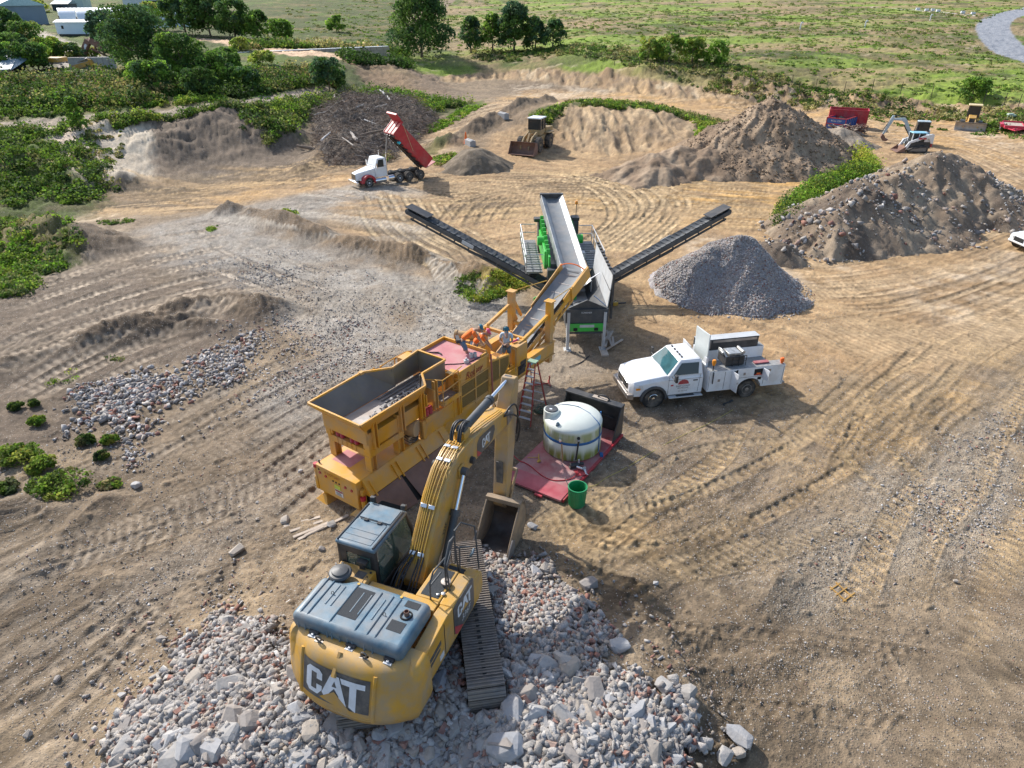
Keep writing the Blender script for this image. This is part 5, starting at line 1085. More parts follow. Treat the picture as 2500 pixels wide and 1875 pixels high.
        q = PB(); q.beam((A_.x-s*.1,A_.y-.1,.75), P(.55,.3,-.34), .1, .14); q.beam((A_.x-s*.1,A_.y+.5,.75), P(.55,-.3,-.34), .1, .14); q.beam((A_.x,A_.y+.1,.6),P(.0,0,0),.3,.5); q.done('conveyor_strut', DGR, cvp, bevel=.006)
screener()
# ================================================================== SERVICE TRUCK
def service_truck():
    f = G(1592, 994); r = G(1818, 969); h = f-r; yaw = math.atan2(-h[0], h[1])
    wb = float(np.hypot(*h)); n = np.array([h[1], -h[0]])/wb   # right-hand side of heading
    c = f+n*(1.0)
    T_ = thing('service_truck', 'white service pickup with open side lockers, raised white lid and red half-sun logo', 'pickup truck', (c[0], c[1], 0), yaw)
    hw = 1.0; W = WHT; ra = -wb; r_ = .41
    # bonnet/lower body
    p = PB()
    def sec(y, x, zb, zt, cr): return [(-x,y,zb),(x,y,zb),(x,y,zt-.18),(x-.1,y,zt-.03),(0,y,zt+cr),(-x+.1,y,zt-.03),(-x,y,zt-.18)]
    S_ = [sec(1.0,.72,.62,1.08,.02), sec(.86,.93,.55,1.22,.05), sec(.3,1.0,.55,1.34,.08), sec(-.55,1.0,.55,1.42,.06), sec(-.60,1.0,.5,1.40,.0), sec(-2.15,1.0,.5,1.40,.0)]
    vs = [v for s in S_ for v in s]; fs = [(j*7+i, j*7+(i+1) % 7, (j+1)*7+(i+1) % 7, (j+1)*7+i) for j in range(5) for i in range(7)]; fs += [tuple(range(7))[::-1], tuple(range(35,42))]
    p._add(vs, fs); bd = p.done('body', W, T_, bevel=.07, seg=4)
    p = PB(); p.hexa([(-.99,-.55,1.36),(.99,-.55,1.36),(.99,-2.12,1.36),(-.99,-2.12,1.36)], [(-.76,-1.12,1.96),(.76,-1.12,1.96),(.80,-2.08,1.96),(-.80,-2.08,1.96)]); p.hexa([(-.76,-1.12,1.955),(.76,-1.12,1.955),(.8,-2.08,1.955),(-.8,-2.08,1.955)], [(-.6,-1.35,2.02),(.6,-1.35,2.02),(.66,-1.98,2.02),(-.66,-1.98,2.02)]); cb = p.done('cab', W, T_, bevel=.08, seg=4)
    def lerp4(a, b, c, d, u_, v): a, b, c, d = map(Vector, (a, b, c, d)); return a.lerp(b, u_).lerp(d.lerp(c, u_), v)
    def pane(q, u0, u1, v0, v1, o, m, nm, par):
        n_ = (Vector(q[1])-Vector(q[0])).cross(Vector(q[3])-Vector(q[0])).normalized()*o; x = PB(); x._add([lerp4(*q, u0, v0)+n_, lerp4(*q, u1, v0)+n_, lerp4(*q, u1, v1)+n_, lerp4(*q, u0, v1)+n_], [(0,1,2,3)]); return x.done(nm, m, par)
    fr = [(.99,-.55,1.36),(-.99,-.55,1.36),(-.76,-1.12,1.96),(.76,-1.12,1.96)]
    pane(fr, .06, .94, .06, .93, .012, GLB, 'windscreen', cb)
    sdL = [(-.99,-.55,1.36),(-.99,-2.12,1.36),(-.80,-2.08,1.96),(-.76,-1.12,1.96)]; pane(sdL, .14, .86, .08, .84, .012, GLD, 'side_window', cb)
    sdR = [(.99,-2.12,1.36),(.99,-.55,1.36),(.76,-1.12,1.96),(.80,-2.08,1.96)]; pane(sdR, .14, .86, .08, .84, .012, GLD, 'side_window', cb)
    bk = [(-.99,-2.12,1.36),(.99,-2.12,1.36),(.80,-2.08,1.96),(-.80,-2.08,1.96)]; pane(bk, .1, .9, .15, .8, .012, GLD, 'rear_window', cb)
    for x in (-.5,-.28,-.05,.22,.5):
        p = PB(); p.box((x,-1.28,2.03), (.1,.07,.05)); p.done('roof_marker', BLK, cb, bevel=.012)
    # grille, bumper, lamps
    p = PB(); p.b2(-.6,.6,.96,1.02,.72,1.06); g = p.done('grille', CHR, bd, bevel=.03)
    p = PB(); [p.b2(a,b,1.021,1.027,z0,z1) for a, b in ((-.54,-.04),(.04,.54)) for z0, z1 in ((.75,.87),(.91,1.03))]; p.done('grille_opening', DKIN, g)
    p = PB(); p.hexa([(-.98,.88,.42),(.98,.88,.42),(.92,1.12,.44),(-.92,1.12,.44)], [(-1.0,.86,.7),(1.0,.86,.7),(.93,1.13,.68),(-.93,1.13,.68)]); p.done('front_bumper', STL, T_, bevel=.04, seg=3)
    for s in (-1, 1):
        p = PB(); p.hexa([(s*.66,.94,.86),(s*.94,.74,.86),(s*1.01,.5,.88),(s*.7,.85,.88)], [(s*.66,.95,1.1),(s*.92,.78,1.1),(s*1.0,.5,1.1),(s*.68,.86,1.1)]); hl = p.done('headlight', mat('lamp_clear', (.6,.6,.58), .15, noise=.1), T_, bevel=.015)
        p = PB(); p.b2(min(s*.86,s*.99),max(s*.86,s*.99),.6,.78,.88,.96); p.done('indicator', AMB, hl)
        # flare
        p = PB(); pr = [(.56,.36)]+[(.60*math.cos(t), .42+.60*math.sin(t)) for t in np.linspace(0, math.pi, 12)]+[(-.56,.36),(-.47,.36)]+[(.50*math.cos(t), .42+.50*math.sin(t)) for t in np.linspace(math.pi, 0, 12)]+[(.5,.36)]
        p.prism(pr, 'x', min(s*.95,s*1.06), max(s*.95,s*1.06)); p.done('wheel_flare', DGR, T_, bevel=.01)
        p = PB(); p.cyl((s*.99,0,.45),(s*1.008,0,.45),.5,n=24); p.done('wheel_well', DKIN, T_)
        wheel(T_, (s*.92,0,r_), r_, .26, s, CHR if s < 0 else STL)
        wheel(T_, (s*.93,ra,r_), r_, .26, s, STL); wheel(T_, (s*.64,ra,r_), r_, .26, s, STL)
        p = PB(); p.tube([(s*1.0,-.75,1.35),(s*1.3,-.72,1.38)], .025); p.b2(min(s*1.24,s*1.42),max(s*1.24,s*1.42),-.82,-.72,1.3,1.62); p.done('wing_mirror', BLK, T_, bevel=.02)
        p = PB(); p.b2(min(s*.92,s*1.14),max(s*.92,s*1.14),-2.15,-.65,.4,.45); st = p.done('running_board', LGR, T_, bevel=.012); p = PB(); p.b2(min(s*.97,s*1.1),max(s*.97,s*1.1),-1.8,-1.0,.451,.456); p.done('tread', PAD, st)
        p = PB(); p.tube([(s*1.003,-.62,.55),(s*1.003,-.62,1.36)], .006); p.tube([(s*1.003,-1.95,.55),(s*1.003,-2.0,1.36)], .006); p.tube([(s*1.003,-.6,1.22),(s*1.003,-2.1,1.22)], .005); p.done('door_seam', DKIN, bd)
        p = PB(); p.b2(min(s*1.0,s*1.02),max(s*1.0,s*1.02),-1.9,-1.7,1.10,1.15); p.done('door_handle', BLK, bd, bevel=.006)
    # door logo: red half disc with writing below
    p = PB(); cx_ = -1.28; p._add([(-1.0065, cx_+.24*math.cos(t), .98+.22*math.sin(t)) for t in np.linspace(0, math.pi, 20)], [tuple(range(20))]); p.b2(-1.007,-1.005,-.84,-.72,.93,1.0); p.done('half_sun_logo', RED, bd)
    p = PB(); p.text('EAST COAST', (-1.006,cx_,.90), (0,-1,0), (0,0,1), .11, .001); p.text('RECYCLING', (-1.006,cx_,.80), (0,-1,0), (0,0,1), .09, .001); p.text('631 555 0140', (-1.006,cx_,.66), (0,-1,0), (0,0,1), .07, .001); p.done('door_lettering', LETK, bd)
    # service body
    yb0, yb1 = -2.32, ra-1.55
    p = PB()
    for s in (-1, 1):
        a_, b_ = sorted((s*.68, s*1.13)); p.prism([(yb0,.55),(yb0,1.5),(yb1,1.5),(yb1,.55),(ra-.56,.55)]+[(ra-.56*math.cos(t), .5+.5*math.sin(t)) for t in np.linspace(.1, math.pi-.1, 10)]+[(ra+.56,.55)], 'x', a_, b_)
    p.b2(-.68,.68,yb1,yb0,.85,.98); p.b2(-.68,.68,yb0-.08,yb0,.98,1.6); sb = p.done('service_body', W, T_, bevel=.015)
    p = PB(); p.b2(-1.12,-.69,yb1+.02,yb0-.02,1.502,1.512); p.b2(.69,1.12,yb1+.02,yb0-.02,1.502,1.512); p.b2(-.66,.66,yb1+.02,yb0-.1,.982,.99); p.done('body_top_plate', mat('checker_plate_grey', (.30,.30,.29), .7, .2, noise=.2, nscale=8), sb)
    p = PB()
    for y in (-2.36,-3.05,-3.55,ra+.62,ra-.62,yb1+.05): p.b2(-1.136,-1.131,y-.006,y+.006,.62,1.44)
    p.b2(-1.136,-1.131,ra-.6,ra+.6,1.06,1.07); p.done('locker_seam', DKIN, sb)
    # open lockers: dark cavities with doors swung out
    p = PB(); p.b2(-1.14,-1.132,ra+.66,ra+.86,.64,1.42); p.b2(-1.14,-1.132,ra-.52,ra-.14,1.12,1.42); p.b2(-1.14,-1.132,ra+.62,ra+.68,.62,1.46); p.done('locker_opening', DKIN, sb)
    p = PB(); p.b2(-1.16,-1.141,ra-.5,ra-.16,1.13,1.17); p.b2(-1.155,-1.141,ra-.42,ra-.25,1.17,1.24,1); p.done('tool_case', [RED, ORG], sb)
    p = PB(); p.plate([(-1.14,ra+.88,.6),(-1.55,ra+.80,.6),(-1.55,ra+.80,1.46),(-1.14,ra+.88,1.46)], .03); p.plate([(-1.14,ra-.53,.98),(-1.14,ra-.53,1.46),(-1.5,ra-.62,1.46),(-1.5,ra-.62,.98)], .03); p.done('locker_door', W, sb, bevel=.006)
    p = PB()
    for y, z in ((-2.8,1.05),(-3.4,1.05),(ra+.3,1.24),(ra-.85,1.05),(ra-.85,1.3)): p.b2(-1.145,-1.131,y-.05,y+.05,z-.06,z+.06)
    p.b2(-1.55,-1.53,ra+.77,ra+.84,1.02,1.1); p.done('locker_handle', STL, sb, bevel=.006)
    p = PB(); p.b2(-1.142,-1.132,ra-.5,ra-.34,.9,1.02); p.done('fuel_door', DKIN, sb)
    # raised lid panel, second lid, far upper box
    p = PB(); p.plate([(-.62,-2.42,1.5),(.38,-2.30,1.5),(.38,-2.25,2.95),(-.62,-2.38,2.95)], .05); p.done('raised_lid', mat('lid_white', (.62,.66,.64), .35, noise=.04), T_, bevel=.01)
    p = PB(); p.plate([(.45,-2.2,1.3),(1.15,-2.12,1.3),(1.15,-2.1,2.0),(.55,-2.2,1.9)], .03); p.b2(-.64,.68,-2.46,-2.36,1.0,1.9); p.done('headboard', W, T_, bevel=.008)
    p = PB(); p.b2(.72,1.16,yb1+.3,-2.6,1.52,2.02); p.b2(.70,.72,yb1+.35,-3.2,1.5,2.0,1); ub = p.done('upper_tool_box', [DGR, BLK], T_, bevel=.012)
    p = PB(); p.b2(.70,1.17,yb1+.28,-2.6,2.022,2.03); p.b2(.69,.70,yb1+.4,-3.3,1.86,1.98,1); p.b2(.69,.70,-3.2,-2.75,1.6,2.0,1); p.done('box_lid', [LGR, STL], ub)
    # compressor
    p = PB(); p.b2(-.85,-.1,-4.0,-3.15,1.53,1.95); cmp_ = p.done('welder_generator', BLK, T_, bevel=.03)
    p = PB(); p.b2(-.75,-.2,-3.85,-3.3,1.96,2.06); p.tube(bez((-.8,-3.2,1.9),(-.6,-3.1,2.2),(-.2,-3.1,2.1)), .04); p.cyl((-.6,-3.15,2.02),(-.2,-3.15,2.02),.09); p.cyl((-.6,-4.05,1.98),(-.1,-4.05,1.98),.08); p.done('engine_top', mat('worn_alloy', (.45,.45,.43), .4, .6, noise=.35, nscale=9), cmp_, bevel=.01)
    p = PB(); [p.tube([(-.88,-4.05+k*.3,1.52),(-.88,-4.05+k*.3,1.98)], .015) for k in range(4)]; p.tube([(-.88,-4.05,1.98),(-.88,-3.1,1.98)], .018); p.tube([(-.88,-4.05,1.75),(-.88,-3.1,1.75)], .012); p.done('roll_cage', BLK, cmp_)
    for x, y, m in ((-1.05,-2.5,AMB),(-1.0,yb1+.12,ORG)):
        p = PB(); p.lathe([(.06,1.52),(.06,1.6),(.085,1.61),(.085,1.74),(.06,1.77),(0,1.77)], (x,y,.25 if m is AMB else 0), 14); p.done('beacon', m, T_)
    p = PB(); p.tube([(-1.05,-2.5,1.9),(-1.05,-2.5,1.5),(-1.16,-2.5,1.45),(-1.18,-2.5,.95)], .025); p.done('beacon_pole', BLK, T_)
    p = PB(); p.b2(-.9,-.7,ra-.9,ra-.25,1.53,1.58); p.done('drawbar', REDD, T_)
    p = PB(); p.b2(-1.0,1.0,yb1-.22,yb1,.48,.58); p.b2(-.12,.12,yb1-.4,yb1-.2,.42,.52); p.done('rear_bumper', STL, T_, bevel=.01)
    p = PB(); p.b2(-.45,.45,yb1+.1,.6,.5,.68); p.b2(-.8,.8,ra-.08,ra+.08,.34,.5); p.b2(-.8,.8,-.08,.08,.34,.5); p.done('chassis', BLK, T_)
service_truck()
# ================================================================== RED FLATBED PLATE, TANK AND SMALL THINGS
def plate_and_tank():
    q = [G(1238, 1172, .14), G(1357, 1216, .14), G(1515, 1062, .14), G(1392, 1010, .14)]
    q = [np.array(a) for a in q]
    c0 = (q[0]+q[1])/2; ax = ((q[2]+q[3])/2-c0); yaw = math.atan2(-ax[0], ax[1]); Ln = float(np.hypot(*ax)); wd = 2.35
    T_ = thing('flatbed_deck', 'dusty red steel flatbed deck lying on the ground with a black bucket-shaped headboard', 'flatbed', (c0[0], c0[1], 0), yaw)
    h = wd/2
    p = PB(); p.b2(-h,h,.0,Ln,.06,.14); p.done('deck_plate', REDD, T_, bevel=.008)
    p = PB(); p.b2(h-.04,h+.08,.1,Ln,.0,.12); p.b2(-h-.02,-h+.04,.0,Ln,.0,.08); p.b2(-h+.3,-h+.5,.3,Ln,.0,.06); p.b2(h-.5,h-.3,.3,Ln,0,.06); p.cyl((.2,-.08,.06),(.5,-.08,.06),.05); p.done('side_rail', RED, T_, bevel=.008)
    p = PB(); p.b2(-h,h,0,.75,.141,.146); p.done('ramp_tail', mat('bright_worn_red', (.42,.06,.08), .5, noise=.2, nscale=2.5, dirt=(.35,.2,.2), dirtamt=.5), T_)
    # headboard: a black loader-bucket like box
    hb = PB(); hb.b2(-h-.05,h+.02,Ln-.05,Ln,.14,1.42); hb.prism([(Ln-.05,.14),(Ln-.85,.14),(Ln-.25,1.40),(Ln-.05,1.40)], 'x', h-.03, h+.02); hb.prism([(Ln-.05,.14),(Ln-.85,.14),(Ln-.25,1.40),(Ln-.05,1.40)], 'x', -h-.05, -h); hb.b2(-h-.06,h+.03,Ln-.32,Ln+.02,1.40,1.48); hb.tube([(-h,Ln-.1,.9),(h-.35,Ln-.1,.75)], .03)
    hb = hb.done('headboard', BLK, T_, bevel=.01)
    p = PB(); p.b2(-.1,.55,Ln-.22,Ln-.02,1.48,1.51); p.tube(bez((.1,Ln-.1,1.5),(.2,Ln-.1,1.68),(.5,Ln-.1,1.68),(.6,Ln-.1,1.5)), .03, m=1); p.done('folded_sheet', [WOOD, HOSE], hb)
    yv = Vector((-math.sin(yaw), math.cos(yaw))); xv = Vector((math.cos(yaw), math.sin(yaw)))
    W2 = lambda x, y: Vector((c0[0], c0[1]))+xv*x+yv*y
    # tank
    tc = Vector(G(1398, 1127, .15)) + Vector((0.05, 1.08)); r_ = 1.09; z0 = .148
    TM = mat('tank_plastic', (.68,.71,.64), .5, noise=.06, nscale=2); nt = TM.node_tree; L = nt.links; b = nt.nodes['Principled BSDF']
    src = b.inputs['Base Color'].links[0].from_socket; tcn = N(nt, 'ShaderNodeTexCoord'); sp_ = N(nt, 'ShaderNodeSeparateXYZ'); L.new(tcn.outputs['Object'], sp_.inputs[0])
    ns = N(nt, 'ShaderNodeTexNoise'); ns.inputs['Scale'].default_value = 2.2; ns.inputs['Detail'].default_value = 6; mp = N(nt, 'ShaderNodeMapping'); mp.inputs['Scale'].default_value = (3, 3, .5); L.new(tcn.outputs['Object'], mp.inputs[0]); L.new(mp.outputs[0], ns.inputs['Vector'])
    def zone(a, b_, c, d_):   # algae grows in two belts of the wall
        m1 = N(nt, 'ShaderNodeMapRange', interpolation_type='SMOOTHSTEP'); m1.inputs[1].default_value = a; m1.inputs[2].default_value = b_; L.new(sp_.outputs[2], m1.inputs[0])
        m2 = N(nt, 'ShaderNodeMapRange', interpolation_type='SMOOTHSTEP'); m2.inputs[1].default_value = c; m2.inputs[2].default_value = d_; m2.inputs[3].default_value = 1; m2.inputs[4].default_value = 0; L.new(sp_.outputs[2], m2.inputs[0])
        mm = N(nt, 'ShaderNodeMath', operation='MULTIPLY'); L.new(m1.outputs[0], mm.inputs[0]); L.new(m2.outputs[0], mm.inputs[1]); return mm
    z1 = zone(-.1, .02, .18, .62); z2 = zone(.76, .82, 1.1, 1.25); ad = N(nt, 'ShaderNodeMath', operation='ADD'); L.new(z1.outputs[0], ad.inputs[0]); z2m = N(nt, 'ShaderNodeMath', operation='MULTIPLY'); z2m.inputs[1].default_value = .75; L.new(z2.outputs[0], z2m.inputs[0]); L.new(z2m.outputs[0], ad.inputs[1])
    nr = N(nt, 'ShaderNodeMapRange'); nr.inputs[1].default_value = .25; nr.inputs[2].default_value = .55; L.new(ns.outputs[0], nr.inputs[0]); mu = N(nt, 'ShaderNodeMath', operation='MULTIPLY'); L.new(ad.outputs[0], mu.inputs[0]); L.new(nr.outputs[0], mu.inputs[1]); mu.use_clamp = True
    mx = N(nt, 'ShaderNodeMix', data_type='RGBA'); L.new(mu.outputs[0], mx.inputs[0]); L.new(src, mx.inputs[6]); mx.inputs[7].default_value = (.26,.29,.06,1); L.new(mx.outputs[2], b.inputs['Base Color'])
    K_ = thing('water_tank', 'round white plastic water tank with green algae stains and blue straps on the red deck', 'water tank', (tc.x, tc.y, z0), 0)
    p = PB(); p.lathe([(r_-.03,0),(r_,.03),(r_,.72),(r_-.015,.75),(r_-.015,.79),(r_,.82),(r_,1.22),(r_-.02,1.27),(r_*.9,1.35),(r_*.6,1.47),(r_*.3,1.54),(0,1.56)], (0,0,0), 72); tb = p.done('tank_shell', TM, K_, ang=60)
    p = PB(); p.lathe([(.30,1.1),(.29,1.60),(.24,1.60),(.24,1.58),(0,1.58)], (-.82,.02,0), 32); p.done('filler_neck', TM, K_, ang=50)
    p = PB(); p.lathe([(.235,1.59),(.23,1.64),(.16,1.65),(0,1.65)], (-.82,.02,0), 28); lid = p.done('lid', DGR, K_); p = PB(); p.b2(-.9,-.8,-.08,.0,1.652,1.656); p.done('lid_label', WHT, lid)
    p = PB(); p.lathe([(.09,1.2),(.08,1.40),(.05,1.43),(.05,1.47),(0,1.47)], (-.62,-.68,0), 16); p.done('vent_cap', HOOD, K_)
    STRAP = mat('blue_strap', (.02,.12,.32), .5)
    p = PB(); p.lathe([(r_+.004,.70),(r_+.012,.72),(r_+.012,.79),(r_+.004,.81)], (0,0,0), 64)
    pts = [(-.6,.62,1.46),(-.2,.5,1.52),(.2,.3,1.55),(.6,-.05,1.48),(.84,-.42,1.37),(.93,-.54,1.29),(.95,-.57,1.2),(.95,-.57,.1)]
    for a, b_ in zip(pts[:-1], pts[1:]): p.beam(a, b_, .06, .012, up=(.5,.3,1) if a[2] > 1.22 else (.85,-.5,0))
    p.b2(1.05,1.09,.3,.36,.4,1.3); p.b2(1.0,1.12,-.75,-.55,-.1,.05); p.done('tie_strap', STRAP, K_)
    p = PB(); p.lathe([(.06,0),(.06,.04),(0,.04)], (.12,-r_,1.05), 14, axis=Matrix.Rotation(R(90), 3, 'X')); p.tube([(.12,-r_-.05,1.05),(.12,-r_-.08,.95),(.05,-r_-.14,.2)], .035, n=8); p.done('outlet_pipe', HOSE, K_)
    p = PB(); p.cyl((.12,-r_,1.0),(.12,-r_-.09,.96),.05); p.b2(-.58,-.5,-r_-.0,-r_+.15,.88,.95); p.done('valve', SILV, K_)
    p = PB(); p.beam((-.48,-r_+.02,.78),(-.42,-r_-.05,.05),.05,.02); p.done('wooden_stick', mat('raw_wood', (.40,.22,.10), .8), K_)
    # pump, hoses and tools on the deck
    x0, y0 = G(1405, 1140, .15)
    P_ = thing('water_pump', 'small black and silver pump with fittings at the foot of the water tank', 'pump', (x0, y0, .148), .3)
    p = PB(); p.cyl((-.22,0,.1),(.12,0,.1),.09); p.b2(-.25,.1,-.08,.08,0,.05); p.cyl((.12,.02,.12),(.3,-.05,.12),.06); p.done('pump_motor', BLK, P_, bevel=.01)
    p = PB(); p.cyl((.0,-.12,.1),(.15,-.3,.1),.045); p.cyl((.12,0,.12),(.12,.0,.3),.04); p.b2(.2,.3,-.3,-.2,0,.1); p.done('fitting', SILV, P_)
    p = PB(); [p.tube(bez((.15,-.2,.08),(.3+.05*k,-.35,.02+.02*k),(.1,-.5,.02),(.25,-.6+.08*k,.03)), .014) for k in range(3)]; p.done('hose_tail', LETW, P_)
    p = PB(); p.b2(-.15,.25,-.55,-.15,.003,.006); p.done('spilled_paint', RED, P_)
    def ghose(name, label, cat, pts, r, m, zf=None):
        P = smooth([np.array(G(a, b_, z)) .tolist()+[z] for a, b_, z in pts], 3); q = PB(); q.tube([tuple(v) for v in P], r, n=6); o = q.done(name, m); tag(o, label, cat); return o
    ghose('red_hose', 'red hose curving across the dusty red deck towards the pump', 'hose', [(1222,1045,.6),(1232,1075,.3),(1258,1122,.17),(1290,1132,.16),(1320,1160,.16),(1350,1175,.16),(1400,1170,.16),(1410,1150,.2)], .018, mat('hose_red', (.42,.02,.03), .5))
    ghose('extension_cord', 'thin yellow cord running across the dirt from the green bin towards the service truck', 'cord', [(1400,1186,.02),(1450,1190,.02),(1480,1165,.02),(1520,1148,.02),(1600,1098,.02),(1660,1065,.02),(1720,1040,.02),(1790,1000,.02)], .010, mat('cord_yellow', (.42,.35,.08), .6))
    ghose('black_cable', 'black cable lying on the dirt between the crusher and the screener', 'cable', [(1390,896,.03),(1420,885,.03),(1432,874,.03),(1440,868,.03)], .02, HOSE)
    for k in range(1):
        P = PB()
        rn = random.Random(3)
        x1, y1 = G(1315, 1005)
        for i in range(9):
            pts = [(x1+rn.uniform(-.5,.6), y1+rn.uniform(-.4,.4), .03+.02*i) for _ in range(5)]; P.tube(smooth([np.array(q_) for q_ in pts], 3), .014, n=5)
        o = P.done('hose_coil', mat('hose_green', (.03,.09,.06), .5)); tag(o, 'tangled green hose heaped on the ground behind the red stepladder', 'hose')
    # hand pump tool on deck
    x1, y1 = G(1308, 1118, .15); p = PB(); p.tube([(x1-.3,y1,.17),(x1+.1,y1,.18)], .012); p.tube([(x1+.1,y1-.2,.17),(x1+.12,y1+.2,.18)], .02); p.cyl((x1+.06,y1-.25,.15),(x1+.16,y1-.22,.22),.05); o = p.done('hand_tool', mat('brass_yellow', (.5,.3,.05), .5)); tag(o, 'small yellow valve key lying on the red deck left of the tank', 'tool')
    # green bin
    x1, y1 = G(1409, 1240); Bn = thing('waste_bin', 'open green ribbed plastic bin standing on the dirt in front of the red deck', 'bin', (x1, y1+.2, 0))
    GB = mat('bin_green', (.01,.27,.10), .4, noise=.12, dirt=(.1,.12,.08), dirtamt=.3)
    p = PB(); p.lathe([(.265,0),(.27,.02),(.315,.72),(.335,.74),(.335,.77),(.30,.77),(.30,.74),(.255,.05),(0,.05)], (0,0,0), 36); bo = p.done('bin_body', GB, Bn)
    p = PB(); [p.beam((.27*math.cos(t),.27*math.sin(t),.03),(.315*math.cos(t),.315*math.sin(t),.70),.022,.022) for t in np.linspace(0, 2*math.pi, 29)[:-1]]; p.done('bin_rib', GB, bo)
    p = PB(); p.tube([(-.1,.1,.1),(-.42,.2,.98)], .014); p.done('stick_handle', WOOD, Bn)
    # step ladder (red fibreglass, grey treads)
    x1, y1 = G(1293, 1030); x2, y2 = G(1322, 1003)
    Ld = thing('stepladder', 'tall red stepladder with grey treads standing beside the crusher', 'ladder', (x1-.12, y1-.0, 0), R(-28))
    LR_ = mat('fibreglass_red', (.36,.035,.03), .5, noise=.12, dirt=(.3,.2,.15), dirtamt=.3); zt = 2.55
    p = PB()
    for s in (-1, 1): p.beam((s*.30,-.25,0),(s*.14,.42,zt),.04,.08); 
    fr_ = p.done('front_rail', LR_, Ld)
    p = PB()
    for s in (-1, 1): p.beam((s*.32,1.25,0),(s*.16,.55,zt),.03,.06)
    p.done('rear_rail', LR_, Ld)
    for k in range(8):
        t = (k+1)/9; w_ = .30-.16*t; y = -.25+.67*t; p = PB(); p.b2(-w_,w_,y-.05,y+.05,zt*t-.015,zt*t+.015); p.done('tread', LGR, Ld)
    p = PB(); [p.b2(-.3+.14*t,.3-.14*t,1.25-.7*t-.02,1.25-.7*t+.02,zt*t-.015,zt*t+.015) for t in (.15,.35,.55,.75)]; p.done('rear_brace', LGR, Ld)
    p = PB(); p.b2(-.19,.19,.34,.62,zt,zt+.05); p.done('top_cap', mat('cap_green', (.25,.36,.24), .6), Ld, bevel=.01)
    # planks in front of the crusher
    for i, (a, b_, c_, d_) in enumerate(((693,1286,782,1262),(708,1298,788,1272),(716,1312,802,1276),(728,1318,850,1258),(745,1308,790,1285))):
        z = .05+.012*i; A = G(a, b_, z); B_ = G(c_, d_, z); m_ = (A+B_)/2; q = PB(); q.box((0,0,0), (float(np.hypot(*(B_-A))), .11, .05)); o = q.done('timber_plank', WOOD, bevel=.004)
        o.location = (m_[0], m_[1], z); o.rotation_euler = (0, 0, math.atan2(B_[1]-A[1], B_[0]-A[0]))
        tag(o, ['longest-lying outer plank nearest the concrete chunks, left of the excavator cab','second plank from the outside in the fan of timber left of the cab','third plank in the middle of the fan of timber left of the cab','longest dark plank reaching under the crusher corner','short plank resting across the fan of timber'][i], 'plank', 'planks lying beside the crusher')
    # odds and ends on the ground
    def small(name, label, cat, px, py, build, rz=0, z=0):
        x, y = G(px, py, z); t = thing(name, label, cat, (x, y, z), rz); build(t); return t
    def saw(t):
        p = PB(); p.b2(-.14,.14,-.1,.1,0,.2); p.done('motor_housing', YTUBE, t, bevel=.02); p = PB(); p.tube([(-.1,0,.2),(0,0,.3),(.12,0,.2)], .02); p.cyl((.14,0,.1),(.62,.05,.1),.045); p.done('tool_handle', BLK, t)
    small('power_tool', 'yellow and black cut-off tool lying by the right wall of the screener', 'power tool', 1502, 745, saw, .1)
    def wrench(t):
        p = PB(); p.tube([(-.25,-.05,.03),(.1,.02,.03)], .03); p.tube([(.1,.02,.03),(.3,.1,.03)], .045); p.tube([(-.25,-.05,.03),(-.3,-.12,.03),(-.22,-.15,.03)], .02); p.done('wrench_body', HOSE, t)
    small('grease_gun', 'small dark grease gun on the ground beside the service truck', 'tool', 1776, 984, wrench, .3)
    def stand(t):
        p = PB(); p.tube([(-.45,0,.04),(.3,.05,.04)], .03); p.tube([(.3,-.2,.03),(.3,.25,.06)], .03); p.tube([(.3,.05,.04),(.32,.05,.4)], .03); p.tube([(-.45,-.15,.04),(-.45,.2,.04)], .03); p.done('stand_frame', LR_, t)
    small('pipe_stand', 'small red metal pipe stand lying on the dirt right of the stepladder', 'stand', 1325, 940, stand, .2)
    def grate(t):
        p = PB(); [p.beam((x,-.3,.03),(x+.12,.3,.03),.04,.05) for x in (-.2,.1)]; [p.beam((-.28+.05*k,y,.04),(.3,y,.04),.03,.04) for k, y in enumerate((-.25,0,.22))]; p.done('grate_bars', mat('ochre_iron', (.38,.22,.06), .9), t)
    small('iron_frame', 'broken ochre iron frame half buried in the gravel at the right', 'scrap metal', 2052, 1448, grate, .6, -.03)
    def lgs(t):
        rn = random.Random(8)
        for i in range(1): pass
        p = PB(); [p.beam((rn.uniform(-.4,.4),rn.uniform(-.5,.5),.04+.05*i),(rn.uniform(-.4,.4)+.4,rn.uniform(-.5,.5)+.9,.06+.05*i),.1,.05) for i in range(8)]; p.done('scrap_boards', WOOD, t)
    small('scrap_pile', 'little stack of dark scrap boards behind the right leg of the screener', 'scrap wood', 1492, 850, lgs, .2)
plate_and_tank()
# ================================================================== FAR VEHICLES
def track_loop(p, x, L_, rad, hw, zc, n=30, y0=0):
    tot = 4*L_+2*math.pi*rad
    for k in range(n):
        u_ = (k+.5)/n*tot
        if u_ < 2*L_: y, z, a = -L_+u_, zc+rad, 0
        elif u_ < 2*L_+math.pi*rad: t = (u_-2*L_)/rad; y, z, a = L_+rad*math.sin(t), zc+rad*math.cos(t), -t
        elif u_ < 4*L_+math.pi*rad: y, z, a = L_-(u_-2*L_-math.pi*rad), zc-rad, math.pi
        else: t = (u_-4*L_-math.pi*rad)/rad; y, z, a = -L_-rad*math.sin(t), zc-rad*math.cos(t), math.pi-t
        q = Matrix.Rotation(a, 3, 'X'); p.box((x, y0+y, z), (2*hw, tot/n*.8, .05), rot=q); p.box(Vector((x, y0+y, z))+q @ Vector((0,0,.04)), (2*hw, .03, .04), rot=q)
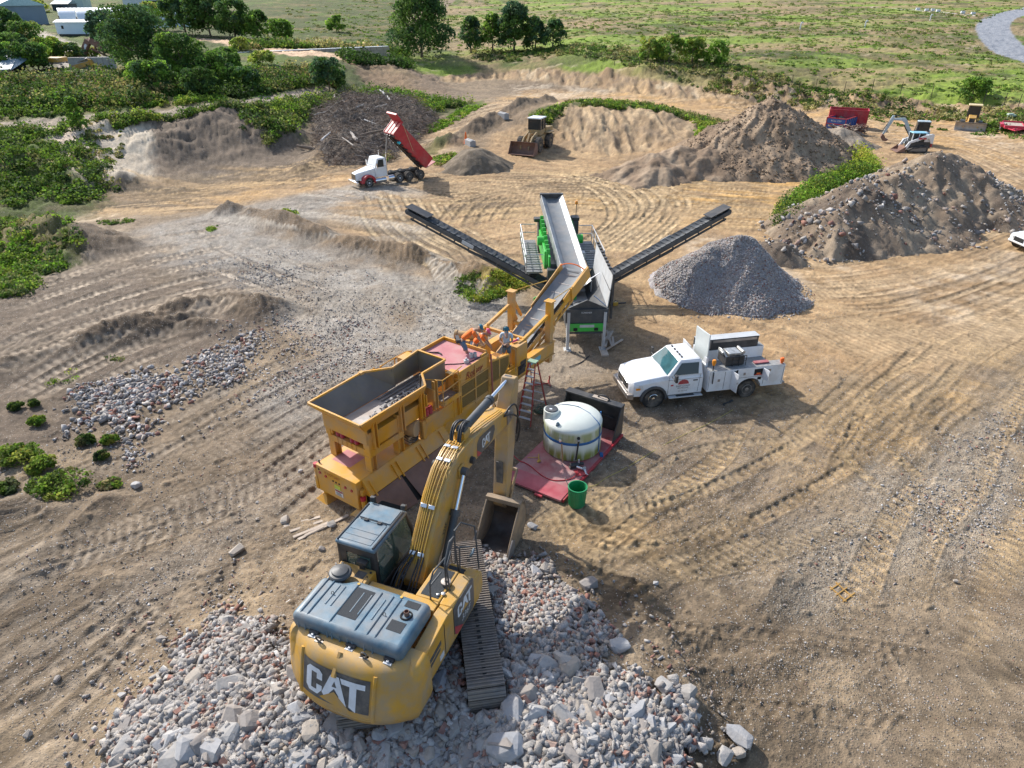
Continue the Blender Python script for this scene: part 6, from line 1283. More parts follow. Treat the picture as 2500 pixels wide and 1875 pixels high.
def dump_truck():
    f = G(903, 458.6); r = G(1028, 437.5); h = f-r; L_ = float(np.hypot(*h)); s = L_/6.6; yaw = math.atan2(-h[0], h[1]); n = np.array([h[1], -h[0]])/L_
    c = f+n*1.1*s
    T_ = thing('dump_truck', 'white and red dump truck with its red bed raised to tip a load', 'dump truck', (c[0], c[1], hz(*c)), yaw); T_.scale = (s, s, s)
    p = PB(); p.hexa([(-.55,1.25,.75),(.55,1.25,.75),(1.0,-.9,.85),(-1.0,-.9,.85)], [(-.5,1.2,1.55),(.5,1.2,1.55),(.92,-.9,1.95),(-.92,-.9,1.95)]); bn = p.done('bonnet', WHT, T_, bevel=.08, seg=3)
    p = PB(); p.b2(-.5,.5,1.24,1.3,.75,1.5); gr = p.done('grille', CHR, bn, bevel=.03); p = PB(); [p.b2(-.45+k*.1,-.41+k*.1,1.301,1.306,.8,1.45) for k in range(10)]; p.done('grille_bars', DKIN, gr)
    p = PB(); p.b2(-1.02,1.02,-2.35,-.9,.95,2.1); p.hexa([(-1.02,-.95,2.1),(1.02,-.95,2.1),(1.02,-2.35,2.1),(-1.02,-2.35,2.1)], [(-.92,-1.3,2.95),(.92,-1.3,2.95),(.95,-2.3,2.95),(-.95,-2.3,2.95)]); cb = p.done('cab', WHT, T_, bevel=.08, seg=3)
    p = PB(); p._add([(.88,-.97,2.14),(-.88,-.97,2.14),(-.80,-1.26,2.85),(.80,-1.26,2.85)], [(0,1,2,3)]); p.done('windscreen', GLB, cb)
    for k in (-1, 1):
        p = PB(); p._add([(k*1.03,-1.15,2.02),(k*1.03,-2.0,2.02),(k*.965,-2.0,2.8),(k*.955,-1.4,2.8)], [(0,1,2,3)]); p.done('side_window', GLD, cb)
        p = PB(); pr = [(.95,.55)]+[(.88*math.cos(t), .52+.86*math.sin(t)) for t in np.linspace(.1, math.pi-.05, 12)]+[(-.85,.45),(-.6,.45)]+[(.58*math.cos(t), .52+.6*math.sin(t)) for t in np.linspace(math.pi-.1, .1, 12)]+[(.7,.5)]
        p.prism(pr, 'x', min(k*.62,k*1.22), max(k*.62,k*1.22)); fd = p.done('fender', RED, T_, bevel=.03)
        p = PB(); p.b2(min(k*.75,k*1.02),max(k*.75,k*1.02),.85,.98,.85,1.12); p.done('headlight', mat('lamp_clear', (.6,.6,.58), .15), T_, bevel=.03)
        wheel(T_, (k*1.0,0,.52), .52, .32, k, LETW, n=18)
        for y in (-3.85,-5.1,-6.6): wheel(T_, (k*1.02,y,.52), .52, .3, k, LETW if y > -5 else STL, n=18); wheel(T_, (k*.68,y,.52), .52, .28, k, STL, n=18)
        p = PB(); p.cyl((k*1.0,-2.4,.7),(k*1.0,-3.1,.7),.28); p.cyl((k*1.0,-.75,.62),(k*1.0,-2.1,.62),.26); p.done('fuel_tank', CHR, T_)
        p = PB(); p.cyl((k*.85,-2.45,.9),(k*.85,-2.45,3.4),.06); p.done('exhaust_stack', CHR, T_)
        p = PB(); p.tube([(k*1.0,-1.1,2.0),(k*1.25,-1.0,2.2)], .02); p.b2(min(k*1.2,k*1.32),max(k*1.2,k*1.32),-1.05,-.98,2.0,2.5); p.done('mirror', CHR, T_)
    p = PB(); p.b2(-1.1,1.1,1.25,1.5,.4,.75); p.done('front_bumper', CHR, T_, bevel=.05)
    p = PB(); p.b2(-.3,-.2,-6.9,-2.3,.9,1.12); p.b2(.2,.3,-6.9,-2.3,.9,1.12); [p.b2(-.3,.3,y-.05,y+.05,.9,1.1) for y in (-3.2,-4.5,-5.8,-6.85)]; [p.cyl((-.9,y,.52),(.9,y,.52),.08) for y in (-3.85,-5.1,-6.6)]; p.done('chassis_frame', BLK, T_)
    # raised bed
    M = Matrix.Translation((0,-6.9,1.2)) @ Matrix.Rotation(R(47), 4, 'X')
    p = PB(M=M); p.b2(-1.15,1.15,-.3,5.3,.25,.32); [p.b2(x-.04,x+.04,-.3,5.3,.32,1.65) for x in (-1.13,1.13)]; p.b2(-1.15,1.15,5.24,5.32,.3,2.0); p.b2(-1.17,-1.13,-.3,5.3,1.62,1.7); p.b2(1.13,1.17,-.3,5.3,1.62,1.7)
    [p.b2(x-.05,x+.05,5.3,5.38,.3,2.0) for x in (-1.1,-.4,.4,1.1)]; bd = p.done('dump_bed', RED, T_, bevel=.015)
    p = PB(M=M); p.hexa([(-1.15,5.28,1.98),(1.15,5.28,1.98),(1.15,5.32,1.9),(-1.15,5.32,1.9)], [(-1.1,6.35,2.15),(1.1,6.35,2.15),(1.1,6.38,2.05),(-1.1,6.38,2.05)]); p.b2(-1.1,1.1,6.3,6.4,1.95,2.18); p.done('cab_shield', RED, bd, bevel=.02)
    p = PB(M=M); p.b2(-.35,-.2,-.3,5.2,.02,.25); p.b2(.2,.35,-.3,5.2,.02,.25); [p.b2(-1.1,1.1,y,y+.08,.12,.25) for y in np.linspace(0,5,8)]; p.done('bed_subframe', BLK, bd)
    p = PB(M=M); p.hexa([(-1.15,-.35,.3),(1.15,-.35,.3),(1.15,-.3,.3),(-1.15,-.3,.3)], [(-1.15,-.9,1.6),(1.15,-.9,1.6),(1.15,-.82,1.66),(-1.15,-.82,1.66)]); p.done('tailgate', REDD, bd)
    p = PB(M=M); p.tube([(-1.18,5.0,1.75),(-1.22,2.3,.55)], .03); p.done('tarp_arm', mat('arm_tan', (.55,.35,.2), .5), bd); p = PB(M=M); p.b2(-1.3,-.9,4.1,4.3,-.05,.2); p.done('rolled_tarp', mat('cyan_tarp', (.02,.45,.55), .5), bd)
    p = PB(); p.cyl((0,-2.6,1.0),(0,-2.85,2.6),.13); p.cyl((0,-2.85,2.6),(0,-3.25,4.95),.09,m=1); p.done('hoist_ram', [BLK, STL], T_)
dump_truck()
def wheel_loader():
    f = G(1313, 370.4); hv = np.array([-1.62,-3.7]); hv /= np.hypot(*hv); yaw = math.atan2(-hv[0], hv[1]); n = np.array([hv[1], -hv[0]]); s = .95
    c = f-n*(-1.0)*s*0+n*1.0*s
    T_ = thing('wheel_loader', 'dusty tan wheel loader with its wide bucket on the ground, parked in the pit', 'wheel loader', (c[0], c[1], hz(*c)), yaw); T_.scale = (s,)*3
    Lp = mat('loader_tan', (.36,.25,.11), .7, noise=.2, dirt=(.3,.25,.19), dirtamt=.7)
    for k in (-1, 1):
        for y in (0, -3.3): wheel(T_, (k*1.08,y,.82), .82, .62, k, Lp, n=22)
    p = PB(); p.b2(-.6,.6,-.9,.6,.6,1.3); p.b2(-.8,.8,-5.0,-1.9,.8,1.5); p.prism([(-1.0,1.2),(-5.1,1.2),(-5.2,2.15),(-3.0,2.3),(-2.9,1.6),(-1.0,1.5)], 'x', -.85, .85); bd = p.done('body', Lp, T_, bevel=.04)
    p = PB(); [p.b2(k*1.08-.35,k*1.08+.35,-4.1,-2.5,1.75,1.82) for k in (-1,1)]; p.b2(-1.0,1.0,-5.5,-5.0,.8,1.3); p.b2(-.3,.3,-4.6,-4.0,2.3,2.45,1); p.cyl((-.3,-3.6,2.3),(-.3,-3.6,2.9),.08,m=1); p.cyl((.3,-3.5,2.3),(.3,-3.5,2.6),.15,m=1); p.done('rear_guard', [Lp, BLK], T_, bevel=.02)
    p = PB(); p.b2(-.75,.75,-2.9,-1.3,1.6,2.2); p.b2(-.72,.72,-2.85,-1.35,2.2,3.35,1); cb = p.done('cab', [Lp, GLD], T_, bevel=.03)
    p = PB(); [p.b2(x-.04,x+.04,y-.04,y+.04,2.2,3.4) for x in (-.74,.74) for y in (-2.88,-1.32,-2.1)]; p.done('cab_pillar', BLK, cb)
    p = PB(); p.b2(-.85,.85,-3.0,-1.15,3.38,3.52); p.done('cab_roof', LETW, cb, bevel=.05)
    for k in (-.5, .5):
        p = PB(); p.prism([(-1.1,1.9),(-.8,2.1),(.6,1.7),(1.7,.75),(1.6,.45),(1.35,.6),(.5,1.25),(-.9,1.65)], 'x', k-.08, k+.08); p.done('lift_arm', Lp, T_, bevel=.02)
        p = PB(); p.cyl((k,-.7,1.1),(k*.9,.7,1.15),.08); p.done('lift_ram', BLK, T_)
    p = PB(); p.prism([(-.4,1.8),(.2,2.1),(.9,1.2),(.6,1.1)], 'x', -.1, .1); p.cyl((0,-1.0,1.8),(0,0,1.95),.09); p.done('tilt_link', YELD, T_)
    bc = PB(); pr = [(2.75,.08),(1.7,.05),(1.45,.35),(1.4,.8),(1.6,1.25),(1.95,1.42),(1.97,1.36),(1.68,1.2),(1.5,.8),(1.55,.4),(1.75,.13),(2.75,.13)]
    bc.prism(pr, 'x', -1.55, 1.55); [bc.prism([(2.75,.08),(1.7,.05),(1.45,.35),(1.4,.8),(1.6,1.25),(1.95,1.42)], 'x', k*1.55-.03, k*1.55+.03) for k in (-1,1)]; bc.done('bucket', RUST, T_, bevel=.01)
wheel_loader()
def bulldozer():
    a = G(2334, 314.5); b = G(2400, 319.5); m_ = (a+b)/2; d = (a-b)/np.hypot(*(a-b)); hv = np.array([-d[1], d[0]]); hv = hv if hv[1] < 0 else -hv; yaw = math.atan2(-hv[0], hv[1])
    c = m_-hv*2.3
    T_ = thing('bulldozer', 'yellow bulldozer with tan roof and wide blade below the scrubby slope', 'bulldozer', (c[0], c[1], hz(*c)), yaw)
    for k in (-1, 1):
        p = PB(); track_loop(p, k*.95, 1.2, .42, .25, .45, 28); p.b2(k*.95-.18,k*.95+.18,-1.3,1.3,.2,.7); p.done('track', TRK, T_)
        p = PB(); p.b2(k*.95-.28,k*.95+.28,-.6,1.0,.98,1.05); p.done('track_fender', BLK, T_)
    p = PB(); p.b2(-.6,.6,-1.5,-.2,.6,1.5); p.hexa([(-.45,-.2,.6),(.45,-.2,.6),(.4,1.5,.6),(-.4,1.5,.6)], [(-.45,-.2,1.75),(.45,-.2,1.75),(.4,1.5,1.55),(-.4,1.5,1.55)]); p.done('engine_body', YEL, T_, bevel=.04)
    p = PB(); p.b2(-.38,.38,1.5,1.53,.75,1.45); p.done('radiator_grille', BLK, T_)
    p = PB(); p.b2(-.62,.62,-1.3,-.1,1.5,2.75); cb = p.done('cab', GLD, T_, bevel=.03)
    p = PB(); [p.b2(x-.05,x+.05,y-.05,y+.05,1.4,2.8) for x in (-.63,.63) for y in (-1.3,-.1)]; p.done('cab_pillar', BLK, cb); p = PB(); p.b2(-.78,.78,-1.45,.1,2.78,2.9); p.done('cab_roof', mat('cream_roof', (.62,.5,.28), .6), cb, bevel=.03)
    p = PB(); [p.beam((k*.55,1.0,1.0),(k*.8,2.1,.5),.14,.14) for k in (-1,1)]; [p.cyl((k*.35,1.3,1.5),(k*.4,2.1,.9),.06) for k in (-1,1)]; p.beam((-.5,1.95,1.0),(.55,1.95,1.0),.08,.08); p.done('push_arm', YEL, T_)
    p = PB(); pr = [(2.35,.03),(2.12,.2),(2.05,.55),(2.12,.95),(2.25,1.08),(2.2,1.1),(2.0,.95),(1.95,.5),(2.1,.08)]; p.prism(pr, 'x', -1.72, 1.72); p.done('blade', STL, T_, bevel=.01)
    p = PB(); p.tube([(-.7,-.1,1.5),(-.75,.5,1.05)], .04); p.tube([(-.2,.9,1.6),(-.25,1.6,.95)], .04); p.done('grab_bar', YTUBE, T_)
bulldozer()
def mini_excavator():
    c = G(2236, 352); yaw = R(72)
    T_ = thing('mini_excavator', 'light blue grey mini excavator with its folded arm reaching down to the dirt', 'excavator', (c[0], c[1], hz(*c)), yaw)
    Pm = mat('pale_blue_paint', (.45,.55,.60), .4, noise=.08, dirt=(.35,.33,.3), dirtamt=.4)
    for k in (-1, 1): p = PB(); track_loop(p, k*.8, .9, .26, .2, .28, 24); p.b2(k*.8-.14,k*.8+.14,-.9,.9,.1,.45); p.done('rubber_track', RUB_, T_)
    p = PB(); p.b2(-.85,.85,-1.1,.5,.62,1.25); p.b2(0,.8,-1.1,.2,1.25,1.55); p.b2(-.85,.85,1.3,1.38,.1,.45); p.b2(-.6,.6,.4,1.3,.3,.4); p.done('house', Pm, T_, bevel=.06)
    p = PB(); p.b2(-.85,-.0,-.75,.55,1.2,2.5); cb = p.done('cab', GLD, T_, bevel=.05); p = PB(); [p.beam((x,-.72,1.2),(x,-.72,2.5),.07,.07) for x in (-.85,0)]; [p.tube([(x,.58,1.2),(x,.5,2.2),(x,.3,2.52)], .04) for x in (-.85,0)]; p.done('cab_pillar', BLK, cb); p = PB(); p.b2(-.9,.04,-.8,.5,2.5,2.6); p.done('cab_roof', Pm, cb, bevel=.04)
    x = .1
    p = PB(); p.prism([(.4,.7),(1.5,2.45),(1.75,2.75),(2.0,2.75),(3.0,2.65),(3.1,2.45),(2.1,2.45),(1.75,2.2),(.75,.6)], 'x', x-.11, x+.11); p.done('boom', Pm, T_, bevel=.02)
    p = PB(); p.prism([(2.9,2.95),(3.15,2.95),(3.3,2.5),(3.75,.95),(3.6,.85),(3.4,1.2),(2.95,2.4)], 'x', x-.09, x+.09); p.done('stick', Pm, T_, bevel=.02)
    p = PB(); p.cyl((x,.8,.7),(x,1.75,2.0),.06); p.cyl((x,1.7,2.9),(x,2.9,2.95),.055); p.cyl((x,3.25,2.5),(x,3.8,1.3),.05); p.done('ram', BLK, T_)
    p = PB(); p.prism([(3.75,.95),(3.9,.6),(3.6,.2),(3.2,.15),(3.0,.35),(3.3,.45),(3.5,.75)], 'x', x-.3, x+.3); p.done('bucket', RUST, T_, bevel=.01)
mini_excavator()
def skid_steer():
    c = G(2240, 374)+np.array([0,.8]); yaw = R(84)
    T_ = thing('track_loader', 'white and red compact track loader with a low bucket, parked beside the mini excavator', 'skid steer', (c[0], c[1], hz(*c)), yaw)
    for k in (-1, 1):
        p = PB(); pts = [(-1.0,.25),(-.8,.05),(.95,.05),(1.15,.28),(.6,.55),(-.75,.78),(-1.0,.6)]
        p.prism([(y, z) for y, z in pts], 'x', k*.75-.19, k*.75+.19); tr_ = p.done('rubber_track', RUB_, T_, bevel=.05); p = PB(); p.prism([(-.8,.2),(.9,.2),(.6,.42),(-.75,.6)], 'x', k*.75-.195, k*.75+.195); p.done('roller_frame', TRK, tr_)
        p = PB(); p.prism([(-1.35,1.0),(-1.3,1.9),(-1.1,2.0),(-.2,1.75),(1.1,1.15),(1.45,.5),(1.3,.3),(1.1,.5),(.9,1.0),(-.3,1.45),(-.9,1.5),(-1.1,1.0)], 'x', k*.82-.07, k*.82+.07); la = p.done('lift_arm', WHT, T_, bevel=.02)
        p = PB(); p.b2(min(k*.89,k*.9),max(k*.89,k*.9),-.55,.25,1.42,1.6); p.done('red_band', RED, la)
    p = PB(); p.b2(-.6,.6,-1.3,.9,.45,1.1); p.b2(-.6,.6,-1.3,-.55,1.1,1.75,1); p.done('body', [BLK, WHT], T_, bevel=.05)
    p = PB(); p.b2(-.66,.66,-1.42,-1.25,.6,1.5); p.done('rear_door', RED, T_, bevel=.04)
    p = PB(); p.b2(-.5,.5,-.6,.75,1.05,1.95); cb = p.done('cab', GLD, T_, bevel=.05); p = PB(); p.b2(-.55,.55,-.75,.8,1.95,2.05); p.done('cab_roof', mat('roof_blue', (.25,.52,.65), .4), cb, bevel=.05)
    p = PB(); [p.beam((x,y,1.0),(x,y*.97,1.98),.07,.07) for x in (-.5,.5) for y in (-.58,.75,.1)]; p.done('cab_pillar', WHT, cb)
    p = PB(); p.text('T76', (.905,-.15,1.51), (0,1,0), (0,0,1), .15, .002); p.text('T76', (-.905,-.15,1.51), (0,-1,0), (0,0,1), .15, .002); p.done('arm_lettering', LETW, T_)
    p = PB(); p.prism([(2.2,.04),(1.4,.04),(1.3,.6),(1.38,.65),(1.48,.12),(2.2,.08)], 'x', -.95, .95); [p.prism([(2.2,.04),(1.4,.04),(1.3,.6),(1.4,.65)], 'x', x-.02, x+.02) for x in (-.95,.95)]; p.done('bucket', RUST, T_)
skid_steer()
def skips():
    # blue roll-off container
    c4 = [G(2021, 313), G(2060, 320.5), G(2099, 308)]
    ax = c4[2]-c4[1]; L_ = float(np.hypot(*ax)); yaw = math.atan2(-ax[0], ax[1]); n = np.array([ax[1], -ax[0]])/L_; wd = float(np.hypot(*(c4[0]-c4[1])))
    for nm, lab, off, m1, m2, hh, L2, w2 in (('blue', 'open blue roll-off container with red rim, full of dark rubbish', (0,0), BLU, RED, 1.35, max(L_,4.2), 2.4), ('red', 'open dark red roll-off container half hidden behind the big dirt mound', None, RED, RED, 2.0, 4.6, 2.4)):
        if off is None: base = G(2019, 308); y2 = R(-112); b0 = base
        else: b0 = c4[1]; y2 = yaw
        t = thing('roll_off_container', lab, 'container', (b0[0], b0[1], hz(*b0)), y2)
        s = -1 if nm == 'blue' else 1
        x0, x1 = (-w2, 0) if s < 0 else (-w2, 0)
        p = PB(); p.b2(x0,x1,0,L2,.1,.2); p.b2(x0,x0+.06,0,L2,.2,hh); p.b2(x1-.06,x1,0,L2,.2,hh); p.b2(x0,x1,0,.06,.2,hh); p.b2(x0,x1,L2-.06,L2,.2,hh); p.b2(x0+.3,x0+.5,0,L2,0,.1); p.b2(x1-.5,x1-.3,0,L2,0,.1); p.done('container_shell', m1, t)
        p = PB(); [p.b2(x-.05,x+.05,-.03,L2+.03,hh,hh+.1) for x in (x0,x1)]; [p.b2(x0+.05,x1-.05,y-.05,y+.05,hh,hh+.1) for y in (0,L2)]; [p.b2(x-.05,x+.05,-.03,.03,.1,hh) for x in (x0,x1)]; p.b2(x0+.05,x1-.05,-.04,-.001,hh*.5,hh*.5+.1); p.done('rim', m2, t)
        p = PB(); [p.b2(x1+.001,x1+.06,y-.05,y+.05,.15,hh) for y in np.linspace(.4,L2-.4,8)]; [p.b2(x0-.06,x0-.001,y-.05,y+.05,.15,hh) for y in np.linspace(.4,L2-.4,8)]; p.done('side_rib', m1 if nm == 'blue' else RED, t)
        p = PB(); rn = random.Random(5); [p.box((rn.uniform(x0+.4,x1-.4), rn.uniform(.5,L2-.5), hh*.62+rn.uniform(0,.2)), (rn.uniform(.3,.9),rn.uniform(.3,.9),.3), rot=Euler((rn.random(),rn.random(),rn.random())).to_matrix()) for _ in range(22)]; p.done('rubbish', BARK, t)
        if nm == 'blue': p = PB(); p.text('ROLL OFF', ((x0+x1)/2,-.035,1.08), (1,0,0), (0,0,1), .3, .002); p.done('container_lettering', LETW, t)
skips()
def red_trailer():
    a, b, c_, d = G(2439, 313), G(2492, 312), G(2500, 331), G(2448, 330); m_ = (a+b+c_+d)/4; h_ = (c_+d)/2-(a+b)/2; yaw = math.atan2(-h_[0], h_[1]); 
    T_ = thing('flat_trailer', 'low red equipment trailer with a timber deck near the bulldozer', 'trailer', (m_[0], m_[1], hz(*m_)), yaw)
    p = PB(); p.b2(-1.0,1.0,-2.2,2.0,.62,.68); p.done('timber_deck', WOOD, T_); PK = mat('trailer_red', (.55,.04,.08), .45, noise=.1)
    p = PB(); [p.b2(x-.05,x+.05,-2.3,2.1,.5,.74) for x in (-1.05,1.05)]; p.b2(-1.1,1.1,2.1,2.2,.5,.9); p.b2(-1.1,1.1,-2.4,-2.3,.5,.85); p.beam((-.8,2.1,.55),(0,3.4,.5),.1,.1); p.beam((.8,2.1,.55),(0,3.4,.5),.1,.1); p.b2(-.25,.25,2.6,3.1,.55,.65); p.done('frame', PK, T_, bevel=.01)
    for k in (-1, 1):
        p = PB(); p.b2(k*1.28-.2,k*1.28+.2,-.9,.9,.78,.84); p.b2(k*1.28-.2,k*1.28+.2,.86,.92,.5,.84); p.b2(k*1.28-.2,k*1.28+.2,-.92,-.86,.5,.84); p.done('mudguard', PK, T_, bevel=.03)
        for y in (-.45,.45): wheel(T_, (k*1.28,y,.36), .36, .24, k, LETW, n=14)
    p = PB(); p.tube([(0,3.2,.1),(0,3.2,.9)], .04); p.done('jack', BLK, T_)
    c = G(2462, 303); t = thing('standing_machine', 'small pale green machine standing in the weeds behind the red trailer', 'machine', (c[0], c[1], hz(*c)), .2)
    p = PB(); p.b2(-.6,.2,-.2,.2,.7,.9); p.b2(-.1,.5,-.3,.1,.5,.75); [p.beam((x,0,0),(x,0,.75),.06,.06) for x in (-.5,.1,.4)]; p.done('machine_frame', mat('pale_green', (.5,.6,.5), .5), t, bevel=.02)
red_trailer()
def white_car():
    c = G(2478, 618); yaw = R(96)
    T_ = thing('parked_car', 'white pickup truck parked beyond the rubble mound', 'car', (c[0]+1.15, c[1]+.6, 0), yaw)
    S_ = [(.85,.72,.5,.95,.03),(.75,.92,.4,1.02,.05),(0,.97,.4,1.1,.06),(-.7,.98,.4,1.14,.05),(-.75,.98,.4,1.1,0),(-4.4,.98,.45,1.15,0)]
    vs = []
    for y, x, zb, zt, cr in S_: vs += [(-x,y,zb),(x,y,zb),(x,y,zt-.15),(x-.1,y,zt-.02),(0,y,zt+cr),(-x+.1,y,zt-.02),(-x,y,zt-.15)]
    fs = [(j*7+i, j*7+(i+1) % 7, (j+1)*7+(i+1) % 7, (j+1)*7+i) for j in range(5) for i in range(7)]+[tuple(range(7))[::-1], tuple(range(35,42))]
    p = PB(); p._add(vs, fs); bd = p.done('body', WHT, T_, bevel=.05, seg=3)
    p = PB(); p.hexa([(-.95,-.7,1.08),(.95,-.7,1.08),(.95,-2.9,1.1),(-.95,-2.9,1.1)],[(-.7,-1.3,1.7),(.7,-1.3,1.7),(.74,-2.7,1.7),(-.74,-2.7,1.7)]); cb = p.done('cab', WHT, T_, bevel=.06, seg=3)
    p = PB(); p._add([(.84,-.72,1.14),(-.84,-.72,1.14),(-.68,-1.25,1.66),(.68,-1.25,1.66)], [(0,1,2,3)]); p.done('windscreen', GLD, cb)
    for k in (-1, 1):
        p = PB(); p._add([(k*.945,-1.0,1.16),(k*.945,-2.7,1.16),(k*.765,-2.6,1.64),(k*.75,-1.4,1.64)], [(0,1,2,3)]); p.done('side_window', GLD, cb)
        p = PB(); p.hexa([(k*.5,.86,.72),(k*.82,.78,.72),(k*.9,.6,.74),(k*.55,.8,.74)],[(k*.5,.86,.86),(k*.8,.78,.88),(k*.88,.6,.9),(k*.55,.8,.88)]); p.done('headlight', GLD, T_)
        p = PB(); p.cyl((k*.96,0,.4),(k*.985,0,.4),.44,n=22); p.done('wheel_well', DKIN, T_)
        for y in (0,-3.3): wheel(T_, (k*.88,y,.38), .38, .25, k, STL, n=18)
    p = PB(); p.b2(-.42,.42,.84,.88,.62,.9); p.b2(-.7,.7,.8,.87,.42,.5); p.done('grille', DKIN, T_, bevel=.01)
    p = PB(); p.b2(-.8,.8,.8,.95,.5,.62); p.done('front_bumper', WHT, T_, bevel=.03)
white_car()
def yard_blocks():
    for i, (px, py, yw, lab) in enumerate(((1229, 312, 55, 'concrete barrier block nearest the wheel loader on the pit edge'), (1148, 352, 62, 'concrete barrier block with an orange cone behind it, nearer the dump truck'))):
        x, y = G(px, py, .3); t = thing('barrier_block', lab, 'concrete block', (x, y, hz(x, y)-.1), R(90-yw), 'concrete blocks on the pit edge')
        p = PB(); p.prism([(-.35,0),(.35,0),(.35,.7),(.12,.7),(.12,.78),(-.12,.78),(-.12,.7),(-.35,.7)], 'y', -.75, .75); p.done('block', CONC, t, bevel=.02)
    x, y = G(1137, 344, .5); t = thing('traffic_cone', 'slim orange cone standing behind the nearer concrete block', 'traffic cone', (x, y+.3, hz(x, y)), 0)
    p = PB(); p.lathe([(.06,1.25),(.22,.06),(.25,.05)][::-1], (0,0,0), 16); p.b2(-.3,.3,-.3,.3,0,.05); p.done('cone', ORG, t)
yard_blocks()
# ------------------------------------------------------------------ far buildings and yard things
def buildings():
    PW = mat('white_shed_metal', (.72,.78,.82), .45, noise=.06, nscale=.3, dirt=(.5,.5,.48), dirtamt=.25, dscale=.2)
    SG = mat('shed_blue_grey', (.13,.19,.25), .6, noise=.1, nscale=.2); RFM = mat('pale_roof', (.20,.28,.32), .6, noise=.12, nscale=.5)
    def arch(nm, lab, x, y, z, rw, h, L_, ang, door):
        t = thing(nm, lab, 'building', (x, y, z), ang, 'arched metal buildings')
        p = PB(); n = 22; ring = [(rw*math.cos(a), h*math.sin(a)) for a in np.linspace(0, math.pi, n)]
        vs = []; fs = []; K = 60
        for k in range(K+1):
            s = 1+.012*(k % 2)
            for a, b in ring: vs.append((a*s, -L_*k/K, b*s))
        for k in range(K):
            for i in range(n-1): q = k*n+i; fs.append((q, q+1, q+n+1, q+n))
        p._add(vs, fs); p.done('vault', PW, t)
        for k, yy in enumerate((-.02, -L_+.02)): p = PB(); p._add([(a, yy, b) for a, b in ring], [tuple(range(n))]); p.done('end_wall', PW, t)
        p = PB(); p.b2(-rw*.28+door,rw*.28+door,.0,.15,0,h*.62); p.done('door', DKIN, t)
        return t
    a1 = T(118, 70); y = a1[1]
    # vault axes run off to the right; open ends face left towards the camera
    q = GY(114, 66, 222); zg = hz(q[0], q[1]); arch('arched_shed', 'white arched metal shed with a tall dark doorway, the farther one', q[0]+3.2, q[1]+2, zg-.3, 5.6, 15.2-222*math.tan(PITCH-math.atan((937.5-17)/FPX))-zg, 30, R(122), 0)
    q = GY(170, 60, 212); zg = hz(q[0], q[1]); arch('arched_shed', 'white arched metal shed with a wide vault, the nearer of the two', q[0]+2.5, q[1], zg-.3, 5.6, 15.2-212*math.tan(PITCH-math.atan((937.5-20)/FPX))-zg+.2, 30, R(122), .5)
    # mobile office
    q = T(142, 88); t = thing('mobile_office', 'long white mobile office with a few dark windows in front of the arched sheds', 'building', (q[0], q[1], q[2]), R(4))
    hh = 3.2; p = PB(); p.b2(0,16,0,4,.4,hh-.3); w_ = p.done('wall', mat('office_white', (.60,.72,.80), .5, noise=.05, nscale=.4), t); p = PB(); p.prism([(-.2,hh-.35),(4.2,hh-.35),(4.2,hh-.25),(2,hh+.25),(-.2,hh-.25)], 'x', -.25, 16.2); p.done('roof', PW, t); p = PB(); p.b2(.2,15.8,.3,3.7,0,.4); p.done('skirting', BLK, t)
    for x, z0, z1, w2 in ((1.3,1.5,2.2,.5),(7.5,1.2,2.4,1.4),(9.4,1.7,2.0,.3)):
        p = PB(); p.b2(x,x+w2,-.04,.0,z0,z1); p.done('window', GLD, w_)
    p = PB(); p.b2(-.04,0,1.0,2.4,1.1,2.3); p.done('window', GLD, w_)
    # grey blue shed at the left edge
    q = T(60, 62); t = thing('long_shed', 'long dark blue grey shed behind the trees at the left edge', 'building', (q[0]+4, q[1]+6, q[2]), R(150)); p = PB(); p.b2(0,45,0,14,0,5.2); wl = p.done('wall', SG, t); p = PB(); p.prism([(-.5,5.2),(14.5,5.2),(7,7.8)], 'x', -.5, 45.5); p.done('roof', mat('shed_roof', (.30,.45,.50), .5, noise=.1), t)
    # open shelter with pale roof lower left
    q = GY(40, 178, 104); zg = hz(q[0], q[1]); t = thing('open_shelter', 'pale grey roofed open shelter at the left edge beside the yellow arm', 'building', (q[0]-2, q[1]+2, zg), R(8))
    zr = q[2]-zg+.2; p = PB(); p.hexa([(-9,-2.5,zr),(1.5,-3,zr+.2),(1.5,3,zr+1.2),(-9,3.5,zr+1.2)], [(-9,-2.5,zr+.15),(1.5,-3,zr+.35),(.5,2.5,zr+1.75),(-9,3.0,zr+1.65)]); p.done('roof', RFM, t)
    for x in (-8,-3,1):
        for y in (-2.2,2.6): p = PB(); p.b2(x-.15,x+.15,y-.15,y+.15,-.5,zr+.2); p.done('post', BLK, t)
    p = PB(); p.b2(-8.5,1,2.4,2.6,0,zr+.6); p.done('back_wall', DGR, t)
    # concrete bay walls
    for i, (a, b, hgt_, lab) in enumerate((((172,170),(284,168),1.7,'grey concrete bay wall behind the yellow excavator arm'), ((130,196),(300,188),.8,'low grey concrete wall in front of the pale sand yard'))):
        A = T(*a); B_ = T(*b); d = math.dist(A[:2], B_[:2]); t = thing('bay_wall', lab, 'concrete wall', (A[0], A[1], min(A[2], B_[2])-.1), math.atan2(B_[1]-A[1], B_[0]-A[0]), 'concrete bay walls')
        p = PB(); [p.b2(k*d/8+.02,(k+1)*d/8-.02,0,.6,0,hgt_) for k in range(8)]; p.done('wall_panel', CONC, t)
    # long block wall of the upper yard
    A = T(560, 128); B_ = T(945, 140); n = 22; dv = np.array(B_[:2])-np.array(A[:2]); d = float(np.hypot(*dv)); t = thing('block_wall', 'long wall of stacked tan concrete blocks behind the shrubs', 'wall', (A[0], A[1], min(A[2],B_[2])-.4), math.atan2(dv[1], dv[0]))
    p = PB()
